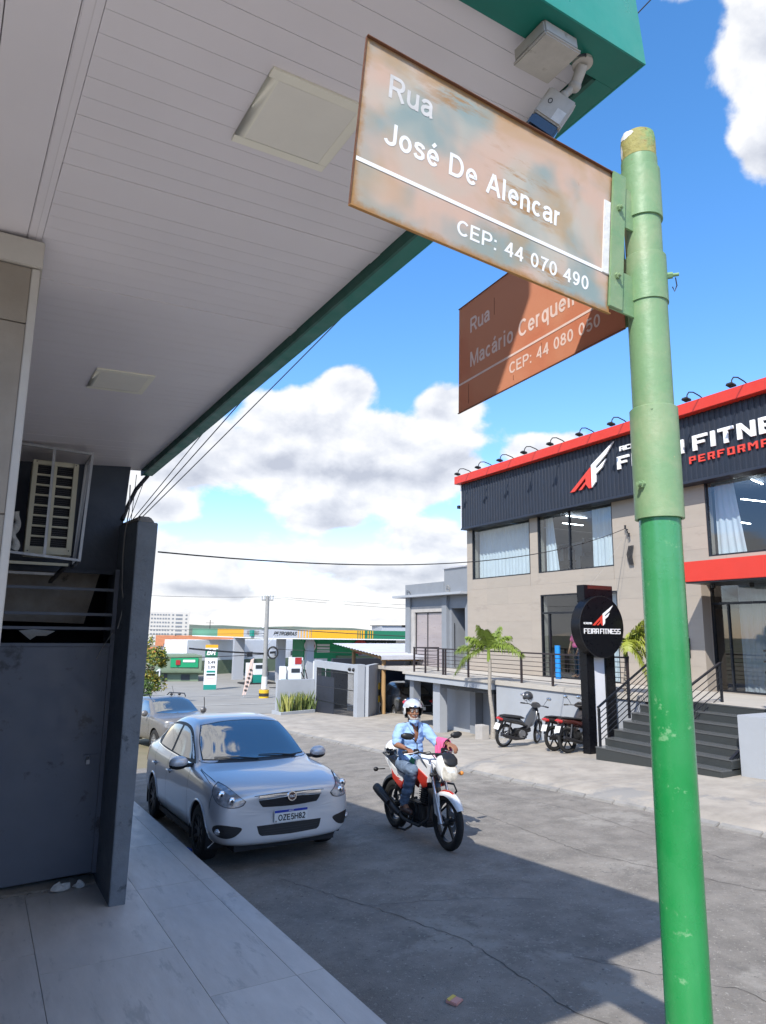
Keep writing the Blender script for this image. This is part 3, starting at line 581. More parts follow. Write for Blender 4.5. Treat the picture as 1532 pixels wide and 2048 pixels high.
def crack(pts, w=0.009, seed=1):
    w *= .6
    rr = random.Random(seed); P = [Vector((p[0], p[1])) for p in pts]; Q = []
    for a, b_ in zip(P, P[1:]):
        n = max(3, int((b_ - a).length / 0.07))
        for i in range(n): Q.append(a.lerp(b_, i / n) + Vector((rr.uniform(-1, 1), rr.uniform(-1, 1))) * 0.018)
    mb = MB()
    for i, p in enumerate(Q):
        d = (Q[min(i + 1, len(Q) - 1)] - Q[max(i - 1, 0)]).normalized(); nn = Vector((-d.y, d.x)) * w * rr.uniform(.25, 1.0)
        for s_ in (1, -1): x, y = p.x + nn.x * s_, p.y + nn.y * s_; mb.v.append((x, y, zlane(x, y) + 0.003))
    mb.f = [(2 * i, 2 * i + 1, 2 * i + 3, 2 * i + 2) for i in range(len(Q) - 1)]
    tag(part('road_crack', mb, 'crack'), kind='structure')
mat('crack', (0.085, 0.08, 0.072), 1.0)
crack([(2.9, 7.2), (3.3, 6.0), (3.6, 4.9), (3.5, 3.6), (3.8, 2.6)], .010, 1); crack([(3.3, 6.0), (4.2, 5.7), (4.9, 5.2)], .006, 2); crack([(6.4, 13), (6.7, 9.5), (6.3, 6.2), (6.9, 3.8)], .009, 3); crack([(6.7, 9.5), (7.8, 8.6)], .006, 4); crack([(4.1, 4.2), (4.7, 3.2), (4.6, 2.4)], .007, 5); crack([(7.6, 12), (7.9, 8), (7.4, 5)], .007, 6)
# distant hills
for i, (x0, x1, y0, h, c) in enumerate([(-200, 900, 900, 12, 0.3), (-900, 2600, 1900, 26, 1.7)]):
    mb = MB(); n = 60
    for k in range(n + 1):
        x = x0 + (x1 - x0) * k / n; hh = h * (0.55 + 0.25 * sin(k * 0.23 + c) + 0.12 * sin(k * 0.71 + c * 2) + 0.08 * sin(k * 1.9))
        yy = y0 + 60 * sin(k * 0.3)
        for t in range(6):
            mb.v.append((x, yy + t * 60, -6 + (hh + 4) * sin(t / 5 * pi / 2)))
    mb.f = [(k * 6 + t, (k + 1) * 6 + t, (k + 1) * 6 + t + 1, k * 6 + t + 1) for k in range(n) for t in range(5)]
    tag(part('hills', mb, 'hill', smooth=True, ang=180), kind='structure')
# ================================================================ corner building the camera stands under
CB = thing('corner_building', 'dark blue corner shop building with white slatted soffit and green fascia over the pavement', 'building', (-1, 5, 0), world=True)
e1 = Vector((-0.059, 0.997, -0.044)).normalized(); e2 = Vector((0.995, 0.0589, 0.072)); e2 = (e2 - e1 * e2.dot(e1)).normalized(); en = e2.cross(e1)
CC = Vector((1.841, 1.386, 4.204))
def cp(a, b, c): return CC + e2 * a + e1 * b + en * c
def cbox(mb, a0, a1, b0, b1, c0, c1):
    return mb.hexa([cp(a0, b0, c0), cp(a1, b0, c0), cp(a1, b1, c0), cp(a0, b1, c0)], [cp(a0, b0, c1), cp(a1, b0, c1), cp(a1, b1, c1), cp(a0, b1, c1)])
part('fascia', cbox(MB(), -8.0, 0, 0, 0.006, 0, 0.46), 'fascia_green', CB)
part('fascia', cbox(MB(), -0.006, 0, 0.0065, 6.53, 0, 0.46), 'fascia_green', CB)
part('fascia_underside', cbox(MB(), -8.0, -0.0065, 0.007, 0.135, 0.001, 0.075), 'fascia_shaded', CB)
part('fascia_underside', cbox(MB(), -0.105, -0.0065, 0.136, 6.53, 0.001, 0.075), 'fascia_shaded', CB)
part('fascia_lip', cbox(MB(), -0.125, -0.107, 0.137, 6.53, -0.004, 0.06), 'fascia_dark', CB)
part('fascia_seam', cbox(MB(), -0.0, 0.002, 2.6, 2.62, 0.0, 0.46), 'fascia_dark', CB)
part('canopy_deck', cbox(MB(), -8.0, -0.008, 0.009, 6.53, 0.40, 0.45), 'rough_concrete', CB)
part('soffit_backing', cbox(MB(), -8.0, -0.107, 0.137, 6.53, 0.078, 0.085), 'soffit_gap', CB)
b = 0.14; w = 0.10
while b < 6.48:
    d = random.uniform(0.0, 0.0010); g = 0.0009
    if abs(b - 1.54) < 0.06 or abs(b - 2.54) < 0.06: d += 0.004
    part('soffit_slat', cbox(MB(), -1.672, -0.128, b + g, min(b + w - g, 6.53), 0.055 - d, 0.068), 'soffit', CB); b += w
part('soffit_profile', cbox(MB(), -1.735, -1.674, 0.137, 6.53, 0.050, 0.070), 'soffit', CB, bevel=0.004)
part('soffit_profile', cbox(MB(), -1.7025, -1.6985, 0.137, 6.53, 0.0495, 0.0497), 'soffit_gap', CB)
for i in range(9):
    a1 = -1.737 - i * 0.2
    part('soffit_slat', cbox(MB(), a1 - 0.197, a1 - 0.001, 0.137, 6.53, 0.054 - random.uniform(0, 0.003), 0.068), 'soffit', CB)
def rect3(mb, x0, x1, y0, y1, z0, z1): return mb.box(x0, x1, y0, y1, z0, z1)
part('parapet', MB().box(-9, 0.16, 0.53, 12.0, 4.70, 5.02), 'navy_wall', CB)
part('side_wall', MB().box(-9, -0.03, 3.92, 14.0, -1.0, 4.45), 'navy_wall', CB)
part('side_wall', MB().box(-9, -5.0, 0.42, 3.9, -0.3, 4.45), 'wall_tile_beige', CB)
part('end_wall', MB().hexa([(-0.028, 7.74, 2.80), (1.135, 7.74, 2.80), (1.135, 7.95, 2.80), (-0.028, 7.95, 2.80)], [(-0.028, 7.74, 4.14), (1.205, 7.74, 4.14), (1.205, 7.95, 4.14), (-0.028, 7.95, 4.14)]), 'navy_wall', CB)
part('end_wall_ledge', MB().box(-0.02, 1.10, 7.70, 7.738, 2.765, 2.805), 'navy_wall', CB)
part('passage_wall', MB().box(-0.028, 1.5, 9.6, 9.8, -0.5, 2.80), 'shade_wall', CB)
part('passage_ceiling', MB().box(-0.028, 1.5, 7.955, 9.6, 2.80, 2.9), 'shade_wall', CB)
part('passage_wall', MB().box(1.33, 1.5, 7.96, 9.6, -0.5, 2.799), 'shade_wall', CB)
part('stair_underside', MB().prism([(-0.02, 7.97, 2.27), (0.88, 7.97, 2.25), (1.00, 7.97, 2.79), (-0.02, 7.97, 2.79)], (0, 0.3, 0)), 'rough_concrete', CB)
part('loose_render', MB().prism([(0.27, 7.8, 2.17), (0.38, 7.8, 2.08), (0.43, 7.8, 2.12), (0.52, 7.8, 2.12), (0.60, 7.8, 2.17), (0.4, 7.8, 2.185)], (0, 0.04, 0)), 'paper_white', CB)
# tiled column
part('column_core', MB().box(-4.99, 0.016, 3.435, 3.9, -0.2, 3.875), 'facade_grout', CB)
z = 2.695
for k in range(-5, 2):
    z0 = z + k * 0.9; z1 = min(z0 + 0.896, 3.872)
    x1 = 0.014
    for j in range(4):
        x0 = x1 - 0.897
        part('wall_tile', MB().box(x0, x1, 3.42, 3.434, z0 + 0.002, z1), 'wall_tile_beige', CB, bevel=0.001); x1 = x0 - 0.003
part('corner_trim', MB().box(0.016, 0.052, 3.416, 3.9, -0.1, 3.874), 'trim_white', CB, bevel=0.004)
part('column_cap', MB().box(-5.0, 0.060, 3.405, 3.95, 3.878, 4.012), 'trim_white', CB, bevel=0.004)
# ceiling light panels (unlit)
for i, (a0, b0) in enumerate(((-1.125, 0.69), (-1.135, 3.665))):
    lab = ['square flush ceiling light panel nearest the street sign, set in the white soffit', 'square flush ceiling light panel in the white soffit, nearer the air conditioner cage'][i]
    t = thing('ceiling_light', lab, 'ceiling light', tuple(cp(a0 + .2, b0 + .2, 0.05)), group='ceiling lights in the soffit', world=True)
    s_ = 0.405
    fr = MB(); cbox(fr, a0, a0 + s_, b0, b0 + 0.04, 0.043, 0.054); cbox(fr, a0, a0 + s_, b0 + s_ - 0.04, b0 + s_, 0.043, 0.054); cbox(fr, a0, a0 + 0.04, b0 + 0.04, b0 + s_ - 0.04, 0.043, 0.054); cbox(fr, a0 + s_ - 0.04, a0 + s_, b0 + 0.04, b0 + s_ - 0.04, 0.043, 0.054)
    part('frame', fr, 'panel_frame', t, bevel=0.001)
    part('diffuser', cbox(MB(), a0 + 0.0401, a0 + s_ - 0.0401, b0 + 0.0401, b0 + s_ - 0.0401, 0.0442, 0.053), 'panel_light', t)
# junction box and outdoor sensor on a swivel arm in the corner of the soffit
mat('box_dirty', (0.50, 0.475, 0.43), 0.7, var=0.2, vscale=9, spots=[((0.28, 0.25, 0.21), 0.60, 9), ((0.20, 0.17, 0.13), 0.68, 30)])
t = thing('junction_box', 'dirty white junction box under the green fascia corner', 'junction box', tuple(cp(-0.38, 0.18, 0)), world=True)
part('box', cbox(MB(), -0.468, -0.308, 0.045, 0.188, -0.048, 0.0), 'box_dirty', t, bevel=0.006)
part('lid', cbox(MB(), -0.473, -0.303, 0.040, 0.193, -0.062, -0.0485), 'box_dirty', t, bevel=0.005)
t = thing('security_sensor', 'white security sensor with a dark lens hanging on a swivel arm beside the junction box', 'security sensor', tuple(cp(-0.2, 0.2, 0)), world=True)
part('mount', MB().cyl(cp(-0.215, 0.105, 0.0), cp(-0.215, 0.105, -0.012), 0.036, n=20), 'box_dirty', t, smooth=True)
S0 = cp(-0.292, 0.200, -0.16); sx_ = (_R * .826 - _U * .563).normalized(); sz_ = (_R * .561 + _U * .828); sz_ = (sz_ - sx_ * sz_.dot(sx_)).normalized(); sy_ = sz_.cross(sx_)
am = MB(); am.cyl(cp(-0.215, 0.105, -0.012), cp(-0.212, 0.145, -0.055), 0.020, 0.019, n=14); am.sphere(cp(-0.212, 0.15, -0.06), 0.023, 12, 8); am.cyl(cp(-0.212, 0.15, -0.06), S0 + sz_ * 0.085 + sy_ * 0.02, 0.014, 0.013, n=12); am.sphere(S0 + sz_ * 0.085 + sy_ * 0.02, 0.017, 12, 8)
part('swivel_arm', am, 'box_dirty', t, smooth=True, ang=50)
def sbox(mb, x0, x1, y0, y1, z0, z1):
    P = lambda x, y, z: S0 + sx_ * x + sy_ * y + sz_ * z
    return mb.hexa([P(x0, y0, z0), P(x1, y0, z0), P(x1, y1, z0), P(x0, y1, z0)], [P(x0, y0, z1), P(x1, y0, z1), P(x1, y1, z1), P(x0, y1, z1)])
part('housing', sbox(MB(), -0.056, 0.056, 0.0, 0.05, -0.028, 0.078), 'box_dirty', t, bevel=0.006)
mat('lens_navy', (0.012, 0.018, 0.035), 0.25, coat=0.5)
part('lens', sbox(MB(), -0.055, 0.055, 0.001, 0.049, -0.078, -0.0285), 'lens_navy', t, bevel=0.008)
part('sticker', sbox(MB(), 0.010, 0.046, -0.0012, -0.0002, -0.022, 0.024), 'paper_white', t)
put_text('lettering', 'O', 0.028, S0 + sx_ * -0.035 + sy_ * -0.001 + sz_ * 0.02, sx_, sz_, 'black_plastic', t, depth=0.0004, bold=0.0)
wv = MB(); wv.tube([cp(-0.31, 0.10, -0.02), cp(-0.28, 0.075, -0.03), cp(-0.24, 0.07, -0.012), cp(-0.22, 0.085, -0.004)], 0.004, 6)
part('wire', wv, 'cable_black', t)
# cage with the outdoor unit of an air conditioner
t = thing('air_conditioner_cage', 'pale steel bar cage hung on the dark end wall around the air conditioner', 'cage', (0.4, 7.5, 2.8), world=True)
Yc = 6.98
cg = MB(); r_ = 0.011
zl, zh = 2.83, 3.87
P1 = lambda x, y, z: (x, y, z)
for a_, b_ in (((0.05, Yc, zh + 0.01), (0.72, Yc, zh - 0.005)), ((0.05, Yc, zl + 0.045), (0.69, Yc, zl)), ((0.72, Yc, zh), (0.685, Yc, zl)), ((0.05, Yc, zh), (0.05, Yc, zl)),
               ((0.385, Yc, zh), (0.385, Yc, zl + 0.02)), ((0.72, Yc, zh), (0.74, 7.74, zh + 0.05)), ((0.685, Yc, zl), (0.70, 7.74, zl)), ((0.05, Yc, zl), (0.05, 7.74, zl)), ((0.74, 7.70, zh + 0.05), (0.70, 7.70, zl))):
    cg.bar(a_, b_, 0.024, 0.022)
part('bar', cg, 'galvanised', t)
dg = MB(); dg.bar((0.70, Yc + 0.05, zh - 0.1), (0.70, 7.6, zl + 0.05), 0.02); part('brace', dg, 'galvanised', t)
part('support_rail', MB().box(0.0, 0.60, 7.05, 7.09, 2.775, 2.80), 'ac_ivory', t)
part('support_rail', MB().box(0.0, 0.55, 7.45, 7.49, 2.71, 2.735), 'galvanised', t)
part('bracket', MB().bar((0.58, 7.1, 2.78), (0.50, 7.68, 2.66), 0.03), 'rim_dark', t)
t = thing('air_conditioner', 'ivory outdoor air conditioner unit with a slotted grille, inside the wall cage', 'air conditioner', (0.4, 7.3, 2.85), world=True)
zb_, zt_ = 2.87, 3.77; xl, xr = 0.215, 0.62; yf = 7.06
fr = MB(); fr.box(xl, xr, yf + 0.04, yf + 0.34, zb_, zt_); part('housing', fr, 'ac_ivory', t, bevel=0.008)
gr = MB(); nrow = 8; gx0, gx1 = xl + 0.045, xr - 0.05; gz0, gz1 = zb_ + 0.075, zt_ - 0.045
gr.box(xl + 0.005, gx0, yf, yf + 0.039, zb_ + 0.005, zt_ - 0.005); gr.box(gx1, xr - 0.005, yf, yf + 0.039, zb_ + 0.005, zt_ - 0.005)
gr.box(gx0, gx1, yf, yf + 0.039, zb_ + 0.005, gz0); gr.box(gx0, gx1, yf, yf + 0.039, gz1, zt_ - 0.005)
xm = (gx0 + gx1) / 2; gr.box(xm - 0.013, xm + 0.013, yf + 0.002, yf + 0.03, gz0, gz1)
for k in range(1, nrow):
    zz = gz0 + (gz1 - gz0) * k / nrow; gr.box(gx0, xm - 0.0131, yf + 0.003, yf + 0.03, zz - 0.009, zz + 0.009); gr.box(xm + 0.0131, gx1, yf + 0.003, yf + 0.03, zz - 0.009, zz + 0.009)
part('grille', gr, 'ac_ivory', t, bevel=0.003)
part('coil', MB().box(gx0 - 0.01, gx1 + 0.01, yf + 0.0395, yf + 0.045, gz0 - 0.01, gz1 + 0.01), 'dark_void', t)
fn = MB()
for k in range(40): zz = gz0 + (gz1 - gz0) * (k + .5) / 40; fn.box(gx0, gx1, yf + 0.034, yf + 0.037, zz - 0.003, zz + 0.001)
o = part('coil_fin', fn, 'rim_dark', t); o['kind'] = 'stuff'
for (x, z) in ((xl + 0.03, zb_ + 0.03), (xr - 0.03, zb_ + 0.05), (xl + 0.035, zt_ - 0.02), (xr - 0.03, zt_ - 0.02)):
    part('screw', MB().cyl((x, yf - 0.002, z), (x, yf + 0.001, z), 0.006, n=8), 'rim_dark', t)
tube_ = MB(); pts = []; rs = []
for k in range(18):
    s = k / 17; pts.append((0.125 + 0.02 * sin(s * 11), 7.0 + 0.01 * cos(s * 9), 2.90 + 0.34 * s)); rs.append(0.034 + 0.010 * sin(s * 13 + 1))
tube_.tube(pts, 0.035, 12, rs=rs); tag(part('pipe_wrap', tube_, 'white_wrap', smooth=True, ang=80), 'white wrapped pipe bundle standing left of the air conditioner grille', 'pipe')
# steel gate and its post
t = thing('steel_gate', 'dark grey sheet steel gate with open bars above, beside the concrete post', 'gate', (0.5, 7.5, -0.19), world=True)
part('door_leaf', MB().hexa([(-0.02, 7.49, -0.135), (1.12, 7.49, -0.10), (1.12, 7.52, -0.10), (-0.02, 7.52, -0.135)], [(-0.02, 7.49, 2.02), (1.12, 7.49, 2.02), (1.12, 7.52, 2.02), (-0.02, 7.52, 2.02)]), 'gate_grey', t, bevel=0.003)
part('top_rail', MB().box(-0.02, 1.12, 7.475, 7.535, 2.022, 2.055), 'gate_grey', t, bevel=0.003)
for zz in (2.20, 2.34, 2.59): part('bar', MB().box(-0.02, 1.12, 7.49, 7.52, zz - 0.014, zz + 0.014), 'gate_grey', t, bevel=0.002)
part('hinge_post', MB().box(1.085, 1.125, 7.455, 7.489, -0.1, 2.80), 'gate_grey', t)
lk = MB(); lk.box(0.955, 0.985, 7.452, 7.472, 0.90, 0.94); lk.tube([(0.96, 7.462, 0.94), (0.96, 7.462, 0.965), (0.97, 7.462, 0.978), (0.98, 7.462, 0.965), (0.98, 7.462, 0.94)], 0.004, 6)
lt = MB(); lt.box(0.93, 1.06, 7.468, 7.488, 0.965, 0.985); part('latch', lt, 'gate_grey', t); part('padlock', lk, 'galvanised', t)
t = tag(part('gate_post', MB().hexa([(1.128, 6.65, -0.17), (1.262, 6.65, -0.17), (1.30, 8.3, -0.25), (1.128, 8.3, -0.25)], [(1.128, 6.66, 3.20), (1.315, 6.66, 3.20), (1.34, 8.3, 3.34), (1.128, 8.3, 3.34)]), 'post_grey', bevel=0.006),
        'tall grey painted concrete gate post next to the parked silver car', 'gate post')
pc = MB(); pc.hexa([(1.140, 6.70, 3.2015), (1.300, 6.70, 3.2015), (1.325, 8.29, 3.3415), (1.140, 8.29, 3.3415)], [(1.160, 6.80, 3.275), (1.270, 6.80, 3.275), (1.29, 8.28, 3.37), (1.160, 8.28, 3.37)])
part('coping', pc, 'rough_concrete', t, bevel=0.012)
# rubble and rubbish at the foot of the gate
rb = MB()
for i in range(170):
    x = random.uniform(0.1, 1.12); y = 7.42 + random.uniform(-0.05, 0.06) ; r = random.uniform(0.006, 0.022); z = zwalk(y)
    p = [Vector((x + random.uniform(-r, r), y + random.uniform(-r, r), z + random.uniform(0, r * 1.2))) for _ in range(4)]; rb.add(p, [(0, 1, 2), (0, 2, 3), (0, 3, 1), (1, 3, 2)])
rb.hexa([(0.0, 7.40, zwalk(7.4) - 0.01), (1.12, 7.38, zwalk(7.4) - 0.01), (1.12, 7.6, zwalk(7.4) - 0.01), (0.0, 7.6, zwalk(7.4) - 0.01)], [(0.0, 7.43, zwalk(7.4) + 0.012), (1.12, 7.41, zwalk(7.4) + 0.014), (1.12, 7.6, zwalk(7.4) + 0.03), (0.0, 7.6, zwalk(7.4) + 0.03)])
tag(part('rubble', rb, 'rough_concrete'), 'strip of crumbled mortar along the foot of the steel gate', 'rubble', kind='stuff')
def crumple(name, x, y, z, r, m, lab, cat, sx=1.0, sy=0.7, sz=0.5, seed=1, rot=0.0):
    rr = random.Random(seed); mb = MB(); nu, nv = 10, 6
    for j in range(nv + 1):
        for i in range(nu):
            k = r * rr.uniform(0.55, 1.15); th = 2 * pi * i / nu + rot; ph = pi * j / nv
            mb.v.append((x + k * sx * sin(ph) * cos(th), y + k * sy * sin(ph) * sin(th), z + r * sz * (1 - cos(ph)) * rr.uniform(0.5, 1.0)))
    mb.f = [(j * nu + i, j * nu + (i + 1) % nu, (j + 1) * nu + (i + 1) % nu, (j + 1) * nu + i) for j in range(nv) for i in range(nu)]
    return tag(part(name, mb, m), lab, cat)
crumple('crumpled_paper', 0.80, 7.32, zwalk(7.32), 0.085, 'paper_white', 'crumpled white paper on the tiles at the foot of the gate, the larger piece', 'litter', 1.1, .45, .55, 3)
crumple('crumpled_paper', 0.97, 7.34, zwalk(7.34), 0.05, 'paper_white', 'small arched scrap of white paper beside the larger crumpled paper', 'litter', 1.1, .5, .8, 9)
crumple('plastic_bag', 2.30, 8.6, zroad(8.6), 0.07, 'litter_blue', 'blue and white plastic bag in the gutter by the car wheel', 'litter', .8, 1.3, .7, 5)
crumple('paper_scrap', 2.62, 10.5, zroad(10.5), 0.06, 'paper_white', 'white scrap lying in the dark under the silver car', 'litter', 1.2, .5, .3, 6)
t = thing('crushed_carton', 'flattened pink and yellow carton lying on the asphalt', 'litter', (2.92, 4.1, zroad(4.1)), (0, 0, 0.5))
cb = MB(); cb.hexa([(-0.05, -0.04, 0.002), (0.05, -0.045, 0.002), (0.055, 0.04, 0.002), (-0.045, 0.045, 0.002)], [(-0.05, -0.04, 0.02), (0.05, -0.045, 0.012), (0.05, 0.04, 0.018), (-0.045, 0.04, 0.026)]); part('carton', cb, 'litter_pink', t, bevel=0.004)
part('label_band', MB().hexa([(-0.045, 0.012, 0.0195), (0.045, 0.008, 0.0155), (0.045, 0.032, 0.0185), (-0.042, 0.034, 0.026)], [(-0.045, 0.012, 0.0235), (0.045, 0.008, 0.0195), (0.045, 0.032, 0.0225), (-0.042, 0.034, 0.030)]), 'litter_yellow', t)
st = MB()
for i in range(420):
    x = random.uniform(2.3, 8.4); y = random.uniform(2.4, 16); r = random.uniform(0.003, 0.011); z = zroad(y)
    p = [Vector((x + random.uniform(-r, r), y + random.uniform(-r, r), z + random.uniform(0, r * 1.3))) for _ in range(4)]; st.add(p, [(0, 1, 2), (0, 2, 3), (0, 3, 1), (1, 3, 2)])
for i in range(900):
    x = 2.22 + abs(random.gauss(0, 0.09)); y = random.uniform(2.5, 12); r = random.uniform(0.002, 0.008); z = zroad(y) + 0.0
    p = [Vector((x + random.uniform(-r, r), y + random.uniform(-r, r), z - 0.01 + random.uniform(0, r * 2))) for _ in range(4)]; st.add(p, [(0, 1, 2), (0, 2, 3), (0, 3, 1), (1, 3, 2)])
tag(part('grit', st, 'rough_concrete'), 'grit and small stones strewn over the asphalt', 'grit', kind='stuff')
# hanging cable on the gate post and cables strung along the street behind the building
def catenary(p, q, sag, n=16):
    p = Vector(p); q = Vector(q); return [p.lerp(q, i / n) - Vector((0, 0, sag * 4 * (i / n) * (1 - i / n))) for i in range(n + 1)]
cbl = MB(); cbl.tube([(1.20, 7.72, 3.75), (1.16, 7.4, 3.42), (1.105, 7.2, 3.15), (1.095, 7.15, 2.9), (1.11, 7.15, 2.6), (1.14, 7.16, 2.45), (1.12, 7.16, 2.3), (1.10, 7.16, 2.2)], 0.006, 6)
tag(part('hanging_cable', cbl, 'cable_grey', smooth=True), 'loose pale cable hanging down beside the concrete gate post', 'cable')
cbl = MB(); cbl.tube([(1.10, 7.45, 2.16), (1.02, 7.45, 2.02), (0.97, 7.46, 1.9)], 0.004, 5)
tag(part('cable_end', cbl, 'cable_grey', smooth=True), 'short frayed cable end against the upper bars of the gate', 'cable')
bd = MB(); bd.tube([(1.15, 7.72, 3.36), (1.20, 7.80, 3.52), (1.29, 7.88, 3.74), (1.42, 7.95, 3.93)], 0.022, 8)
tag(part('cable_bundle', bd, 'cable_black', smooth=True), 'thick black cable bundle climbing from the wall to the fascia end', 'cable')
WIRES = [((1.30, 8.2, 3.40), (3.6, 3.2, 7.6), .05, 0.005, 'street wire rising over the canopy edge, nearest the fascia'), ((1.36, 8.4, 3.42), (4.3, 3.4, 8.1), .05, 0.006, 'second street wire rising over the canopy edge'),
         ((1.40, 8.6, 3.42), (5.2, 3.0, 8.6), .05, 0.006, 'outer street wire rising over the canopy edge'), ((1.22, 7.8, 3.34), (1.40, 7.96, 3.93), .01, 0.004, 'short wire from the post top to the fascia end'), ((1.25, 7.8, 3.36), (1.30, 7.98, 3.93), .01, 0.004, 'short wire crossing behind the fascia end')]
for p, q, sg, r, lab in WIRES: tag(part('wire', MB().tube(catenary(p, q, sg), r, 5), 'cable_black'), lab, 'wire', 'wires beside the corner building')
# ================================================================ sign pole and the two street signs
PX, PY = 1.339, 1.047
t = thing('sign_pole', 'green steel pole of a street name post with pale sleeves and a rusty top', 'sign pole', (PX, PY, zwalk(PY)), world=True)
def ring(r, z0, z1, n=40): return MB().cyl((PX, PY, z0), (PX, PY, z1), r, n=n)
part('lower_pipe', ring(0.0463, zwalk(PY) - 0.02, 2.50), 'green_pole', t, smooth=True)
def sleeve(r, z0, z1, m='green_light', wall=0.006):
    mb = MB().lathe([(r, z0), (r, z1 - 0.002), (r - 0.002, z1), (r - wall, z1), (r - wall, z1 - 0.03), (r - wall, z0 + 0.0), (r, z0)], (PX, PY, 0), n=40); return mb
part('sleeve', sleeve(0.0548, 2.468, 2.735), 'green_light', t, smooth=True)
part('middle_pipe', ring(0.0470, 2.505, 3.02), 'green_light', t, smooth=True)
part('sleeve', sleeve(0.0505, 3.004, 3.128), 'green_light', t, smooth=True)
part('upper_pipe', ring(0.0440, 3.025, 3.40), 'green_light', t, smooth=True)
part('sleeve', sleeve(0.0488, 3.229, 3.367), 'green_light', t, smooth=True)
tp = MB().lathe([(0.0, 3.478), (0.030, 3.479), (0.0405, 3.470), (0.0425, 3.455), (0.0425, 3.402)], (PX, PY, 0), n=40); part('rusty_cap', tp, 'green_rusty', t, smooth=True, label='rusty pipe end flaking white paint')
# flaked old white paint on the pipe end
def flake(a0, a1, z0, z1, seed, r=0.0429):
    rr = random.Random(seed); mb = MB(); n = 10; top = []; bot = []
    for i in range(n + 1):
        a = a0 + (a1 - a0) * i / n; e = sin(pi * i / n); zc = (z0 + z1) / 2; h = (z1 - z0) / 2 * (e ** 0.6) * rr.uniform(0.7, 1.15)
        top.append((PX + r * cos(a), PY + r * sin(a), zc + h)); bot.append((PX + r * cos(a), PY + r * sin(a), zc - h))
    mb.v = top + bot; mb.f = [(i, i + 1, n + 2 + i, n + 1 + i) for i in range(n)]; return mb
vw = atan2(-PY, -PX)      # towards the camera side
part('paint_flake', flake(vw - 0.25 - 1.0, vw + 0.15 - 0.35, 3.452, 3.471, 2, 0.0428), 'green_flake_white', t)
part('paint_flake', flake(vw - 1.35, vw - 1.05, 3.405, 3.445, 4, 0.0430), 'green_flake_white', t)
def bolt(z, ang_, r, L_=0.03, rb=0.009):
    a = vw + ang_; d = Vector((cos(a), sin(a), 0)); p = Vector((PX, PY, z)); mb = MB(); mb.cyl(p + d * (r - 0.004), p + d * (r + L_ * 0.45), rb, n=6); mb.cyl(p + d * (r + L_ * .4), p + d * (r + L_), rb * 0.55, n=10)
    return part('bolt', mb, 'green_light', t, smooth=True, ang=30)
bolt(2.545, -0.62, 0.0548, 0.018, 0.009); bolt(3.075, 1.62, 0.0505, 0.026, 0.008); bolt(2.722, -0.05, 0.0545, 0.002, 0.003)
hk = MB(); a = vw + 1.58; d = Vector((cos(a), sin(a), 0)); P = Vector((PX, PY, 0)); hk.tube([P + d * 0.068 + Vector((0, 0, 3.066)), P + d * 0.070 + Vector((0, 0, 3.045)), P + d * 0.064 + Vector((0, 0, 3.030)), P + d * 0.060 + Vector((0, 0, 3.043))], 0.0016, 6)
part('wire_hook', hk, 'rim_dark', t)
lg = MB(); a = vw + 1.5; d = Vector((cos(a), sin(a), 0)); lg.box(PX + 0.038, PX + 0.058, PY - 0.014, PY + 0.018, 2.975, 3.010); part('lug', lg, 'rim_dark', t, bevel=0.002)
# a street sign: local x runs from the free end to the pole, z down from the top edge
def street_sign(name, lab, org, ux, uz, W_, H_, facing, face_m):
    """org: top corner at the free end"""
    ux = Vector(ux).normalized(); uz = Vector(uz); uz = (uz - ux * uz.dot(ux)).normalized(); uy = uz.cross(ux)
    t = thing(name, lab, 'street sign'); t.matrix_world = Matrix(((ux.x, uy.x, uz.x, org[0]), (ux.y, uy.y, uz.y, org[1]), (ux.z, uy.z, uz.z, org[2]), (0, 0, 0, 1)))
    part('panel', MB().box(0, W_, 0.0, 0.0022, -H_, 0), face_m, t)
    return t
d1 = Vector((1.0, 0.0, -0.0643)).normalized(); u1 = Vector((0.0023, -0.036, 1)); u1 = (u1 - d1 * u1.dot(d1)).normalized()
k1 = 0.945; T1 = Vector((1.299 * k1, 1.097 * k1, 2.2 + 1.181 * k1)); o1 = T1 - d1 * 0.730 * k1
S1 = street_sign('street_sign', 'faded rust-stained street sign with white lettering, in front on the green pole', o1, d1, u1, 0.730, 0.388, -1, 'sign_faded')
part('flange', MB().box(-0.002, 0.732, -0.007, 0.0030, 0.0003, 0.0022), 'sign_rim_rust', S1); part('flange', MB().box(-0.002, 0.732, -0.005, 0.0030, -0.3902, -0.3883), 'sign_faded', S1)  # lower flange takes the pale face colour for the light it catches
part('flange', MB().box(-0.0022, -0.0004, -0.002, 0.0030, -0.388, 0.0), 'sign_rim_rust', S1)
X_ = (1, 0, 0); Z_ = (0, 0, 1)
def sign_text(S, name, body, x, z, cap, width, m, bold=0.0):
    size = cap / 0.729; me = text_mesh(body, size, 0.0006, bold); xs = [v.co.x for v in me.vertices]; k = width / (max(xs) - min(xs)); x0 = min(xs)
    for v in me.vertices: v.co = Vector((x + (v.co.x - x0) * k, -0.0004 - v.co.z, z + v.co.y))
    me.materials.clear(); me.materials.append(MATS[m]); me.name = name; return link(name, me, S)
sign_text(S1, 'lettering', 'Rua', 0.062, -0.110, 0.055, 0.112, 'letter_faded', 0.0)
sign_text(S1, 'lettering', 'José De Alencar', 0.061, -0.220, 0.054, 0.492, 'letter_white', 0.0)
sign_text(S1, 'lettering', 'CEP: 44 070 490', 0.259, -0.3515, 0.036, 0.398, 'letter_white', 0.0)
part('rule', MB().box(0.003, 0.7265, -0.0012, -0.0002, -0.286, -0.277), 'letter_white', S1)
part('torn_sticker', MB().box(0.700, 0.722, -0.0032, -0.0004, -0.285, -0.085), 'paper_white', S1)
S1.scale = (k1, k1, k1); 
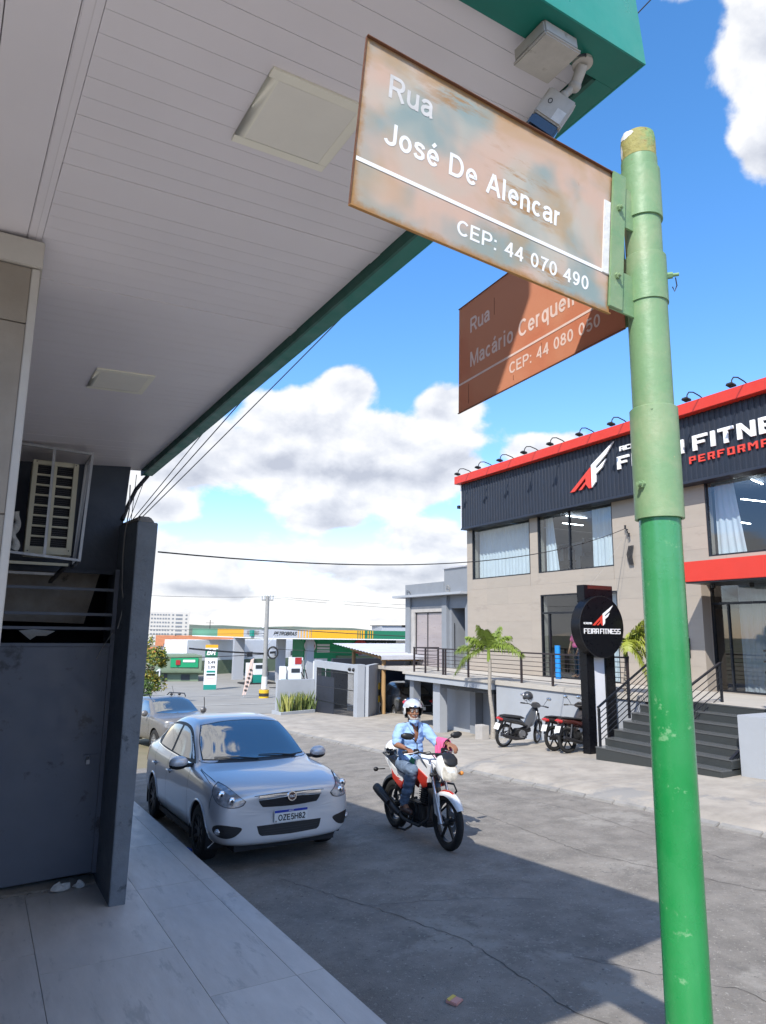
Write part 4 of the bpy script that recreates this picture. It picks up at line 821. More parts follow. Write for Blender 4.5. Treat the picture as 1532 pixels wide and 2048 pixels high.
for z_ in (-0.13, -0.37): part('bracket_arm', MB().box(0.7235, 0.86, 0.0, 0.006, z_, z_ + 0.11), 'green_light', S1)
bk = MB(); bk.box(0.7225, 0.770, -0.009, -0.003, -0.372, 0.005); part('bracket', bk, 'green_light', S1, bevel=0.0015)
for zz in (-0.095, -0.285): part('bolt', MB().cyl((0.745, -0.009, zz), (0.745, -0.016, zz), 0.0085, n=6).cyl((0.745, -0.015, zz), (0.745, -0.023, zz), 0.0045, n=8), 'green_light', S1)
a2 = radians(2.012); e_ = radians(-0.854); d2 = Vector((sin(a2) * cos(e_), cos(a2) * cos(e_), sin(e_)))
s2 = d2.cross(Vector((0, 0, 1))).normalized(); u2 = s2.cross(d2); u2 = (u2 * cos(radians(1.465)) + s2 * sin(radians(1.465)))
T2 = Vector((1.322, 1.100, 3.345)); o2 = T2 + d2 * 0.7425
# reading direction of the second sign runs from its free end towards the pole
S2 = street_sign('street_sign', 'red street sign half in shadow, hanging behind the rust-stained sign on the green pole', o2, -d2, u2, 0.7425, 0.387, -1, 'sign_red')
for z_ in (0.0003, -0.3893): part('flange', MB().box(-0.002, 0.742, -0.003, 0.003, z_, z_ + 0.0018), 'sign_rim_rust', S2)
sign_text(S2, 'lettering', 'Rua', 0.070, -0.118, 0.054, 0.112, 'letter_pink', 0.0)
sign_text(S2, 'lettering', 'Macário Cerqueira', 0.070, -0.243, 0.054, 0.548, 'letter_pink', 0.0)
sign_text(S2, 'lettering', 'CEP: 44 080 050', 0.281, -0.345, 0.036, 0.380, 'letter_pink', 0.0)
part('rule', MB().box(0.003, 0.70, -0.0012, -0.0002, -0.290, -0.283), 'letter_pink', S2)
part('bracket', MB().box(0.70, 0.745, 0.003, 0.008, -0.384, -0.002), 'green_light', S2)
for x, z0, z1 in ((0.205, -0.11, -0.05), (0.43, -0.34, -0.30), (0.06, -0.37, -0.30), (0.30, -0.37, -0.355)): part('scratch', MB().box(x, x + 0.0015, -0.0008, -0.0001, z0, z1), 'sign_rim_rust', S2)
# ================================================================ gym across the road
G = thing('gym_building', 'two storey beige tiled gym with dark ribbed cladding, red cornice and white lettering', 'building', (18, 14, 0.84), world=True)
FX = 15.9
YR = -4.0           # southern end of the facade (outside the picture)
OPEN = [(17.75, 21.00, 4.22, 6.17), (14.11, 17.35, 4.22, 6.17), (4.5, 11.02, 4.22, 6.17), (14.05, 17.29, 0.84, 3.49), (2.0, 11.30, 0.84, 3.80), (-3.0, 1.0, 4.22, 6.17)]
def minus(rects, o):
    out = []
    for (a, b, c, d) in rects:
        if o[0] >= b or o[1] <= a or o[2] >= d or o[3] <= c: out.append((a, b, c, d)); continue
        if o[0] > a: out.append((a, o[0], c, d))
        if o[1] < b: out.append((o[1], b, c, d))
        aa, bb = max(a, o[0]), min(b, o[1])
        if o[2] > c: out.append((aa, bb, c, o[2]))
        if o[3] < d: out.append((aa, bb, o[3], d))
    return out
def wall_rects(y0, y1, z0, z1, opens):
    r = [(y0, y1, z0, z1)]
    for o in opens: r = minus(r, o)
    return r
wb = MB()
for (a, b_, c, d) in wall_rects(YR, 21.33, 0.2, 6.6, OPEN): wb.box(FX + 0.012, FX + 0.30, a, b_, c, d)
part('wall', wb, 'facade_grout', G)
tw, th = 1.20, 0.60
yy = 21.33
while yy > 5.0:
    y0 = max(yy - tw, 5.0); zz = 0.84
    while zz < 6.20:
        z1 = min(zz + th, 6.2)
        for (a, b_, c, d) in wall_rects(y0, yy, zz, z1, OPEN):
            if b_ - a > 0.03 and d - c > 0.03:
                pr = random.uniform(0, 0.001)
                part('wall_tile', MB().box(FX - pr, FX + 0.011, a + 0.0015, b_ - 0.0015, c + 0.0015, d - 0.0015), random.choice(['facade_tile', 'facade_tile_b']), G)
        zz = z1
        if z1 >= 6.2: break
    yy = y0
    if y0 <= 5.0: break
part('wall', MB().box(FX + 0.011, FX + 12, 21.15, 21.33, -1.6, 6.6), 'grey_paint', G)
part('wall', MB().box(FX + 0.301, FX + 12, 12.90, 13.1, 0.84, 6.6), 'gym_dark', G)
part('roof', MB().box(FX - 0.25, FX + 12, YR, 21.1, 7.85, 8.0), 'grey_paint', G)
part('back_wall', MB().box(FX + 8.0, FX + 8.2, YR, 21.14, 0.84, 7.8), 'gym_dark', G)
part('upper_floor', MB().box(FX + 0.302, FX + 7.9, YR, 21.14, 3.85, 4.05), 'gym_dark', G)
part('upper_ceiling', MB().box(FX + 0.302, FX + 7.9, YR, 21.14, 6.60, 6.7), 'gym_ceiling', G)
part('ground_floor', MB().box(FX + 0.302, FX + 7.9, YR, 21.14, 0.75, 0.845), 'gym_dark', G)
# ribbed cladding: one corrugated sheet per bay
cx = 15.55
cy0, cy1, cz0, cz1 = 21.19, YR, 6.13, 7.93
ypos = cy0; bay = 1.2
while ypos > cy1:
    n = 8; mb = MB(); ys = []
    for k in range(n):
        y_ = ypos - bay * k / n; p = bay / n
        ys += [(y_, 0), (y_ - p * 0.18, 0), (y_ - p * 0.30, 0.025), (y_ - p * 0.70, 0.025), (y_ - p * 0.82, 0)]
    ys.append((ypos - bay, 0))
    for (y_, dx_) in ys: mb.v += [(cx + dx_, y_, cz0 + 0.08), (cx + dx_, y_, cz1)]
    mb.f = [(2 * i, 2 * i + 2, 2 * i + 3, 2 * i + 1) for i in range(len(ys) - 1)]
    part('cladding_sheet', mb, 'cladding', G); ypos -= bay
part('cladding_drip', MB().hexa([(cx - 0.05, YR, cz0), (FX, YR, cz0), (FX, cy0 + 0.02, cz0), (cx - 0.05, cy0 + 0.02, cz0)], [(cx - 0.006, YR, cz0 + 0.079), (FX, YR, cz0 + 0.079), (FX, cy0 + 0.0, cz0 + 0.079), (cx - 0.006, cy0 + 0.0, cz0 + 0.079)]), 'cladding', G)
part('cladding_end', MB().box(cx - 0.004, FX + 0.3, cy0 + 0.001, cy0 + 0.05, cz0 + 0.08, cz1), 'white_paint', G)
part('cornice', MB().box(15.33, 16.3, YR, 21.36, 7.935, 8.235), 'red_metal', G, bevel=0.01)
# windows: frame > glass, curtain inside
def curtain(y0, y1, z0, z1, x, n, amp=0.035, taper=0.0):
    mb = MB(); m = n * 4
    for k in range(m + 1):
        t = k / m; y = y0 + (y1 - y0) * t; dx_ = amp * sin(t * n * 2 * pi + 0.9 * sin(t * 17))
        yt = y; yb = y + taper * t
        mb.v += [(x + dx_, yb, z0), (x + dx_ * 0.9, y + taper * t * 0.5, (z0 + z1) / 2), (x + dx_ * 0.6, yt, z1)]
    for k in range(m):
        for j in range(2): mb.f.append((3 * k + j, 3 * k + 3 + j, 3 * k + 4 + j, 3 * k + 1 + j))
    return mb
def gym_window(y0, y1, z0, z1, mull=(), curts=(), x=FX + 0.07, trans=None, g='glass_window'):
    f = MB(); t_ = 0.04
    f.box(x - 0.06, x + 0.03, y0, y0 + t_, z0, z1); f.box(x - 0.06, x + 0.03, y1 - t_, y1, z0, z1); f.box(x - 0.06, x + 0.03, y0 + t_, y1 - t_, z0, z0 + t_); f.box(x - 0.06, x + 0.03, y0 + t_, y1 - t_, z1 - t_, z1)
    for m_ in mull: f.box(x - 0.05, x + 0.02, m_ - 0.02, m_ + 0.02, z0 + t_, (trans or z1) - t_)
    if trans: f.box(x - 0.055, x + 0.025, y0 + t_, y1 - t_, trans - t_, trans + 0.02)
    w_ = part('window', f, 'alu_black', G)
    sub('glass', MB().box(x - 0.008, x, y0 + t_, y1 - t_, z0 + t_, z1 - t_), g, w_)
    for (a, b_, n, tp_) in curts: sub('curtain', curtain(a, b_, z0 + 0.01, z1 - 0.06, x + 0.28, n, taper=tp_), 'curtain', w_, smooth=True, ang=80)
    return w_
gym_window(17.75, 21.00, 4.22, 6.17, (), ((17.8, 20.95, 17, 0),))
gym_window(14.11, 17.35, 4.22, 6.17, (15.9,), ((14.15, 15.2, 7, 0), (17.3, 16.95, 3, -0.28)))
gym_window(4.5, 11.02, 4.22, 6.17, (9.3, 7.0), ((10.97, 10.42, 4, -0.25),))
gym_window(14.05, 17.29, 0.84, 3.49, (16.93, 15.67), ((14.1, 15.45, 8, 0),), trans=2.90)
gw = gym_window(2.0, 11.30, 0.84, 3.80, (10.85, 9.1, 7.4), ((10.75, 9.95, 6, -0.1),), x=FX + 0.42, trans=3.05, g='glass_dark')
part('reveal', MB().box(FX + 0.0, FX + 0.5, 11.302, 11.42, 0.84, 3.8), 'facade_tile', G)
# lamps inside
for (p, q) in (((18.0, 18.10, 6.5), (19.4, 18.45, 6.58)), ((18.0, 18.27, 6.24), (19.4, 18.65, 6.33)), ((18.0, 11.35, 6.01), (19.5, 11.54, 6.12)), ((18.0, 11.6, 5.41), (19.3, 11.95, 5.5)), ((18.0, 11.0, 6.5), (19.0, 11.3, 6.55))):
    part('ceiling_tube', MB().bar(p, q, 0.035, 0.02), 'tube_lit', G)
part('inner_panel', MB().box(17.95, 18.0, 17.2, 19.3, 4.06, 5.45), 'white_paint', G)
part('ceiling_tube', MB().box(18.0, 19.4, 9.0, 9.06, 3.3, 3.34), 'tube_warm', G)
part('inner_wall', MB().box(18.6, 18.7, 5.0, 12.8, 0.85, 3.0), 'brick_orange', G)
# red marquee over the entrance with downlights
part('marquee', MB().box(14.6, FX - 0.002, 2.0, 10.84, 3.49, 3.98), 'red_metal', G, bevel=0.01)
part('marquee_soffit', MB().box(14.63, FX - 0.01, 2.02, 10.80, 3.455, 3.4885), 'alu_black', G)
for i in range(4):
    part('downlight', MB().cyl((15.1 + (i % 2) * .35, 10.4 - i * 0.75, 3.455), (15.1 + (i % 2) * .35, 10.4 - i * 0.75, 3.36), 0.05, n=12), 'black_plastic', G)
GT = 0.20
# stencil letters, built as raised boards
def glyph(ch):
    t = GT; R = []; D = []
    def r(a, b_, c, d): R.append(((a, c), (b_, c), (b_, d), (a, d)))
    W_ = 0.74
    if ch in 'FEPRHNMAKU': r(0, t, 0, 1)
    if ch in 'FEPRA': r(t, W_, 1 - t, 1)
    if ch == 'F': r(t, W_ * .8, .42, .42 + t * .9)
    if ch == 'E': r(t, W_ * .85, .41, .41 + t * .9); r(t, W_, 0, t)
    if ch == 'I': W_ = t; r(0, t, 0, 1)
    if ch == 'T': W_ = 0.72; r(0, W_, 1 - t, 1); r(W_ / 2 - t / 2, W_ / 2 + t / 2, 0, 1 - t)
    if ch in 'PR': r(W_ - t, W_, .38, 1 - t); r(t, W_ - t, .38, .38 + t * .85)
    if ch == 'R': R.append(((W_ - t * 1.5, .38), (W_ - t * .5, .38), (W_, 0), (W_ - t * 1.1, 0)))
    if ch == 'A': r(W_ - t, W_, 0, 1 - t); r(t, W_ - t, .34, .34 + t * .85)
    if ch == 'H': r(W_ - t, W_, 0, 1); r(t, W_ - t, .42, .42 + t * .9)
    if ch == 'N': W_ = .8; r(W_ - t, W_, 0, 1); R.append(((t, 1), (t, .66), (W_ - t, 0), (W_ - t, .34)))
    if ch == 'M': W_ = .95; r(W_ - t, W_, 0, 1); R.append(((t, 1), (t, .7), (W_ / 2, .38), (W_ / 2, .68))); R.append(((W_ - t, 1), (W_ - t, .7), (W_ / 2, .38), (W_ / 2, .68)))
    if ch == 'S': r(0, W_, 1 - t, 1); r(0, W_, 0, t); r(0, W_, .41, .41 + t * .85); r(0, t, .41 + t * .85, 1 - t); r(W_ - t, W_, t, .41)
    if ch in 'OCDG':
        r(0, t, 0, 1); r(t, W_, 1 - t, 1); r(t, W_, 0, t)
        if ch in 'OD': r(W_ - t, W_, t, 1 - t)
        if ch == 'G': r(W_ - t, W_, t, .5)
    return R, W_
def board_text(body, o, ux, uz, h, length, depth, m, parent, gap=0.16, issub=False, name='letter'):
    """raised letters, one mesh per letter; o is the lower left corner, depth points out of the wall"""
    tot = 0; L_ = []
    for c in body:
        if c == ' ': L_.append(None); tot += 0.45; continue
        R, w_ = glyph(c); L_.append((R, w_)); tot += w_ + gap
    k = length / (tot - gap); x = 0; ux = Vector(ux); uz = Vector(uz); o = Vector(o); dn = ux.cross(uz) * depth
    for g_ in L_:
        if g_ is None: x += 0.45 * k; continue
        R, w_ = g_; mb = MB()
        for q in R: mb.prism([o + ux * (x + p[0] * k) + uz * (p[1] * h) for p in q], dn)
        if issub: sub(name, mb, m, parent)
        else: part(name, mb, m, parent)
        x += (w_ + gap) * k
UY = (0, -1, 0); UZ = (0, 0, 1)
lx = cx - 0.010
board_text('ACADEMIA', (lx, 13.37, 7.49), UY, UZ, 0.135, 1.55, 0.04, 'logo_white', G)
board_text('FEIRA', (lx, 13.47, 6.96), UY, UZ, 0.375, 2.22, 0.05, 'logo_white', G)
board_text('FITNESS', (lx, 10.98, 6.95), UY, UZ, 0.40, 3.25, 0.05, 'logo_white', G)
board_text('HIGH', (lx, 12.55, 6.63), UY, UZ, 0.19, 1.16, 0.03, 'logo_red', G, gap=0.35)
board_text('PERFORMANCE', (lx, 11.12, 6.63), UY, UZ, 0.19, 2.95, 0.03, 'logo_red', G, gap=0.32)
# emblem: red A and white winged F
def emblem(o, ux, uz, s, depth, parent, issub=False):
    o = Vector(o); ux = Vector(ux); uz = Vector(uz); dn = ux.cross(uz) * depth
    W1 = [(0.90, 0.0), (0.90, 0.70), (1.80, 1.24), (1.52, 0.92), (1.08, 0.62), (1.08, 0.53), (1.50, 0.78), (1.34, 0.55), (1.06, 0.37), (1.06, 0.15)]
    A1 = [(0.0, 0.0), (0.86, 0.64), (0.86, 0.50), (0.20, 0.0)]
    A2 = [(0.86, 0.498), (0.86, 0.0), (0.78, 0.0), (0.66, 0.16), (0.66, 0.345)]
    A3 = [(0.36, 0.01), (0.659, 0.24), (0.659, 0.155), (0.50, 0.01)]
    f = sub if issub else part
    mb = MB()
    for q in (((0.90, 0.0), (0.90, 0.70), (1.08, 0.62), (1.08, 0.37 + .02), (1.06, 0.15)), ((0.901, 0.701), (1.80, 1.24), (1.52, 0.92), (1.081, 0.621)), ((1.081, 0.53), (1.50, 0.78), (1.34, 0.55), (1.081, 0.391))):
        mb.prism([o + ux * (p[0] * s) + uz * (p[1] * s) for p in q], dn)
    f('emblem_wing', mb, 'logo_white', parent)
    mb = MB()
    for q in (A1, A2, A3): mb.prism([o + ux * (p[0] * s) + uz * (p[1] * s) for p in q], dn)
    f('emblem_letter', mb, 'logo_red', parent)
emblem((lx, 15.37, 6.60), UY, UZ, 1.0, 0.05, G)
# swan-neck lamps over the sign
def swan(x, y, z):
    t = thing('sign_lamp', '', 'lamp', (x, y, z))
    part('arm', MB().tube([(0.66, 0, -0.0), (0.45, 0, 0.09), (0.2, 0, 0.14), (0.03, 0, 0.11), (-0.05, 0, 0.02), (-0.06, 0, -0.06)], 0.016, 6), 'black_matt', t, smooth=True)
    part('lamp_head', MB().hexa([(-0.19, -0.09, -0.12), (0.0, -0.09, -0.15), (0.0, 0.09, -0.15), (-0.19, 0.09, -0.12)], [(-0.17, -0.07, -0.06), (0.0, -0.07, -0.085), (0.0, 0.07, -0.085), (-0.17, 0.07, -0.06)]), 'black_matt', t, bevel=0.01)
    return t
lamp0 = swan(14.86, 20.37, 8.20)
ordn = ['leftmost', 'second from the left', 'third from the left', 'fourth from the left', 'fifth from the left', 'sixth from the left', 'first one left of the green pole', None, 'first one right of the green pole', 'second one right of the green pole']
for i, y in enumerate([20.37, 19.12, 17.90, 16.66, 15.44, 14.20, 12.98, 11.78, 10.55, 9.34]):
    o = lamp0 if i == 0 else copy_tree(lamp0)
    o.location = (14.86, y, 8.20); o['group'] = 'swan-neck lamps above the gym cornice'
    o['label'] = ('black swan-neck lamp over the red cornice, ' + ordn[i]) if ordn[i] else 'black swan-neck lamp over the red cornice, hidden behind the green pole'
# plants-less things inside and on the terrace
t = thing('gym_machine', 'exercise machine seen through the middle upper window of the gym', 'gym machine', (17.2, 16.0, 4.05), world=True)
fm = MB(); 
fm.tube([(16.9, 17.45, 4.06), (16.9, 17.45, 5.0), (16.9, 17.3, 5.18), (16.9, 16.85, 5.18), (16.9, 16.7, 5.0), (16.9, 16.7, 4.06)], 0.05, 8); fm.box(16.85, 16.95, 17.02, 17.12, 4.2, 5.15); fm.box(16.8, 17.0, 16.7, 17.45, 4.62, 4.68); fm.box(16.7, 17.3, 17.0, 17.5, 4.35, 4.45)
part('frame', fm, 'black_matt', t, smooth=True); part('weight_stack', MB().box(16.86, 16.99, 17.15, 17.38, 4.2, 4.6), 'black_plastic', t); part('seat', MB().box(16.6, 16.9, 16.75, 17.0, 4.5, 4.6), 'black_plastic', t, bevel=0.02)
t = thing('gym_machine', 'dark lat machine behind the exercise machine in the middle upper window of the gym', 'gym machine', (17.6, 15.3, 4.05), world=True)
fm = MB(); fm.tube([(17.2, 16.55, 4.06), (17.2, 16.5, 5.4), (17.2, 16.1, 5.35), (17.2, 16.0, 4.9)], 0.07, 8); fm.box(17.1, 17.4, 15.9, 16.6, 4.3, 4.8)
part('frame', fm, 'rim_dark', t, smooth=True); part('pad', MB().box(17.0, 17.09, 16.0, 16.4, 4.9, 5.25), 'black_plastic', t, bevel=0.02)
tag(part('foam_roller', MB().cyl((15.55, 16.20, 0.852), (15.55, 16.20, 1.86), 0.085, n=20), 'foam_blue', smooth=True, ang=40), 'tall blue foam roller standing by the glass door of the gym', 'foam roller')
# deck, retaining wall, railing and stairs
D_ = thing('terrace', 'raised grey terrace with stone floor in front of the gym', 'terrace', (14, 14, 0.84), world=True)
part('floor_slab', MB().box(13.15, 15.88, 7.9, 16.35, 0.72, 0.84), 'deck_stone', D_, bevel=0.004)
part('floor_slab', MB().box(12.95, 15.88, 16.352, 21.25, 0.76, 0.84), 'deck_stone', D_, bevel=0.004)
part('slab_edge', MB().box(13.0, 15.8, 16.38, 21.14, 0.57, 0.757), 'grey_light', D_)
part('edge_beam', MB().box(13.06, 13.3, 16.39, 19.0, 0.44, 0.568), 'alu_black', D_)
part('retaining_wall', MB().hexa([(13.2, 11.0, -0.9), (13.5, 11.0, -0.9), (13.5, 16.33, -1.2), (13.2, 16.33, -1.2)], [(13.2, 11.0, 0.718), (13.5, 11.0, 0.718), (13.5, 16.33, 0.718), (13.2, 16.33, 0.718)]), 'grey_light', D_)
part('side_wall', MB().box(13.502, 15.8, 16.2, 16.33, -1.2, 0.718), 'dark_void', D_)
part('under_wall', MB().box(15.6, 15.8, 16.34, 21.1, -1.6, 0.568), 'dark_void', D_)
for (y0, y1, x0, m_) in ((20.9, 21.15, 13.2, 'grey_paint'), (19.35, 19.75, 13.25, 'grey_light'), (18.4, 18.7, 14.0, 'grey_paint'), (17.45, 17.62, 14.0, 'grey_paint')):
    part('pier', MB().box(x0, x0 + 0.3, y0, y1, -1.7, 0.568), m_, D_)
part('under_panel', MB().box(14.15, 14.25, 18.705, 20.88, -1.7, 0.568), 'grey_light', D_)
part('under_panel', MB().box(14.3, 14.4, 17.625, 18.39, -1.7, 0.568), 'grey_paint', D_)
part('under_panel', MB().box(14.6, 14.7, 16.36, 17.44, -1.7, 0.568), 'dark_void', D_)  # near-black sheet stands in for the shade in the open bay
R_ = thing('terrace_railing', 'dark brown metal railing with thin horizontal bars along the terrace edge', 'railing', (13.2, 15, 0.84), world=True)
posts = [20.87, 20.15, 18.95, 17.70, 15.21, 13.97, 11.46]
for y in posts: part('post', MB().box(13.18, 13.23, y - 0.025, y + 0.025, 0.842, 1.66), 'rail_dark', R_)
part('post', MB().box(14.2, 14.25, 20.845, 20.895, 0.842, 1.66), 'rail_dark', R_); part('post', MB().box(13.18, 13.23, 19.06, 19.11, 0.842, 1.66), 'rail_dark', R_)
part('top_rail', MB().box(13.17, 13.24, 11.43, 20.90, 1.662, 1.70), 'rail_dark', R_)
for k in range(6):
    z = 0.96 + k * 0.122; part('bar', MB().box(13.198, 13.212, 11.43, 20.87, z - 0.008, z + 0.008), 'rail_dark', R_)
    part('bar', MB().box(13.24, 14.2, 20.862, 20.878, z - 0.008, z + 0.008), 'rail_dark', R_)
part('top_rail', MB().box(13.241, 14.25, 20.845, 20.895, 1.662, 1.70), 'rail_dark', R_)
ST = thing('stairs', 'dark granite stairs climbing from the pavement to the gym terrace', 'stairs', (12.3, 9.4, -0.4), world=True)
yL, yR = 10.85, 7.95
for k in range(7):
    z = -0.12 + k * 0.16; x = 11.42 + k * 0.285
    part('step', MB().box(x, 13.14, yR, yL, z - (0.9 if k == 0 else 0.158), z - 0.024), 'granite', ST)
    part('tread', MB().box(x - 0.012, x + 0.285 if k < 6 else 13.14, yR, yL, z - 0.0235, z), 'granite_edge', ST)
part('riser', MB().box(13.135, 13.149, yR, yL, 0.842 - 0.18, 0.719), 'granite', ST)
def stair_rail(name, lab, y, xa, za, xb, zb_, h=0.76, n=5, mid=()):
    t = thing(name, lab, 'railing', (xa, y, za), world=True)
    for x, z in ((xa, za), (xb, zb_)) + tuple((xa + (xb - xa) * m_, za + (zb_ - za) * m_) for m_ in mid): part('post', MB().box(x - 0.022, x + 0.022, y - 0.022, y + 0.022, z, z + h), 'alu_black', t)
    part('top_rail', MB().bar((xa - 0.03, y, za + h + 0.015), (xb + 0.03, y, zb_ + h + 0.015), 0.05, 0.03), 'alu_black', t)
    for k in range(n):
        q = h * (k + 1) / (n + 1) ; part('bar', MB().bar((xa, y, za + q), (xb, y, zb_ + q), 0.014), 'alu_black', t)
stair_rail('stair_railing', 'black stair railing on the left flank of the granite stairs', 10.80, 11.50, -0.12, 13.2, 0.84, 0.78, 6, (0.55,))
stair_rail('stair_railing', 'black stair railing in the middle of the granite stairs', 9.35, 12.2, 0.20, 13.6, 0.84, 0.80, 5)
stair_rail('stair_railing', 'black stair railing on the right flank of the granite stairs, beside the white wall', 7.98, 11.75, -0.10, 13.2, 0.70, 0.12, 1)
tag(part('planter_wall', MB().hexa([(11.85, -4, -0.9), (14.5, -4, -0.9), (14.5, 7.88, -0.9), (11.85, 7.88, -0.9)], [(11.85, -4, 0.82), (14.5, -4, 0.82), (14.5, 7.88, 0.82), (11.85, 7.88, 0.82)]), 'grey_light', bevel=0.01), 'pale grey retaining wall to the right of the granite stairs', 'wall')
t = thing('turnstile_grid', 'black square-mesh metal gate at the gym entrance, above the pale wall', 'gate', (13.0, 8.0, 0.84), world=True)
fm = MB()
for k in range(5): fm.bar((12.75, 7.75 - k * 0.22, 0.83), (12.75, 7.75 - k * 0.22, 2.0), 0.04)
part('upright', fm, 'black_matt', t)
fm = MB()
for k in range(6): fm.bar((12.7, 7.80, 0.95 + k * 0.2), (12.7, 6.80, 0.95 + k * 0.2), 0.04)
part('crossbar', fm, 'black_matt', t)
fm = MB()
for k in range(4): fm.box(12.66, 12.8, 7.70 - k * 0.2, 7.76 - k * 0.2, 0.83, 1.0)
part('foot', fm, 'chrome', t)
t = thing('number_plaque', 'small dark plaque and yellow box on the gym wall beside the green pole', 'plaque', (15.89, 12.0, 1.8), world=True)
part('plate', MB().box(15.86, 15.895, 11.72, 12.22, 1.65, 2.15), 'alu_black', t); put_text('lettering', '12', 0.22, (15.858, 12.14, 1.82), UY, UZ, 'logo_white', t, depth=0.001, bold=0.01)
part('box', MB().box(15.80, 15.895, 11.85, 12.10, 1.30, 1.50), 'hazard_yellow', t)
t = thing('wall_insulators', 'wire insulators and hanging cable loops on the gym wall left of the green pole', 'insulator', (15.8, 13.4, 5.2), world=True)
for k in range(3): part('insulator', MB().lathe([(0.0, -0.06), (0.035, -0.05), (0.025, 0), (0.035, 0.05), (0, 0.06)], (15.8, 13.55 - 0.06 * k, 5.3 - 0.12 * k), n=10), 'black_plastic', t, smooth=True)
cl_ = MB()
for k in range(4): cl_.tube([(15.86, 13.35 + 0.05 * k, 4.75), (15.8, 13.38 + 0.05 * k, 4.5), (15.84, 13.36 + 0.04 * k, 4.2)], 0.018, 6)
part('cable_loop', cl_, 'cable_black', t)
tag(part('service_wire', MB().tube(catenary((1.60, 8.0, 3.07), (15.75, 13.5, 5.25), 0.50, 30), 0.009, 5), 'cable_black'), 'service wire crossing the street to the gym wall', 'wire')
tag(part('stay_wire', MB().tube(catenary((15.78, 13.45, 5.2), (13.1, 12.6, 3.3), 0.1, 10), 0.004, 4), 'cable_grey'), 'thin stay wire from the gym wall down to the black sign pillar', 'wire')
# ================================================================ black sign pillar with round board
P = thing('sign_pillar', 'black and white sign pillar with a round gym logo board beside the stairs', 'sign', (12.9, 12.3, -0.5), world=True)
py0, py1 = 12.30, 12.44; pxl, pxr = 12.66, 13.62; zb0 = -0.62
part('column', MB().box(pxl, 12.90, py0 - 0.10, py1, zb0, 3.25), 'pylon_black', P, bevel=0.008)
part('column', MB().box(13.31, pxr, py0 - 0.10, py1, zb0, 3.25), 'pylon_black', P, bevel=0.008)
part('front_panel', MB().box(12.902, 13.308, py0 - 0.04, py1 - 0.02, zb0, 2.4), 'pylon_white', P)
part('top_box', MB().box(pxl - 0.01, pxr + 0.01, py0 - 0.11, py1 + 0.01, 3.0, 3.42), 'pylon_black', P, bevel=0.008)
part('box_top_panel', MB().box(pxl + 0.1, pxr - 0.03, py0 - 0.116, py0 - 0.1105, 3.32, 3.41), 'moto_maroon', P)
zc, xc_ = 2.40, 13.02
part('round_board', MB().cyl((xc_, 12.02, zc), (xc_, 12.31, zc), 0.745, n=64), 'pylon_black', P, smooth=True, ang=40)
part('board_rim', MB().lathe([(0.735, 0.0), (0.749, 0.0), (0.749, -0.012), (0.735, -0.012)], (xc_, 12.025, zc), axis='y', n=64), 'trim_black', P, smooth=True)
ux_ = (1, 0, 0)
yb = 12.012
GT = 0.15
board_text('FEIRA', (xc_ - 0.62, yb, zc - 0.17), ux_, UZ, 0.125, 0.49, 0.012, 'logo_white', P, gap=.17); board_text('FITNESS', (xc_ - 0.08, yb, zc - 0.17), ux_, UZ, 0.125, 0.70, 0.012, 'logo_white', P, gap=.17)
board_text('ACADEMIA', (xc_ - 0.62, yb, zc + 0.055), ux_, UZ, 0.045, 0.27, 0.008, 'logo_white', P)
emblem((xc_ - 0.33, yb, zc + 0.03), ux_, UZ, 0.40, 0.012, P)
# ================================================================ grey annex left of the gym
A = thing('annex_building', 'low grey rendered annex left of the gym with a film-covered window', 'building', (17, 23.5, -1), world=True)
AX = 15.9
part('wall', MB().box(AX, AX + .3, 25.52, 25.88, -1.9, 3.70), 'grey_paint', A, bevel=0.004)
part('pillar', MB().box(AX, AX + .28, 22.74, 23.08, 0.842, 3.70), 'grey_paint', A, bevel=0.004)
part('wall', MB().box(AX + .12, AX + .3, 23.082, 25.518, 3.30, 3.70), 'grey_paint', A)
part('lintel', MB().box(AX + .08, AX + .3, 23.082, 25.518, 3.06, 3.298), 'stucco_pale', A)
part('jamb', MB().box(AX + .08, AX + .3, 25.24, 25.517, 0.842, 3.058), 'stucco_pale', A)
wfr = part('window', MB().box(AX + .14, AX + .18, 25.195, 25.238, 0.86, 3.058).box(AX + .14, AX + .18, 23.083, 25.194, 3.02, 3.058).box(AX + .14, AX + .18, 24.30, 24.34, 0.86, 3.019), 'alu_black', A)
sub('film_pane', MB().box(AX + .165, AX + .175, 23.083, 25.194, 0.85, 3.019), 'cardboard_film', wfr)
part('wall', MB().box(AX + .14, AX + .3, 21.335, 22.738, 3.18, 3.70), 'grey_paint', A)
part('wall', MB().box(AX + .02, AX + .3, 21.335, 21.52, 0.842, 3.178), 'grey_paint', A)
part('wall', MB().box(AX + .14, AX + 2.2, 22.58, 22.736, 0.842, 3.178), 'grey_paint', A)
part('door_leaf', MB().box(AX + 1.3, AX + 1.36, 21.53, 22.57, 0.845, 3.17), 'navy_wall', A)
part('door_bar', MB().box(AX + .25, AX + .27, 22.54, 22.56, 0.9, 2.6), 'black_matt', A)
part('ceiling', MB().box(AX + .301, AX + 2.2, 21.34, 22.57, 3.18, 3.25), 'gym_dark', A)
part('floor', MB().box(14.3, AX + 2.2, 21.26, 25.5, 0.70, 0.84), 'deck_stone', A)
part('side_wall', MB().box(AX + .301, AX + 8, 25.56, 25.86, -1.9, 3.70), 'grey_paint', A)
part('cornice', MB().box(AX - .32, AX + .45, 21.34, 26.5, 3.702, 3.79), 'grey_light', A)
part('parapet', MB().box(AX, AX + .2, 22.92, 25.90, 3.792, 4.27), 'grey_paint', A); part('parapet', MB().box(AX + .201, AX + 8, 25.7, 25.90, 3.792, 4.27), 'grey_paint', A)
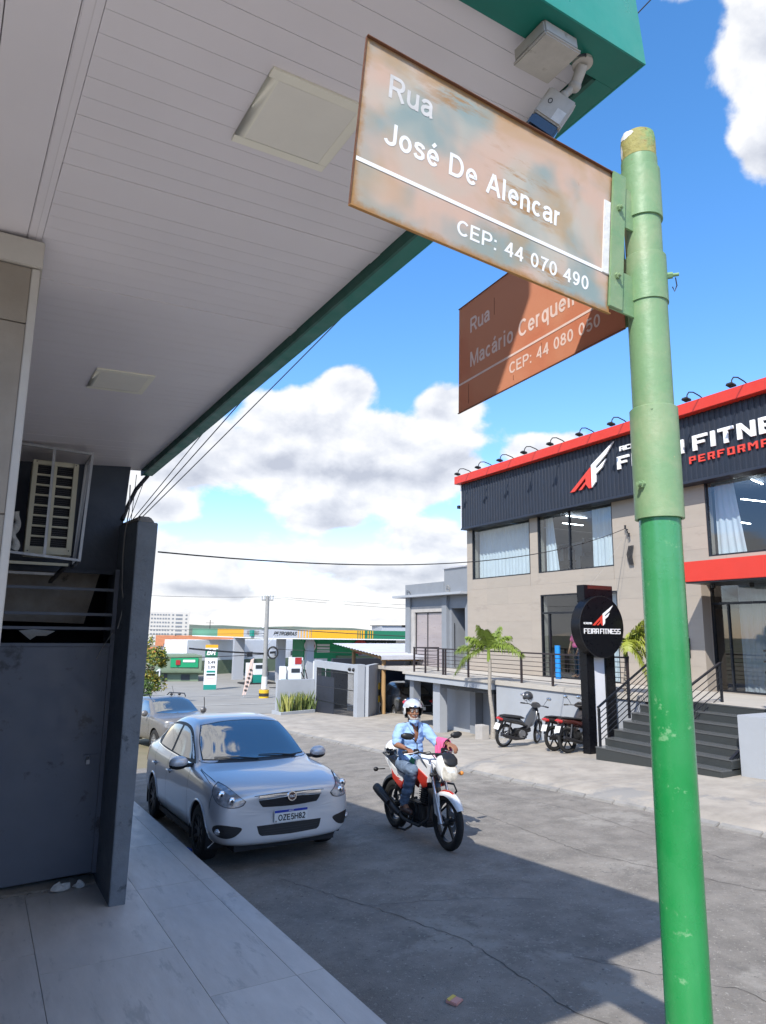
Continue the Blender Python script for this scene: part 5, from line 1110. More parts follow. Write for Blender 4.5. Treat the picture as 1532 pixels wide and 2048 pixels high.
part('upper_wall', MB().box(AX + .02, AX + .22, 21.335, 22.918, 3.792, 4.76), 'grey_paint', A)
part('upper_wall', MB().box(AX + .221, AX + 6, 22.7, 22.918, 3.792, 4.76), 'grey_paint', A)
rs_ = MB()
for k in range(22): rs_.box(AX - .05, AX + .6, 21.36 + k * 0.075, 21.40 + k * 0.075, 4.765, 4.82 if k % 2 else 4.79)
part('roof_edge', rs_, 'roof_sheet', A)
part('cable_coil', MB().tube([(AX - .03, 22.6 + 0.12 * cos(t_ * 0.9), 4.0 + 0.12 * sin(t_ * 0.9) - 0.012 * t_) for t_ in range(14)], 0.012, 5), 'cable_grey', A)
part('cable_coil', MB().tube([(AX - .03, 25.7, 3.85), (AX - .05, 25.68, 4.02), (AX - .05, 25.5, 3.98), (AX - .04, 25.4, 3.85)], 0.012, 5), 'cable_black', A)
tag(part('security_camera', MB().box(15.78, 16.0, 25.90, 26.0, 2.42, 2.52), 'black_plastic'), 'tiny dark security camera on the corner of the grey annex', 'camera')
tag(part('security_camera', MB().box(15.5, 15.72, 21.30, 21.42, 7.0, 7.12), 'black_plastic'), 'tiny dark security camera on the upper corner of the gym', 'camera')
# ================================================================ palms
def frond(base, az_, L_, rise, droop, wleaf=0.30, n=26, seed=0):
    rr = random.Random(seed); stem = MB(); lf = MB(); d = Vector((cos(az_), sin(az_), 0)); side = Vector((-sin(az_), cos(az_), 0)); pts = []
    for i in range(n + 1):
        t = i / n; pts.append(Vector(base) + d * (L_ * (t - 0.18 * t * t)) + Vector((0, 0, rise * t * 1.9 - droop * t * t * 1.9)))
    stem.tube(pts, 0.012, 5, rs=[0.020 * (1 - t / n * 0.8) for t in range(n + 1)])
    for i in range(3, n + 1):
        t = i / n; c = pts[i]; tg = (pts[i] - pts[i - 1]).normalized(); ll = wleaf * (0.55 + 0.9 * sin(pi * min(1, t * 0.92 + 0.06))) * rr.uniform(0.8, 1.1)
        for s in (-1, 1):
            for q in range(3):
                dr = (side * s * rr.uniform(0.75, 1.0) + tg * rr.uniform(0.35, 0.75) + Vector((0, 0, rr.uniform(-0.35, 0.45) - 0.2))).normalized()
                p0 = c + tg * (q * 0.33 * L_ / n); mid = p0 + dr * ll * 0.55 + Vector((0, 0, 0.01)); end = p0 + dr * ll + Vector((0, 0, -0.30 * ll)); w_ = tg * 0.014
                lf.add([p0 - w_, p0 + w_, mid + w_ * 0.9, end, mid - w_ * 0.9], [(0, 1, 2, 4), (4, 2, 3)])
    return stem, lf
def palm(lab, base, top, tops, m, lean=(0, 0), seed=1, L_=1.1, stake=False, sc_=1.0):
    t = thing('palm_tree', lab, 'palm tree', base, world=True, group=None)
    b0 = Vector(base); b1 = Vector(top); pts = [b0.lerp(b1, k / 8) + Vector((0.02 * sin(k), 0.015 * cos(k * 1.3), 0)) for k in range(9)]
    part('trunk', MB().tube(pts, 0.05, 12, rs=[0.075, 0.068, 0.06, 0.055, 0.052, 0.05, 0.048, 0.05, 0.055]), 'palm_trunk', t, smooth=True)
    part('crownshaft', MB().tube([b1 - Vector((0, 0, 0.05)), b1 + Vector((0, 0, 0.25)), b1 + Vector((0, 0, 0.42))], 0.045, 10, rs=[0.055, 0.045, 0.02]), m, t, smooth=True)
    for i, (az_, ln, rise, droop) in enumerate(tops):
        s_, l_ = frond(b1 + Vector((0, 0, 0.30)), az_, ln * sc_, rise * sc_, droop * sc_, 0.27 * sc_, seed=seed * 31 + i)
        f_ = part('frond', s_, m, t); x = sub('leaflets', l_, m, f_); x['kind'] = 'stuff'
    if stake: part('stake', MB().tube([b1 + Vector((0, 0.0, 0.2)), b1 + Vector((0.0, 0.25, 0.9))], 0.006, 5), 'cable_grey', t)
    return t
palm('small green palm in front of the terrace corner, left of the black sign pillar', (12.75, 15.95, -0.75), (12.75, 16.1, 1.45), [(radians(118), 1.30, 0.24, 0.28), (radians(125), 1.35, 0.05, 0.46), (radians(-58), 1.35, 0.26, 0.34), (radians(-70), 1.0, 0.34, 0.30), (radians(215), 0.5, 0.42, 0.12), (radians(40), 0.6, 0.40, 0.15), (radians(100), 0.7, 0.36, 0.25), (radians(-20), 0.45, 0.45, 0.1), (radians(160), 0.4, 0.45, 0.08), (radians(135), 0.8, 0.38, 0.20), (radians(-50), 0.8, 0.40, 0.20)], 'palm_leaf', seed=3, stake=True, sc_=0.92)
palm('yellowish palm behind the black sign pillar, beside the green pole', (13.3, 11.62, 0.0), (13.3, 11.58, 1.72), [(radians(120), 0.5, 0.3, 0.3), (radians(-50), 1.1, 0.42, 0.30), (radians(-60), 1.15, 0.22, 0.45), (radians(-45), 0.9, 0.10, 0.50), (radians(0), 0.8, 0.4, 0.3), (radians(-80), 0.9, 0.55, 0.2), (radians(230), 0.6, 0.3, 0.4), (radians(-30), 1.0, 0.5, 0.2), (radians(-65), 0.7, 0.0, 0.5)], 'palm_leaf_yellow', seed=5, sc_=0.82)
tag(part('palm_block', MB().box(12.45, 12.70, 16.05, 16.40, -0.95, -0.38), 'stucco_pale', bevel=0.01), 'pale concrete block at the foot of the green palm', 'concrete block')
# ================================================================ walled yard with barred gate
Y_ = thing('yard_wall', 'grey rendered yard wall with a barred gateway, left of the annex', 'wall', (13, 26, -1.2), world=True)
def wq(mb, p, q, th, z0, z1, zb0=None, zb1=None):
    """wall from p to q (xy), thickness th to the right-hand side"""
    p = Vector((p[0], p[1], 0)); q = Vector((q[0], q[1], 0)); d = (q - p).normalized(); n = Vector((d.y, -d.x, 0)) * th
    a0 = zb0 if zb0 is not None else z0; a1 = zb1 if zb1 is not None else z0
    return mb.hexa([p + Vector((0, 0, a0)), p + n + Vector((0, 0, a0)), q + n + Vector((0, 0, a1)), q + Vector((0, 0, a1))], [p + Vector((0, 0, z1)), p + n + Vector((0, 0, z1)), q + n + Vector((0, 0, z1)), q + Vector((0, 0, z1))])
part('pillar', wq(MB(), (12.72, 24.22), (12.75, 24.60), 0.30, -1.4, 0.94), 'grey_light', Y_)
part('pillar', wq(MB(), (13.00, 28.75), (13.02, 29.05), 0.25, -1.6, 0.94), 'grey_light', Y_)
part('lintel', wq(MB(), (12.725, 24.221), (13.02, 29.04), 0.27, 0.62, 0.90), 'grey_light', Y_)
part('side_wall', wq(MB(), (13.03, 24.30), (14.42, 25.88), 0.2, -1.5, 0.90), 'grey_light', Y_)
for z, m in ((-0.02, 'hazard_yellow'), (-0.28, 'hazard_black'), (-0.54, 'hazard_yellow')): part('hazard_band', wq(MB(), (14.27, 25.66), (14.43, 25.84), 0.21, z - 0.13, z + 0.13), m, Y_)
part('back_wall', MB().box(11.25, 13.0, 28.95, 29.15, -1.7, 0.08), 'grey_light', Y_)
part('inner_wall', MB().box(14.75, 14.85, 26.2, 29.1, -1.7, 0.62), 'white_paint', Y_)
lt = MB(); 
for k in range(2): lt.sphere((12.72, 24.6 + k * 0.35, 0.72), 0.07, 10, 8)
part('lamp', lt, 'black_plastic', Y_, smooth=True)
Gt = thing('barred_gate', 'black vertical bar gate in the grey yard wall, its left leaf solid dark', 'gate', (12.9, 26.5, -1.2), world=True)
ga = Vector((12.78, 24.62, 0)); gb = Vector((13.02, 28.74, 0)); nb = 38
for k in range(nb + 1):
    p = ga.lerp(gb, k / nb); part('bar', MB().box(p.x, p.x + 0.016, p.y - 0.015, p.y + 0.015, -1.28 - 0.045 * (p.y - 24.6) + 0.05, 0.60), 'alu_black', Gt)
for z in (-0.10, -0.72, 0.55): part('rail', MB().bar(ga + Vector((0.015, 0, z - 0.0)), gb + Vector((0.015, 0, z - 0.08)), 0.03, 0.03), 'alu_black', Gt)
part('leaf_panel', wq(MB(), tuple(ga.lerp(gb, 0.50))[:2], tuple(gb)[:2], 0.02, -1.25, 0.28, -1.33, -1.45), 'shade_wall', Gt)
# planter of upright striped leaves
Pl = thing('planter_bed', 'low grey planter bed of upright snake plants against the yard wall', 'planter', (12, 28.3, -1.3), world=True)
part('curb', wq(MB(), (11.02, 27.85), (12.85, 28.45), 0.0 - 0.12, -1.5, -1.18), 'grey_light', Pl); part('curb', MB().box(11.02, 11.14, 27.95, 28.94, -1.5, -1.19), 'grey_light', Pl)
part('soil', MB().hexa([(11.1, 27.9, -1.4), (12.9, 28.5, -1.4), (12.95, 28.95, -1.4), (11.1, 28.95, -1.4)], [(11.1, 27.98, -1.23), (12.9, 28.58, -1.23), (12.95, 28.95, -1.23), (11.1, 28.95, -1.23)]), 'earth', Pl)
def blade(mb, x, y, z, h, w, a, lean, la):
    d = Vector((cos(a), sin(a), 0)); up = Vector((cos(la) * lean, sin(la) * lean, 1)); n = 5; vs = []
    for i in range(n + 1):
        t = i / n; ww = w * (0.7 + 0.6 * t) * (1 - t ** 4) + 0.001; c = Vector((x, y, z)) + up * h * t + Vector((cos(la), sin(la), 0)) * lean * h * t * t * 0.4; vs += [c - d * ww, c + d * ww, c + d.cross(Vector((0, 0, 1))) * 0.012]
    base = len(mb.v); mb.v += [tuple(v) for v in vs]
    for i in range(n):
        o = base + 3 * i; mb.f += [(o, o + 2, o + 5, o + 3), (o + 2, o + 1, o + 4, o + 5), (o + 1, o, o + 3, o + 4)]
for i in range(30):
    x = 11.2 + 1.72 * (i + .5) / 30 + random.uniform(-.04, .04); y = 27.98 + 0.33 * (x - 11.1) + random.uniform(0.1, 0.5); a = random.uniform(0, pi)
    mb = MB()
    for k in range(random.randint(6, 9)): blade(mb, x + random.uniform(-.07, .07), y + random.uniform(-.07, .07), -1.23, random.uniform(0.45, 0.85), random.uniform(.018, .032), a + random.uniform(-.9, .9), random.uniform(0.02, 0.30), random.uniform(0, 2 * pi))
    o = part('plant', mb, 'snake_leaf' if i % 4 else 'snake_leaf_edge', Pl, smooth=True)
# timber shed
S_ = thing('timber_carport', 'open carport of round timber posts under a pale sheet roof, beside the grey annex', 'carport', (14.5, 26, -1.2), world=True)
part('post', MB().cyl((14.42, 25.15, -1.25), (14.42, 25.15, 1.12), 0.10, 0.085, 14), 'timber', S_, smooth=True)
part('post', MB().cyl((15.0, 29.0, -1.4), (15.0, 29.0, 1.3), 0.10, 0.085, 14), 'timber', S_, smooth=True)
part('beam', MB().cyl((14.98, 29.2, 1.42), (14.40, 24.75, 1.12), 0.08, 0.09, 12), 'timber', S_, smooth=True)
part('beam', MB().cyl((14.3, 25.15, 1.10), (17.6, 25.0, 1.10), 0.08, 0.08, 12), 'timber', S_, smooth=True)
for k in range(6): y = 25.2 + k * 0.72; z = 1.24 + k * 0.055; part('rafter', MB().cyl((14.2 + k * .06, y, z), (17.8, y, z), 0.055, 0.055, 8), 'timber', S_)
rf = MB(); n = 34
for k in range(n + 1):
    y = 24.7 + 4.9 * k / n
    for x in (14.05 + 0.10 * (y - 24.7) / 4.9, 18.2): rf.v.append((x, y, 1.24 + 0.085 * (y - 24.7) + (0.02 if k % 2 else -0.02)))
rf.f = [(2 * k, 2 * k + 2, 2 * k + 3, 2 * k + 1) for k in range(n)]
part('roof', rf, 'roof_sheet', S_); part('roof_edge', MB().hexa([(14.03, 24.62, 1.10), (18.2, 24.62, 1.10), (18.2, 24.66, 1.10), (14.03, 24.66, 1.10)], [(14.03, 24.62, 1.27), (18.2, 24.62, 1.27), (18.2, 24.66, 1.27), (14.03, 24.66, 1.27)]), 'roof_sheet', S_)
part('back_wall', MB().box(14.6, 20.5, 30.4, 30.6, -1.8, 0.92), 'shade_wall', S_); part('side_wall', MB().box(18.6, 18.8, 24.6, 30.39, -1.8, 1.1), 'shade_wall', S_)
# ================================================================ leafy masses
def leafball(name, lab, cat, c, r, n, m, trunk=None, sz=1.0, leaf=0.09, seed=1, m2=None, group=None):
    rr = random.Random(seed); t = thing(name, lab, cat, (c[0], c[1], trunk[2] if trunk else c[2] - r * sz), world=True, group=group)
    if trunk:
        tr = MB(); tr.tube([trunk, (c[0], c[1], c[2] - r * sz * 0.2)], 0.1, 8, rs=[0.13, 0.07])
        for k in range(7):
            a = 2 * pi * k / 7; tr.tube([(c[0], c[1], c[2] - r * sz * .6), (c[0] + r * .35 * cos(a), c[1] + r * .35 * sin(a), c[2] - .1 * r), (c[0] + r * .7 * cos(a), c[1] + r * .7 * sin(a), c[2] + r * sz * .35)], 0.03, 5, rs=[.05, .03, .012])
        part('trunk', tr, 'bark', t, smooth=True)
    cl_ = []
    for k in range(22):
        while True:
            p = Vector((rr.uniform(-1, 1), rr.uniform(-1, 1), rr.uniform(-1, 1)))
            if 0.3 < p.length < 1: break
        cl_.append((Vector((c[0] + p.x * r * .8, c[1] + p.y * r * .8, c[2] + p.z * r * sz * .85)), r * rr.uniform(.18, .40)))
    for mi, mm in enumerate([m] + ([m2] if m2 else [])):
        mb = MB()
        for k in range(n // (2 if m2 else 1)):
            q, rq = rr.choice(cl_); d = Vector((rr.gauss(0, 1), rr.gauss(0, 1), rr.gauss(0, 1))).normalized(); p = q + d * rq * rr.uniform(.55, 1.05)
            a = Vector((rr.gauss(0, 1), rr.gauss(0, 1), rr.gauss(0, .6))).normalized(); b_ = a.cross(Vector((rr.gauss(0, 1), rr.gauss(0, 1), rr.gauss(0, 1)))).normalized(); l_ = leaf * rr.uniform(.6, 1.4)
            mb.add([p - a * l_, p - b_ * l_ * .45, p + a * l_, p + b_ * l_ * .45], [(0, 1, 2, 3)])
        o = part('crown', mb, mm, t); o['kind'] = 'stuff'
    return t
leafball('street_tree', 'slim yellow-blossomed tree behind the gate post, left of the parked cars', 'tree', (7.9, 41.0, 0.1), 1.3, 3600, 'foliage_yellow', (7.6, 41.0, -2.0), 1.45, 0.09, 3, 'foliage_light')
leafball('bush', 'bright green bush at the foot of the yellow blossoming tree', 'bush', (6.6, 35.5, -0.95), 0.75, 2200, 'foliage_light', None, 1.3, 0.06, 5, 'foliage')
leafball('hedge_tree', 'dark green tree crown showing behind the timber carport roof', 'tree', (20.2, 33.5, -0.3), 1.7, 3200, 'foliage', (19.2, 33.5, -1.6), 0.9, 0.11, 7, 'foliage_light')
leafball('hedge_tree', 'green tree crown between the pharmacy sign and the grey annex', 'tree', (32.0, 55.5, -1.6), 2.2, 3200, 'foliage', (32.0, 55.5, -2.8), 0.7, 0.15, 8, 'foliage_light')
leafball('garden_tree', 'round dark tree in front of the far tiled roofs, left of the price sign', 'tree', (24.5, 104, -0.3), 2.2, 2000, 'foliage', (24.5, 104, -3.2), 0.8, 0.2, 9)
# ================================================================ utility pole
U = thing('utility_pole', 'concrete utility pole with insulators, cable coil and black and yellow base block', 'utility pole', (17.95, 48.8, -2.95), world=True)
ux0, uy0 = 17.93, 48.8
part('shaft', MB().cyl((ux0, uy0, -2.9), (ux0 - 0.02, uy0, 4.75), 0.20, 0.13, 16), 'concrete_pole', U, smooth=True)
for k in range(4): part('base_band', MB().cyl((ux0, uy0, -2.96 + k * 0.23), (ux0, uy0, -2.735 + k * 0.23), 0.36, n=20), ['hazard_black', 'hazard_yellow', 'hazard_black', 'hazard_yellow'][k], U, smooth=True, ang=40)
part('base_pad', MB().box(ux0 - 0.7, ux0 + 0.7, uy0 - 0.6, uy0 + 0.6, -2.99, -2.945), 'kerb_concrete', U)
vv = Vector((48.8, -17.9, 0)).normalized()
part('crossarm', MB().bar(Vector((ux0, uy0, 4.45)) - vv * 0.45, Vector((ux0, uy0, 4.45)) + vv * 0.42, 0.10), 'concrete_pole', U)
for k in range(5): p = Vector((ux0, uy0, 4.5)) + vv * (-0.42 + k * 0.2); part('insulator', MB().cyl(p, p + Vector((0, 0, 0.34 if k else 0.26)), 0.045, 0.035, 8), 'steel_light', U)
for k in range(4): p = Vector((ux0, uy0, 2.42 - k * 0.17)) - vv * 0.2; part('insulator', MB().cyl(p, p - vv * 0.16, 0.04, n=8), 'steel_light', U)
part('cable_coil', MB().tube([Vector((ux0, uy0 - 0.3, 0.62)) + vv * (0.42 + 0.36 * cos(a / 14 * 2 * pi)) + Vector((0, 0, 0.42 * sin(a / 14 * 2 * pi))) for a in range(14)], 0.065, 8, closed=True), 'cable_black', U, smooth=True)
part('splice_box', MB().bar(Vector((ux0, uy0 - 0.3, 0.62)) + vv * 0.2, Vector((ux0, uy0 - 0.3, 0.66)) + vv * 0.62, 0.16), 'black_plastic', U)
part('lamp_arm', MB().tube([Vector((ux0, uy0, 1.1)) + vv * .1, Vector((ux0, uy0, 1.6)) + vv * 0.45, Vector((ux0, uy0, 1.85)) + vv * 0.62], 0.03, 6), 'steel_light', U); part('lamp_head', MB().sphere(Vector((ux0, uy0, 1.88)) + vv * 0.74, 0.14, 10, 6, 1, 1, .45), 'steel_light', U, smooth=True)
part('poster', MB().cyl((ux0, uy0, -2.0), (ux0, uy0, -1.1), 0.215, 0.205, 16), 'paper_white', U)
for i, (p, q, sg, r, lab) in enumerate([((17.9, 48.8, 4.7), (-14, 34, 5.2), .7, .012, 'upper wire running left from the top of the utility pole'), ((17.9, 48.8, 4.75), (60, 30, 5.4), .9, .012, 'upper wire running right from the top of the utility pole'),
     ((17.9, 48.8, 4.65), (60, 36, 4.8), .9, .012, 'second upper wire running right from the top of the utility pole'), ((17.9, 48.8, 2.4), (44, 30, 1.9), .35, .03, 'thick cable sagging right from the middle of the utility pole'),
     ((17.8, 48.8, 2.3), (-10, 56, 2.6), .25, .012, 'upper of the two level wires left of the utility pole'), ((17.8, 48.8, 2.0), (-10, 56, 2.2), .25, .012, 'lower of the two level wires left of the utility pole'),
     ((17.9, 48.8, 0.55), (12.0, 47.5, 0.95), .05, .06, 'short thick black cable reaching the coil on the utility pole'), ((17.9, 48.8, 0.5), (-8, 40, 1.5), .5, .025, 'low dark cable running left from the coil on the utility pole'), ((18.3, 48.6, 0.9), (46, 34, 0.4), .25, .02, 'low dark cable running right from the coil on the utility pole')]):
    tag(part('power_line', MB().tube(catenary(p, q, sg, 20), r, 5), 'cable_black'), lab, 'power line', 'power lines from the utility pole')
# leaning feather banner
t = thing('feather_banner', 'tall narrow white banner with dark lettering leaning beside the utility pole', 'banner', (15.9, 47.4, -2.6), world=True)
bx = Vector((15.75, 47.0, -2.55)); tp_ = bx + vv * 0.62 + Vector((0, 0, 2.75)); sd_ = vv * 0.17
part('cloth', MB().add([bx - sd_ * .3 + Vector((0, 0, .35)), bx + sd_ * 1.0 + Vector((0, 0, .35)), bx.lerp(tp_, .55) + sd_ * 1.3, tp_ + sd_ * .2 + Vector((0, 0, .1)), tp_ - sd_ * 1.1, bx.lerp(tp_, .5) - sd_ * 1.1], [(0, 1, 2, 3, 4, 5)]), 'letter_pink', t)
part('pole', MB().cyl(bx, tp_, 0.02, n=6), 'steel_light', t); part('foot', MB().box(bx.x - .35, bx.x + .35, bx.y - .2, bx.y + .2, -2.6, -2.53), 'concrete_pole', t)
for k in range(6): p = bx.lerp(tp_, 0.25 + k * .1) - Vector((0.02, 0.05, 0)); part('letter', MB().bar(p - sd_ * .5, p + sd_ * .5, 0.02, 0.10), 'hazard_black', t)
# ================================================================ filling station
F = thing('filling_station', 'filling station canopy with green, yellow and grey fascia on grey columns', 'filling station', (24, 62, -2.9), world=True)
K = Vector((22.63, 62.0, 0)); Rr = Vector((47.5, 53.6, 0)); Lf = Vector((21.8, 85.3, 0))
def band(p, q, t0, t1, z0, z1, m, name='fascia', prou=0.0):
    a = p.lerp(q, t0); b_ = p.lerp(q, t1); d = (q - p).normalized(); n = Vector((d.y, -d.x, 0)); 
    if n.y > 0 and abs(d.x) > abs(d.y): n = -n
    if abs(d.y) >= abs(d.x) and n.x > 0: n = -n
    a += n * prou; b_ += n * prou; i = -n * 0.3
    return part(name, MB().hexa([a + Vector((0, 0, z0)), b_ + Vector((0, 0, z0)), b_ + i + Vector((0, 0, z0)), a + i + Vector((0, 0, z0))], [a + Vector((0, 0, z1)), b_ + Vector((0, 0, z1)), b_ + i + Vector((0, 0, z1)), a + i + Vector((0, 0, z1))]), m, F)
zt, zb = 2.34, 1.55
for t0, t1, m in ((0, .166, 'petro_grey'), (.166, .362, 'petro_yellow'), (.362, 1.0, 'petro_green')): band(K, Rr, t0 + (0.001 if t0 else 0), t1, zb, zt, m)
for k in range(5): band(K, Rr, .118 + k * .0100, .118 + k * .0100 + 0.002 + .0012 * k, zb + .02, zt - .02, 'petro_yellow', 'stripe', 0.02)
for k in range(6): band(K, Rr, (.335 if k < 3 else .348) + k * .0085, (.337 if k < 3 else .3495) + k * .0085 + 0.0012, zb + .02, zt - .02, 'petro_green' if k < 3 else 'petro_yellow', 'stripe', 0.02)
for t0, t1, m in ((.02, .24, 'petro_grey'), (.24, .59, 'petro_yellow'), (.59, 1.0, 'petro_green_pale')): band(K, Lf, t0, t1, zb, zt, m)
band(K, Rr, 0, 1, zb - 0.09, zb - 0.003, 'white_paint', 'fascia_trim'); band(K, Lf, 0.02, 1, zb - 0.09, zb - 0.003, 'white_paint', 'fascia_trim')
part('canopy_deck', MB().prism([tuple(K + Vector((.4, .4, 1.6))), tuple(Rr + Vector((0, .5, 1.6))), (47.5, 62, 1.6), (30, 68.5, 1.6), (25.5, 84.5, 1.6), tuple(Lf + Vector((.4, 0, 1.6)))], (0, 0, 0.5)), 'white_paint', F)
dR = (Rr - K).normalized(); nR = Vector((dR.y, -dR.x, 0))
if nR.y > 0: nR = -nR
put_text('lettering', 'PETROBRAS', 0.46, K + dR * 0.8 + nR * 0.03 + Vector((0, 0, 1.80)), dR, UZ, 'hazard_black', F, depth=0.01, bold=0.012, shear=0.35, width=2.2)
dL = (K - Lf).normalized(); put_text('lettering', 'PETROBRAS', 0.55, Lf.lerp(K, .80) + Vector((-0.03, 0, 1.80)), dL, UZ, 'kerb_concrete', F, depth=0.05, bold=0.012, shear=0.35, width=3.2)
part('logo', MB().box(22.3, 22.5, 64.6, 65.4, 1.65, 2.25), 'petro_teal', F)
def column(x, y, w=1.0): part('column', MB().box(x - w / 2, x + w / 2, y, y + 0.5, -2.95, 1.55), 'petro_grey', F)
column(22.95, 70.3, 1.1); column(25.6, 65.1, 0.85); column(27.5, 62.3, 0.7)
def pump(x, y, lab, w=1.0, s=1.0):
    t = thing('fuel_pump', lab, 'fuel pump', (x, y, -2.85), group=None)
    part('plinth', MB().box(-w * 1.6, w * 1.6, -.7, 1.2, -.15, .14), 'black_matt', t, bevel=.03)
    part('lower_panel', MB().box(-w * .5, w * .5, -.3, .3, .142, .14 + .75), 'petro_teal', t); part('cabinet', MB().box(-w * .5, w * .5, -.3, .3, .892, 1.95), 'white_paint', t); part('display', MB().box(-w * .35, w * .35, -.32, -.301, 1.45, 1.8), 'window_dark', t)
    part('post', MB().box(w * .62, w * .75, -.1, .1, .142, 2.5), 'chrome', t); part('hose', MB().tube([(w * .45, -.35, 1.5), (w * .85, -.4, .6), (w * .95, -.4, .9), (w * .8, -.3, 1.7)], .05, 6), 'cable_black', t, smooth=True)
    part('side_panel', MB().box(-w * 1.15, -w * .75, -.25, .25, .142, 2.0), 'white_paint', t); part('side_skirt', MB().box(-w * 1.16, -w * .74, -.26, -.251, .142, .9), 'petro_teal', t)
    return t
pump(23.0, 64.5, 'green and white fuel pump beside the left column of the station'); pump(23.9, 57.6, 'green and white fuel pump just right of the utility pole', 1.15)
t = thing('equipment_rack', 'stack of grey and red equipment boxes behind the right fuel pump', 'equipment', (25.1, 60.2, -2.8)); part('cabinet', MB().box(-.6, .6, -.3, .3, 0, 2.6), 'white_paint', t); part('sign_face', MB().box(-.2, .45, -.33, -.301, 2.0, 2.6), 'pharmacy_red', t); part('shelf', MB().box(-.55, .2, -.36, -.301, 1.3, 1.4), 'window_dark', t)
t = thing('picket_fence', 'white picket fence in front of the mossy green wall, right of the station columns', 'fence', (31, 60, -2.4), world=True)
for k in range(9): part('picket', MB().box(26.9 + k * .62, 27.0 + k * .62, 60.2, 60.3, -2.8, -0.55), 'white_paint', t)
part('rail', MB().box(26.7, 32.2, 60.31, 60.4, -2.5, -2.2), 'white_paint', t)
t = thing('parked_motorbike', 'tiny dark motorbike parked behind the picket fence of the station', 'motorbike', (29.3, 59.0, -2.75)); mb = MB().sphere((0, 0, .8), .5, 10, 8, 1, .4, .6); mb.cyl((-.5, -.1, .3), (-.5, .1, .3), .3, n=14).cyl((.5, -.1, .3), (.5, .1, .3), .3, n=14); part('body', mb, 'black_plastic', t); part('handlebar', MB().bar((.3, -.35, 1.3), (.3, .35, 1.3), .06), 'black_plastic', t)
# price totem
T = thing('price_sign', 'tall white and green price sign of the filling station on a dark plinth', 'sign', (16.7, 58.7, -3.0), world=True)
A0 = Vector((16.23, 58.82, 0)); A1 = Vector((17.22, 58.50, 0)); up_ = Vector((0.0, 0, 1)); dT = (A1 - A0).normalized(); nT = Vector((dT.y, -dT.x, 0))
def tq(z0, z1, m, name='panel', a=0.0, b_=1.0, pr=0.0):
    p = A0.lerp(A1, a) + nT * pr; q = A0.lerp(A1, b_) + nT * pr
    o = part(name, MB().hexa([p + up_ * z0, q + up_ * z0, q - nT * .35 + up_ * z0, p - nT * .35 + up_ * z0], [p + up_ * z1, q + up_ * z1, q - nT * .35 + up_ * z1, p - nT * .35 + up_ * z1]), m, T); return o
tq(-2.93, -2.35, 'petro_teal'); tq(-2.348, -0.12, 'white_paint'); tq(-0.118, 0.60, 'petro_green'); tq(0.602, 0.70, 'white_paint'); tq(0.702, 0.96, 'petro_yellow')
part('plinth', MB().box(15.8, 17.5, 58.0, 59.2, -3.05, -2.93), 'black_matt', T)
put_text('lettering', 'BR', 0.62, A0 + dT * .12 + nT * .01 + up_ * 0.12, dT, UZ, 'logo_white', T, depth=.008, bold=.02, shear=.25, width=.80)
for z, s_ in ((-0.55, '5,49'), (-0.95, '3,99')): put_text('lettering', s_, 0.30, A0 + dT * .25 + nT * .01 + up_ * (z - .05), dT, UZ, 'hazard_black', T, depth=.005, bold=.008, width=.62)
tq(-1.35, -1.18, 'petro_teal', 'label_bar', .18, .88, .01); tq(-1.60, -1.44, 'pharmacy_dark', 'label_bar', .18, .88, .01); tq(-1.84, -1.80, 'litter_pink', 'label_bar', .2, .8, .01)
# long mossy wall with white warehouse over it, office at the left
Wh = thing('warehouse', 'long white warehouse over a mossy green wall behind the filling station', 'building', (27, 82, -2.8), world=True)
def wl(p, q, z0, z1, m, name='wall', th=0.3):
    p = Vector((*p, 0)); q = Vector((*q, 0)); d = (q - p).normalized(); n = Vector((-d.y, d.x, 0)) * th
    return part(name, MB().hexa([p + up_ * z0, q + up_ * z0, q + n + up_ * z0, p + n + up_ * z0], [p + up_ * z1, q + up_ * z1, q + n + up_ * z1, p + n + up_ * z1]), m, Wh)
wl((19.2, 78.0), (38.8, 87.5), -4.2, -1.25, 'moss_wall'); wl((19.6, 78.6), (36.4, 86.4), -1.25, 1.05, 'white_paint', th=4)
wl((38.8, 87.5), (60, 90), -4.2, -1.35, 'moss_wall')
for a, b_, c in ((27.6, 82.1, 0.7), (31.9, 84.1, 1.1), (34.6, 85.35, 0.6)):
    d = Vector((19.6, 9.5, 0)).normalized(); p = Vector((a, b_, 0)) + Vector((0.25, -0.35, 0)); part('window', MB().hexa([p + up_ * -0.95, p + d * c + up_ * -0.95, p + d * c + Vector((-.1, .2, -.95)), p + Vector((-.1, .2, -.95))], [p + up_ * -0.35, p + d * c + up_ * -0.35, p + d * c + Vector((-.1, .2, -.35)), p + Vector((-.1, .2, -.35))]), 'window_dark', Wh)
Of = thing('office_building', 'small green filling station office with a green sign board', 'building', (17, 71, -3), world=True)
part('wall', MB().hexa([(15.0, 70.5, -4.0), (18.6, 69.4, -4.0), (19.5, 75, -4.0), (15.0, 76, -4.0)], [(15.0, 70.5, -1.95), (18.6, 69.4, -1.95), (19.5, 75, -1.95), (15.0, 76, -1.95)]), 'office_green', Of)
part('upper_wall', MB().hexa([(14.8, 70.2, -1.78), (18.75, 69.0, -1.78), (19.5, 75, -1.78), (15.0, 76, -1.78)], [(14.8, 70.2, -0.30), (18.75, 69.0, -0.30), (19.5, 75, -0.30), (15.0, 76, -0.30)]), 'office_green', Of)
part('ledge', MB().hexa([(14.6, 70.0, -1.948), (18.9, 68.7, -1.948), (19.5, 75, -1.948), (15.0, 76, -1.948)], [(14.6, 70.0, -1.782), (18.9, 68.7, -1.782), (19.5, 75, -1.782), (15.0, 76, -1.782)]), 'moss_wall', Of)
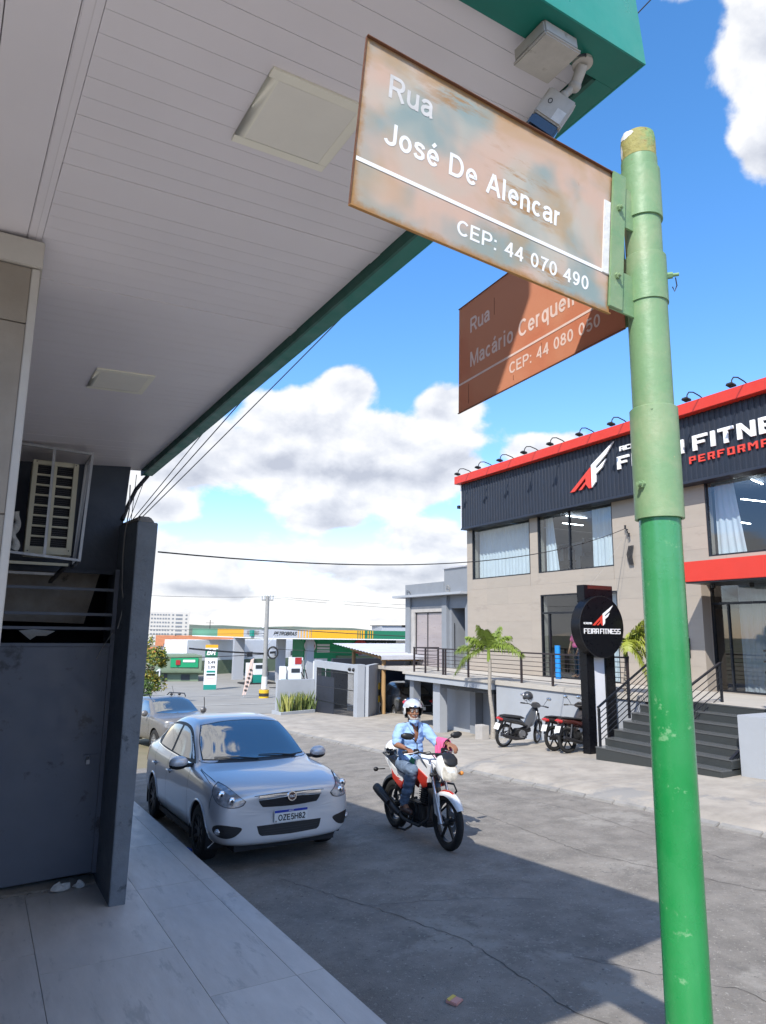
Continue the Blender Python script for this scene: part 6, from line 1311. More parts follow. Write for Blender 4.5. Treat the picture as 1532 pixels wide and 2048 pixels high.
part('sign_board', MB().hexa([(15.9, 69.8, -1.45), (18.4, 69.0, -1.45), (18.4, 69.05, -1.45), (15.9, 69.85, -1.45)], [(15.9, 69.8, -0.50), (18.4, 69.0, -0.50), (18.4, 69.05, -0.50), (15.9, 69.85, -0.50)]), 'pharmacy_green', Of)
part('sign_mark', MB().box(16.35, 16.75, 69.45, 69.6, -1.2, -0.75), 'pharmacy_red', Of); part('sign_line', MB().hexa([(17.0, 69.40, -0.95), (18.1, 69.05, -0.95), (18.1, 69.08, -0.95), (17.0, 69.43, -0.95)], [(17.0, 69.40, -0.72), (18.1, 69.05, -0.72), (18.1, 69.08, -0.72), (17.0, 69.43, -0.72)]), 'white_paint', Of)
part('window', MB().hexa([(17.0, 69.85, -2.7), (17.8, 69.6, -2.7), (17.8, 69.7, -2.7), (17.0, 69.95, -2.7)], [(17.0, 69.85, -2.15), (17.8, 69.6, -2.15), (17.8, 69.7, -2.15), (17.0, 69.95, -2.15)]), 'window_dark', Of); part('door', MB().box(15.45, 15.75, 70.2, 70.35, -3.3, -2.1), 'window_dark', Of)
part('teal_plinth', MB().box(13.2, 15.2, 69.6, 70.0, -3.3, -2.85), 'petro_teal', Of); part('stair_frame', MB().bar((13.4, 69.8, -2.9), (14.9, 69.8, -1.6), .12).bar((14.9, 69.8, -2.9), (14.9, 69.8, -1.6), .1), 'white_paint', Of)
def house(name, lab, c, w, d, h, rh, m, rm, yaw=0.3, wins=2, wm_='window_dark'):
    t = thing(name, lab, 'house', c, (0, 0, yaw), group='tiled houses beyond the station')
    part('wall', MB().box(-w / 2, w / 2, -d / 2, d / 2, -1, h), m, t)
    e = .4; part('roof', MB().prism([(-w / 2 - e, -d / 2 - e, h + .01), (-w / 2 - e, d / 2 + e, h + .01), (-w / 2 - e, 0, h + rh)], (w + 2 * e, 0, 0)), rm, t)
    for k in range(wins): x = -w / 2 + w * (k + .6) / (wins + .2); part('window', MB().box(x - .35, x + .35, -d / 2 - .03, -d / 2 + .05, h * .4, h * .4 + .7), wm_, t)
    return t
house('tiled_house', 'white house with a tiled roof left of the canopy, over the green office', (24.3, 97.5, -3.6), 6.0, 6, 3.9, 1.0, 'white_paint', 'roof_tile', -.25, 3)
house('tiled_house', 'long house with a broad orange tiled roof behind the green end of the canopy', (30.0, 112, -3.6), 13, 9, 3.3, 1.6, 'white_paint', 'roof_tile', -.2, 3)
house('tiled_house', 'low orange roofed house directly behind the yellow tree', (22.0, 112, -4.4), 6, 6, 2.9, 1.0, 'stucco_pale', 'roof_tile', -.3, 2)
house('tiled_house', 'pale gabled house with an orange roof seen between the station columns', (46.5, 104, -3.4), 8, 7, 2.4, 1.5, 'stucco_pale', 'roof_tile', -1.1, 2)
house('tiled_house', 'brick house with an orange roof right of the gabled house, seen under the canopy', (50.5, 98, -3.6), 6, 6, 2.6, 1.2, 'brick_orange', 'roof_tile', -.4, 2)
house('tiled_house', 'low grey roofed house on the far slope seen between the station columns', (54, 130, -3.4), 12, 8, 3.6, 1.2, 'white_paint', 'kerb_concrete', -.3, 3)
# apartment block
Ap = thing('apartment_building', 'white nine storey apartment block far off on the left', 'building', (56, 254, -4), (0, 0, -0.12))
aw = 15.0; ah = 12.4
part('wall', MB().box(-aw / 2, aw / 2, 0, 8, -3, ah), 'apartment_white', Ap); part('stair_tower', MB().box(-aw / 2 - 3.5, -aw / 2 + 0.6, -0.25, 7, -3, ah + 1.6), 'apartment_white', Ap)
win = MB().box(-.30, .30, -.06, .02, -.22, .28).mesh('window', MATS['apartment_window'])
for fl in range(8):
    z = ah - 1.0 - fl * 1.36
    for k, x in enumerate([-5.6, -4.6, -3.6, -2.7, -1.7, -.8, .2, 1.6, 6.3]): o = link('window', win, Ap, (x, -0.03, z))
    part('window', MB().box(2.6, 4.9, -.09, .0, z - .3, z + .3), 'apartment_window', Ap); o = link('window', win, Ap, (-aw / 2 - 1.6, -0.28, z))
# pharmacy
Ph = thing('pharmacy', 'green pharmacy with round red sign discs behind the yard wall', 'building', (31, 64, -2.6), world=True)
def pq(x0, x1, z0, z1, m, name, pr=0.0, th=0.3):
    def Y(x): return 66.5 - (x - 29.0) * 0.40
    return part(name, MB().hexa([(x0, Y(x0) - pr, z0), (x1, Y(x1) - pr, z0), (x1, Y(x1) - pr + th, z0), (x0, Y(x0) - pr + th, z0)], [(x0, Y(x0) - pr, z1), (x1, Y(x1) - pr, z1), (x1, Y(x1) - pr + th, z1), (x0, Y(x0) - pr + th, z1)]), m, Ph)
pq(28.6, 33.9, -3, 1.70, 'pharmacy_green', 'wall', th=3); pq(33.901, 37.6, 0.65, 1.55, 'pharmacy_dark', 'sign_band'); pq(33.901, 37.6, -3, .649, 'petro_grey', 'wall'); pq(37.601, 39.0, -3, 1.5, 'white_paint', 'wall')
pq(31.7, 35.3, -0.75, -0.25, 'office_green', 'awning', .4)
def disc(x, z, r, m, pr): 
    y = 66.5 - (x - 29.0) * 0.40 - pr; part('sign_disc', MB().cyl((x, y, z), (x - .03, y - .1, z), r, n=24), m, Ph)
disc(29.15, .72, .62, 'white_paint', .2); disc(29.2, .72, .36, 'pharmacy_red', .35); disc(34.0, .65, .75, 'pharmacy_red', .2); pq(33.8, 34.2, .5, .62, 'white_paint', 'mark', .36)
for k in range(3): pq(29.9, 31.1, .05 + k * .32, .27 + k * .32, 'white_paint', 'sign_line', .05)
pq(29.4, 30.9, -1.3, -.55, 'white_paint', 'notice', .05)
pq(28.72, 28.8, -1.4, .2, 'white_paint', 'pole', .25)
y_ = 66.5 - (35.2 - 29) * .4 - .03; put_text('lettering', 'FARMÁCIA', .48, (34.95, 66.5 - 5.95 * .4 - .03, .75), Vector((1, -.4, 0)), UZ, 'petro_grey', Ph, depth=.01, bold=.01, width=3.0)
t = thing('warehouse_roof', 'plain grey rooftop block behind the pharmacy and the canopy end', 'building', (44, 73, -3), world=True); part('wall', MB().hexa([(42.0, 73.9, -3), (52, 69, -3), (54, 75, -3), (44, 80, -3)], [(42.0, 73.9, 3.0), (52, 69, 3.0), (54, 75, 3.0), (44, 80, 3.0)]), 'petro_grey', t)
part('roof', MB().hexa([(41.9, 73.7, 3.001), (52.2, 68.8, 3.001), (54.2, 75.2, 3.001), (43.8, 80.2, 3.001)], [(41.9, 73.7, 3.1), (52.2, 68.8, 3.1), (54.2, 75.2, 3.1), (43.8, 80.2, 3.1)]), 'kerb_concrete', t)
tag(part('antenna_mast', MB().cyl((27.5, 98, 0), (27.5, 98, 3.6), .05, n=6).bar((26.9, 98, 3.2), (28.1, 98, 3.2), .05), 'rim_dark'), 'thin antenna mast over the canopy end', 'antenna')
def near(o, k): o.location = (o.location[0] * k, o.location[1] * k, 2.2 + (o.location[2] - 2.2) * k); o.scale = (k, k, k)
for o in list(bpy.data.objects):
    if o.parent is None and (o.name.startswith('power_line') or o.name in ('utility_pole', 'feather_banner')): near(o, 0.868 if o.name != 'feather_banner' else 0.93)
# houses across and behind the camera, to give windows and paint something to mirror
for i, (x, y, w, d, h, m, lab) in enumerate([(-14, -16, 14, 10, 6, 'stucco_pale', 'pale rendered house on the far corner behind the viewpoint'), (14, -24, 10, 14, 5, 'wall_tile_beige', 'beige house south of the gym, outside the picture')]):
    t = thing('corner_house', lab, 'house', (x, y, -1)); part('wall', MB().box(-w / 2, w / 2, -d / 2, d / 2, -1, h), m, t); part('roof', MB().box(-w / 2 - .3, w / 2 + .3, -d / 2 - .3, d / 2 + .3, h + .001, h + .25), 'roof_tile', t)
# ================================================================ vehicles
def subsurf_eval(mb, levels, name, m):
    me = bpy.data.meshes.new(name); me.from_pydata(mb.v, [], mb.f); bm = bmesh.new(); bm.from_mesh(me); bmesh.ops.remove_doubles(bm, verts=bm.verts, dist=1e-4); bmesh.ops.recalc_face_normals(bm, faces=bm.faces); bm.to_mesh(me); bm.free()
    o = bpy.data.objects.new(name, me); COL.objects.link(o); md = o.modifiers.new('s', 'SUBSURF'); md.levels = levels; md.render_levels = levels
    vl = bpy.context.view_layer
    dg = bpy.context.evaluated_depsgraph_get(); dg.update(); r = bpy.data.meshes.new_from_object(o.evaluated_get(dg)); bpy.data.objects.remove(o); r.materials.clear(); r.materials.append(m); r.name = name; return r
class Body:
    """lofted car shell: stations along y (front negative), each a half profile; patches are laid on it by ray casting"""
    def __init__(s, st, m, levels=3):
        mb = MB(); rows = []
        for d in st:
            y, k, zb, w, zs, top = d['y'], d.get('k', 0), d['zb'], d['w'], d['zs'], d['top']
            ws = d.get('ws', w - .07)
            pr = [(0, zb), (w - .22, zb), (w - .07, zb + .03), (w - .005, zb + .17), (w, (zb + .2 + zs) / 2), (w - .015, zs - .07), (ws, zs)] + list(top)
            full = [(-x, z) for x, z in reversed(pr[1:-1])]; ring = pr + full
            rows.append([(x, y + k * x * x + d.get('kz', 0) * (z - zb), z) for x, z in ring])
        n = len(rows[0]); mb.v = [p for r in rows for p in r]
        for j in range(len(rows) - 1):
            for i in range(n): mb.f.append((j * n + i, j * n + (i + 1) % n, (j + 1) * n + (i + 1) % n, (j + 1) * n + i))
        mb.f.append(tuple(range(n))); mb.f.append(tuple((len(rows) - 1) * n + i for i in range(n)))
        s.me = subsurf_eval(mb, levels, 'body', m); s.m = m
        s.bvh = BVHTree.FromPolygons([v.co.copy() for v in s.me.vertices], [tuple(p.vertices) for p in s.me.polygons])
    def arches(s, cs, r):
        bm = bmesh.new(); bm.from_mesh(s.me)
        dele = [f for f in bm.faces if any(hypot(f.calc_center_median().y - cy, f.calc_center_median().z - cz) < r and abs(f.calc_center_median().x) > .42 and f.calc_center_median().z < cz + r for cy, cz in cs)]
        bmesh.ops.delete(bm, geom=dele, context='FACES')
        for v in bm.verts:
            if any(len(e.link_faces) == 1 for e in v.link_edges) and abs(v.co.x) > .3:
                for cy, cz in cs:
                    d = hypot(v.co.y - cy, v.co.z - cz)
                    if d < r * 1.22 and d > r * .62 and v.co.z > cz - .13: v.co.y = cy + (v.co.y - cy) / d * r; v.co.z = cz + (v.co.z - cz) / d * r
        bm.to_mesh(s.me); bm.free()
    def hit(s, o, d):
        h = s.bvh.ray_cast(Vector(o), Vector(d).normalized()); return h[0], h[1]
    def side(s, y, z, sg, off=0.0):
        h, n = s.hit((sg * 3, y, z), (-sg, 0, 0))
        if h is None: h, n = Vector((sg * .8, y, z)), Vector((sg, 0, 0))
        if n.dot(Vector((sg, 0, 0))) < 0: n = -n
        return h + n * off
    def front(s, x, z, off=0.0, d=(0, 1, 0)):
        dd = Vector(d).normalized(); h, n = s.hit(Vector((x, 0, z)) - dd * 4, dd)
        if h is None: h, n = Vector((x, -.7, z)), -dd
        if n.dot(dd) > 0: n = -n
        return h + n * off
    def patch(s, pts, fn, off, rings=7, thick=0.0):
        """outline (2d) filled with concentric rings, each point cast onto the shell"""
        cx_ = sum(p[0] for p in pts) / len(pts); cy_ = sum(p[1] for p in pts) / len(pts); mb = MB(); n = len(pts)
        for r in range(rings, 0, -1):
            t = r / rings
            for p in pts: mb.v.append(tuple(fn(cx_ + (p[0] - cx_) * t, cy_ + (p[1] - cy_) * t, off)))
        mb.v.append(tuple(fn(cx_, cy_, off)))
        for r in range(rings - 1):
            for i in range(n): mb.f.append((r * n + i, r * n + (i + 1) % n, (r + 1) * n + (i + 1) % n, (r + 1) * n + i))
        for i in range(n): mb.f.append(((rings - 1) * n + i, (rings - 1) * n + (i + 1) % n, rings * n))
        # rim wall down into the shell so that the piece has thickness
        b0 = len(mb.v)
        for p in pts: mb.v.append(tuple(fn(p[0], p[1], -0.004)))
        for i in range(n): mb.f.append((i, b0 + i, b0 + (i + 1) % n, (i + 1) % n))
        return mb
    def strip(s, pts, fn, w, off=0.0015, n=14):
        """thin seam following a polyline"""
        P = smooth_poly(pts, n, False); mb = MB()
        for i, p in enumerate(P):
            q = P[min(i + 1, len(P) - 1)]; r = P[max(i - 1, 0)]; d = Vector((q[0] - r[0], q[1] - r[1])); d = d.normalized() if d.length > 1e-9 else Vector((1, 0)); nn = Vector((-d.y, d.x)) * w / 2
            mb.v += [tuple(fn(p[0] + nn.x, p[1] + nn.y, off)), tuple(fn(p[0] - nn.x, p[1] - nn.y, off))]
        mb.f = [(2 * i, 2 * i + 1, 2 * i + 3, 2 * i + 2) for i in range(len(P) - 1)]; return mb
def smooth_poly(pts, n=8, closed=True, tight=0.5):
    """catmull-rom through the points; a point given with a third value 1 stays a corner"""
    out = []; m = len(pts); rngk = range(m) if closed else range(m - 1)
    for i in rngk:
        p0, p1, p2, p3 = pts[i - 1] if (closed or i > 0) else pts[i], pts[i], pts[(i + 1) % m], pts[(i + 2) % m] if (closed or i + 2 < m) else pts[(i + 1) % m]
        c1 = len(p1) > 2 and p1[2]; c2 = len(p2) > 2 and p2[2]
        t1 = (0, 0) if c1 else ((p2[0] - p0[0]) * tight, (p2[1] - p0[1]) * tight); t2 = (0, 0) if c2 else ((p3[0] - p1[0]) * tight, (p3[1] - p1[1]) * tight)
        if c1 and c2: t1 = t2 = (p2[0] - p1[0], p2[1] - p1[1])
        for k in range(n):
            t = k / n; h = (2 * t ** 3 - 3 * t ** 2 + 1, t ** 3 - 2 * t ** 2 + t, -2 * t ** 3 + 3 * t ** 2, t ** 3 - t ** 2)
            out.append(tuple(h[0] * p1[j] + h[1] * t1[j] + h[2] * p2[j] + h[3] * t2[j] for j in (0, 1)))
    if not closed: out.append(tuple(pts[-1][:2]))
    return out
def mirx(pts): return [(-p[0],) + tuple(p[1:]) for p in reversed(pts)]
def wheel(parent, x, y, r, w, sg, rim_m='rim_dark', spokes=7, rot=0.0, twin=True):
    t = MB().lathe([(r * .64, -w / 2), (r * .90, -w / 2), (r * .985, -w * .40), (r, -w * .25), (r, w * .25), (r * .985, w * .40), (r * .90, w / 2), (r * .64, w / 2), (r * .62, 0), (r * .64, -w / 2)], (x, y, r), axis='x', n=40)
    tp = part('wheel', t, 'tyre', parent, smooth=True, ang=50)
    xo = x + sg * w * .46
    rm = MB().lathe([(r * .655, xo - sg * .02), (r * .655, xo), (r * .62, xo - sg * .004), (r * .60, xo - sg * .05), (r * .3, xo - sg * .09), (0.0, xo - sg * .09)], (0, y, r), axis='x', n=40); rm.v = [(v[0], v[1], v[2]) for v in rm.v]
    sub('rim', rm, 'black_matt' if rim_m == 'rim_dark' else rim_m, tp, smooth=True, ang=40)
    for k in range(spokes):
        for q in ((-.16, .16) if twin else (0,)):
            a = rot + 2 * pi * k / spokes + q * .55; a2_ = rot + 2 * pi * k / spokes + q
            p0 = Vector((xo - sg * .028, y + r * .14 * cos(a), r + r * .14 * sin(a))); p1 = Vector((xo - sg * .012, y + r * .62 * cos(a2_), r + r * .62 * sin(a2_)))
            sub('spoke', MB().bar(p0, p1, .026 if twin else .05, .02, up=(1, 0, 0)), rim_m if rim_m != 'rim_dark' else 'alloy' if False else 'engine', tp)
    sub('hub', MB().cyl((xo - sg * .05, y, r), (xo - sg * .008, y, r), r * .18, n=18), rim_m, tp, smooth=True)
    return tp
# ---------------------------------------------------------------- the silver sedan
def T_(x7, z7, x8, z8, x9, z9, z10): return [(x7, z7), (x8, z8), (x9, z9), (0, z10)]
silver = [
 dict(y=-.800, k=.10, zb=.38, w=.36, zs=.62, ws=.30, top=T_(.24, .645, .18, .66, .10, .67, .675)),
 dict(y=-.822, k=.20, zb=.275, w=.71, zs=.705, ws=.66, top=T_(.55, .742, .43, .764, .22, .780, .785)),
 dict(y=-.775, k=.20, zb=.245, w=.790, zs=.755, ws=.735, top=T_(.61, .802, .48, .828, .24, .845, .850)),
 dict(y=-.600, k=.14, zb=.225, w=.828, zs=.812, ws=.765, top=T_(.67, .856, .53, .882, .26, .900, .906)),
 dict(y=-.340, k=.05, zb=.21, w=.838, zs=.872, ws=.790, top=T_(.71, .904, .57, .928, .28, .946, .952)),
 dict(y=0.000, k=.00, zb=.19, w=.845, zs=.912, ws=.79, top=T_(.72, .938, .58, .962, .29, .978, .983)),
 dict(y=0.300, k=.06, zb=.19, w=.845, zs=.930, ws=.785, top=T_(.72, .955, .63, .985, .31, 1.000, 1.004)),
 dict(y=0.420, k=.06, zb=.19, w=.845, zs=.940, ws=.785, top=T_(.735, .985, .67, 1.035, .33, 1.065, 1.070)),
 dict(y=0.720, k=.04, zb=.19, w=.845, zs=.950, ws=.785, top=T_(.720, 1.09, .645, 1.225, .33, 1.262, 1.270)),
 dict(y=1.060, k=.02, zb=.19, w=.845, zs=.958, ws=.785, top=T_(.690, 1.20, .600, 1.425, .33, 1.448, 1.452)),
 dict(y=1.260, k=.01, zb=.19, w=.845, zs=.962, ws=.785, top=T_(.685, 1.22, .595, 1.455, .33, 1.480, 1.486)),
 dict(y=1.700, k=.00, zb=.19, w=.845, zs=.968, ws=.785, top=T_(.685, 1.23, .595, 1.468, .33, 1.495, 1.502)),
 dict(y=2.150, k=.00, zb=.19, w=.845, zs=.975, ws=.785, top=T_(.685, 1.22, .590, 1.448, .33, 1.474, 1.480)),
 dict(y=2.500, k=.00, zb=.19, w=.840, zs=.985, ws=.780, top=T_(.675, 1.18, .565, 1.365, .31, 1.400, 1.408)),
 dict(y=2.850, k=-.02, zb=.20, w=.830, zs=.995, ws=.770, top=T_(.680, 1.10, .585, 1.215, .31, 1.245, 1.250)),
 dict(y=3.080, k=-.05, zb=.21, w=.815, zs=1.000, ws=.750, top=T_(.68, 1.035, .58, 1.085, .30, 1.102, 1.106)),
 dict(y=3.360, k=-.10, zb=.23, w=.78, zs=.985, ws=.72, top=T_(.65, 1.02, .55, 1.045, .28, 1.058, 1.060)),
 dict(y=3.480, k=-.14, zb=.26, w=.70, zs=.90, ws=.64, top=T_(.56, .94, .45, .96, .24, .972, .975)),
 dict(y=3.490, k=-.05, zb=.36, w=.40, zs=.75, ws=.33, top=T_(.26, .78, .20, .79, .1, .80, .805)),
]
C = thing('parked_car', 'silver sedan parked in the shade at the kerb, facing the camera', 'car', (3.163, 8.359, -0.404), (-0.047, 0, 0))
B = Body(silver, MATS['silver_paint'], 3)
WC = [(0.0, .30), (2.51, .30)]
B.arches(WC, .345)
B.me.shade_smooth(); link('body', B.me, C)
for sg in (-1, 1):
    for cy, cz in WC:
        mb = MB(); pts = []
        for k in range(25):
            a = -0.30 + (pi + .6) * k / 24; pts.append(B.side(cy + .350 * cos(a), cz + .350 * sin(a), sg, 0.0))
        mb.tube(pts, .012, 8); part('arch_lip', mb, 'silver_paint', C, smooth=True, ang=70)
        wl_ = MB().lathe([(.36, sg * .83), (.355, sg * .45), (0, sg * .45)], (0, cy, cz), axis='x', n=24, a0=-.35, a1=pi + .35); part('wheel_well', wl_, 'black_matt', C)
        wheel(C, sg * .735, cy, .30, .185, sg, 'rim_dark', 7, .3)
part('underbody', MB().box(-.60, .60, -.66, 3.3, .19, .26), 'black_matt', C)
part('sill', MB().box(-.80, -.70, .40, 2.12, .185, .24).box(.70, .80, .40, 2.12, .185, .24), 'black_matt', C)
fn_f = lambda x, z, o: B.front(x, z, o)
# windscreen with black band, mirrored sky in it
wsp = smooth_poly([(-.665, 1.030, 1), (-.35, 1.022), (0, 1.020), (.35, 1.022), (.665, 1.030, 1), (.622, 1.22), (.540, 1.385, 1), (.28, 1.420), (0, 1.428), (-.28, 1.420), (-.540, 1.385, 1), (-.622, 1.22)], 6)
part('windscreen_seal', B.patch([(x * 1.02, 1.2 + (z - 1.2) * 1.04) for x, z in wsp], fn_f, .0025), 'trim_black', C, smooth=True, ang=60)
part('windscreen', B.patch(wsp, fn_f, .006, 9), 'windscreen', C, smooth=True, ang=60)
cw = smooth_poly([(-.68, 1.025), (-.35, 1.018), (0, 1.016), (.35, 1.018), (.68, 1.025), (.66, .998), (.35, .997), (0, .997), (-.35, .997), (-.66, .998)], 4)
part('cowl', B.patch(cw, fn_f, .003, 3), 'trim_black', C)
for x0, x1, x2 in ((-.02, -.28, -.54), (.52, .26, .02)):
    p = B.front(x0, 1.005, .014); q = B.front(x1, 1.028, .020); r_ = B.front(x2, 1.040, .016)
    part('wiper', MB().tube([p, q, r_], .007, 6, rs=[.010, .008, .005]), 'black_plastic', C)
# bonnet shut lines
def fn_top(x, y, o):
    h, n = B.hit((x, y, 3), (0, 0, -1)); 
    if h is None: return Vector((x, y, .9))
    if n.z < 0: n = -n
    return h + n * o
hood = [(-.735, .28), (-.748, .1), (-.748, -.10), (-.738, -.34)]
part('bonnet_seam', B.strip(hood, fn_top, .007), 'seam', C); part('bonnet_seam', B.strip([(-x, y) for x, y in hood], fn_top, .007), 'seam', C)
part('bonnet_seam', B.strip([(-.42, .760), (-.2, .772), (0, .776), (.2, .772), (.42, .760)], fn_f, .007), 'seam', C)
# grille with chrome bar and round badge
gp = smooth_poly([(-.372, .757, 1), (0, .770), (.372, .757, 1), (.366, .695), (.325, .642, 1), (0, .630), (-.325, .642, 1), (-.366, .695)], 6)
part('grille', B.patch(gp, fn_f, .002, 3), 'trim_black', C)
chp = smooth_poly([(-.368, .760, 1), (0, .774), (.368, .760, 1), (.376, .716, 1), (0, .734), (-.376, .716, 1)], 6)
part('grille_bar', B.patch(chp, fn_f, .018, 3), 'chrome', C, smooth=True)
for z in (.650, .668, .686, .704): part('grille_slat', B.strip([(-.31, z), (0, z - .002), (.31, z)], fn_f, .006, .010), 'rim_dark', C)
bp_ = B.front(0, .738, .030); part('badge', MB().cyl(bp_ - Vector((0, .004, 0)), bp_ + Vector((0, .03, 0)), .052, n=32), 'chrome', C, smooth=True, ang=30)
part('badge_field', MB().cyl(bp_ - Vector((0, .0055, 0)), bp_ - Vector((0, .0042, 0)), .040, n=32), 'moto_maroon', C)
put_text('badge_letters', 'FIAT', .036, bp_ + Vector((-.031, -.0062, -.013)), (1, 0, 0), (0, 0, 1), 'logo_white', C, depth=.0005, bold=.0008, width=.062)
# headlamps
hl = smooth_poly([(-.395, .715, 1), (-.50, .790), (-.62, .850), (-.740, .885, 1), (-.782, .830), (-.775, .765), (-.71, .700), (-.61, .660), (-.50, .652), (-.425, .672)], 6)
for sg in (-1, 1):
    P_ = hl if sg < 0 else mirx(hl); dd = (-.30 * sg, 1, 0); fd = lambda x, z, o, dd=dd: B.front(x + .0, z, o, dd) if True else None
    # cast from the corner so that the lamp wraps round the wing
    def fd(x, z, o, sg=sg):
        d = Vector((-.45 * sg, 1, 0)).normalized(); t0 = Vector((x, -.60 + .25 * abs(x), z)); h, n = B.hit(t0 - d * 3, d)
        if h is None: h, n = t0, -d
        if n.dot(d) > 0: n = -n
        return h + n * o
    lp = part('headlight', B.patch([(x, z) for x, z in P_], fd, .004, 5), 'seam', C, smooth=True, ang=60)
    cxl = sum(p[0] for p in P_) / len(P_); czl = sum(p[1] for p in P_) / len(P_)
    sub('lens', B.patch([(cxl + (x - cxl) * .95, czl + (z - czl) * .93) for x, z in P_], fd, .007, 6), 'lamp_glass', lp, smooth=True, ang=60)
    for (x, z, r) in ((.545, .725, .042), (.665, .775, .048)):
        c = fd(sg * x, z, .006); sub('reflector', MB().sphere(c, r, 14, 8, 1, .35, 1), 'chrome', lp, smooth=True); sub('bulb', MB().sphere(c + Vector((0, -.012, 0)), r * .35, 10, 6), 'rim_dark', lp, smooth=True)
    # fog lamp pocket
    fp = smooth_poly([(sg * .43, .440), (sg * .54, .470), (sg * .66, .485), (sg * .740, .460), (sg * .752, .405), (sg * .69, .360), (sg * .58, .345), (sg * .49, .370)], 5)
    part('fog_pocket', B.patch(fp if sg < 0 else fp, fd, .003, 3), 'trim_black', C)
    c = fd(sg * .670, .412, .006); fl_ = part('fog_light', MB().sphere(c + Vector((0, .02, 0)), .042, 16, 8, 1.15, .5, .85), 'lamp_glass', C, smooth=True); sub('fog_bulb', MB().sphere(c + Vector((0, .004, 0)), .016, 10, 6), 'lamp_bulb', fl_, smooth=True)
    part('bumper_seam', B.strip([(sg * .78, .77), (sg * .80, .70), (sg * .81, .62)], fd, .005), 'seam', C)
lg_ = smooth_poly([(-.385, .450, 1), (0, .455), (.385, .450, 1), (.36, .370), (.325, .345, 1), (0, .338), (-.325, .345, 1), (-.36, .370)], 6)
part('lower_grille', B.patch(lg_, fn_f, .002, 3), 'trim_black', C)
part('bumper_crease', B.strip([(-.70, .62), (-.45, .600), (0, .595), (.45, .600), (.70, .62)], fn_f, .006, .001), 'silver_paint', C)
for z in (.360, .385, .410): part('grille_slat', B.strip([(-.33, z), (0, z), (.33, z)], fn_f, .006, .008), 'rim_dark', C)
pass
# number plate
yp = B.front(0, .53, 0).y - .022
pl = part('number_plate', MB().box(-.20, .20, yp - .004, yp + .006, .468, .598), 'plate_white', C, bevel=.003)
sub('plate_band', MB().box(-.197, .197, yp - .0055, yp - .0042, .569, .595), 'plate_blue', pl)
put_text('plate_number', 'OZE5H82', .085, (-.155, yp - .0062, .486), (1, 0, 0), (0, 0, 1), 'black_plastic', pl, depth=.0006, bold=.0012, width=.325, issub=True)
put_text('plate_country', 'BRASIL', .020, (-.03, yp - .0066, .575), (1, 0, 0), (0, 0, 1), 'plate_white', pl, depth=.0004, width=.062, issub=True)
put_text('plate_code', 'BR', .020, (-.190, yp - .0062, .476), (1, 0, 0), (0, 0, 1), 'black_plastic', pl, depth=.0004, width=.02, issub=True)
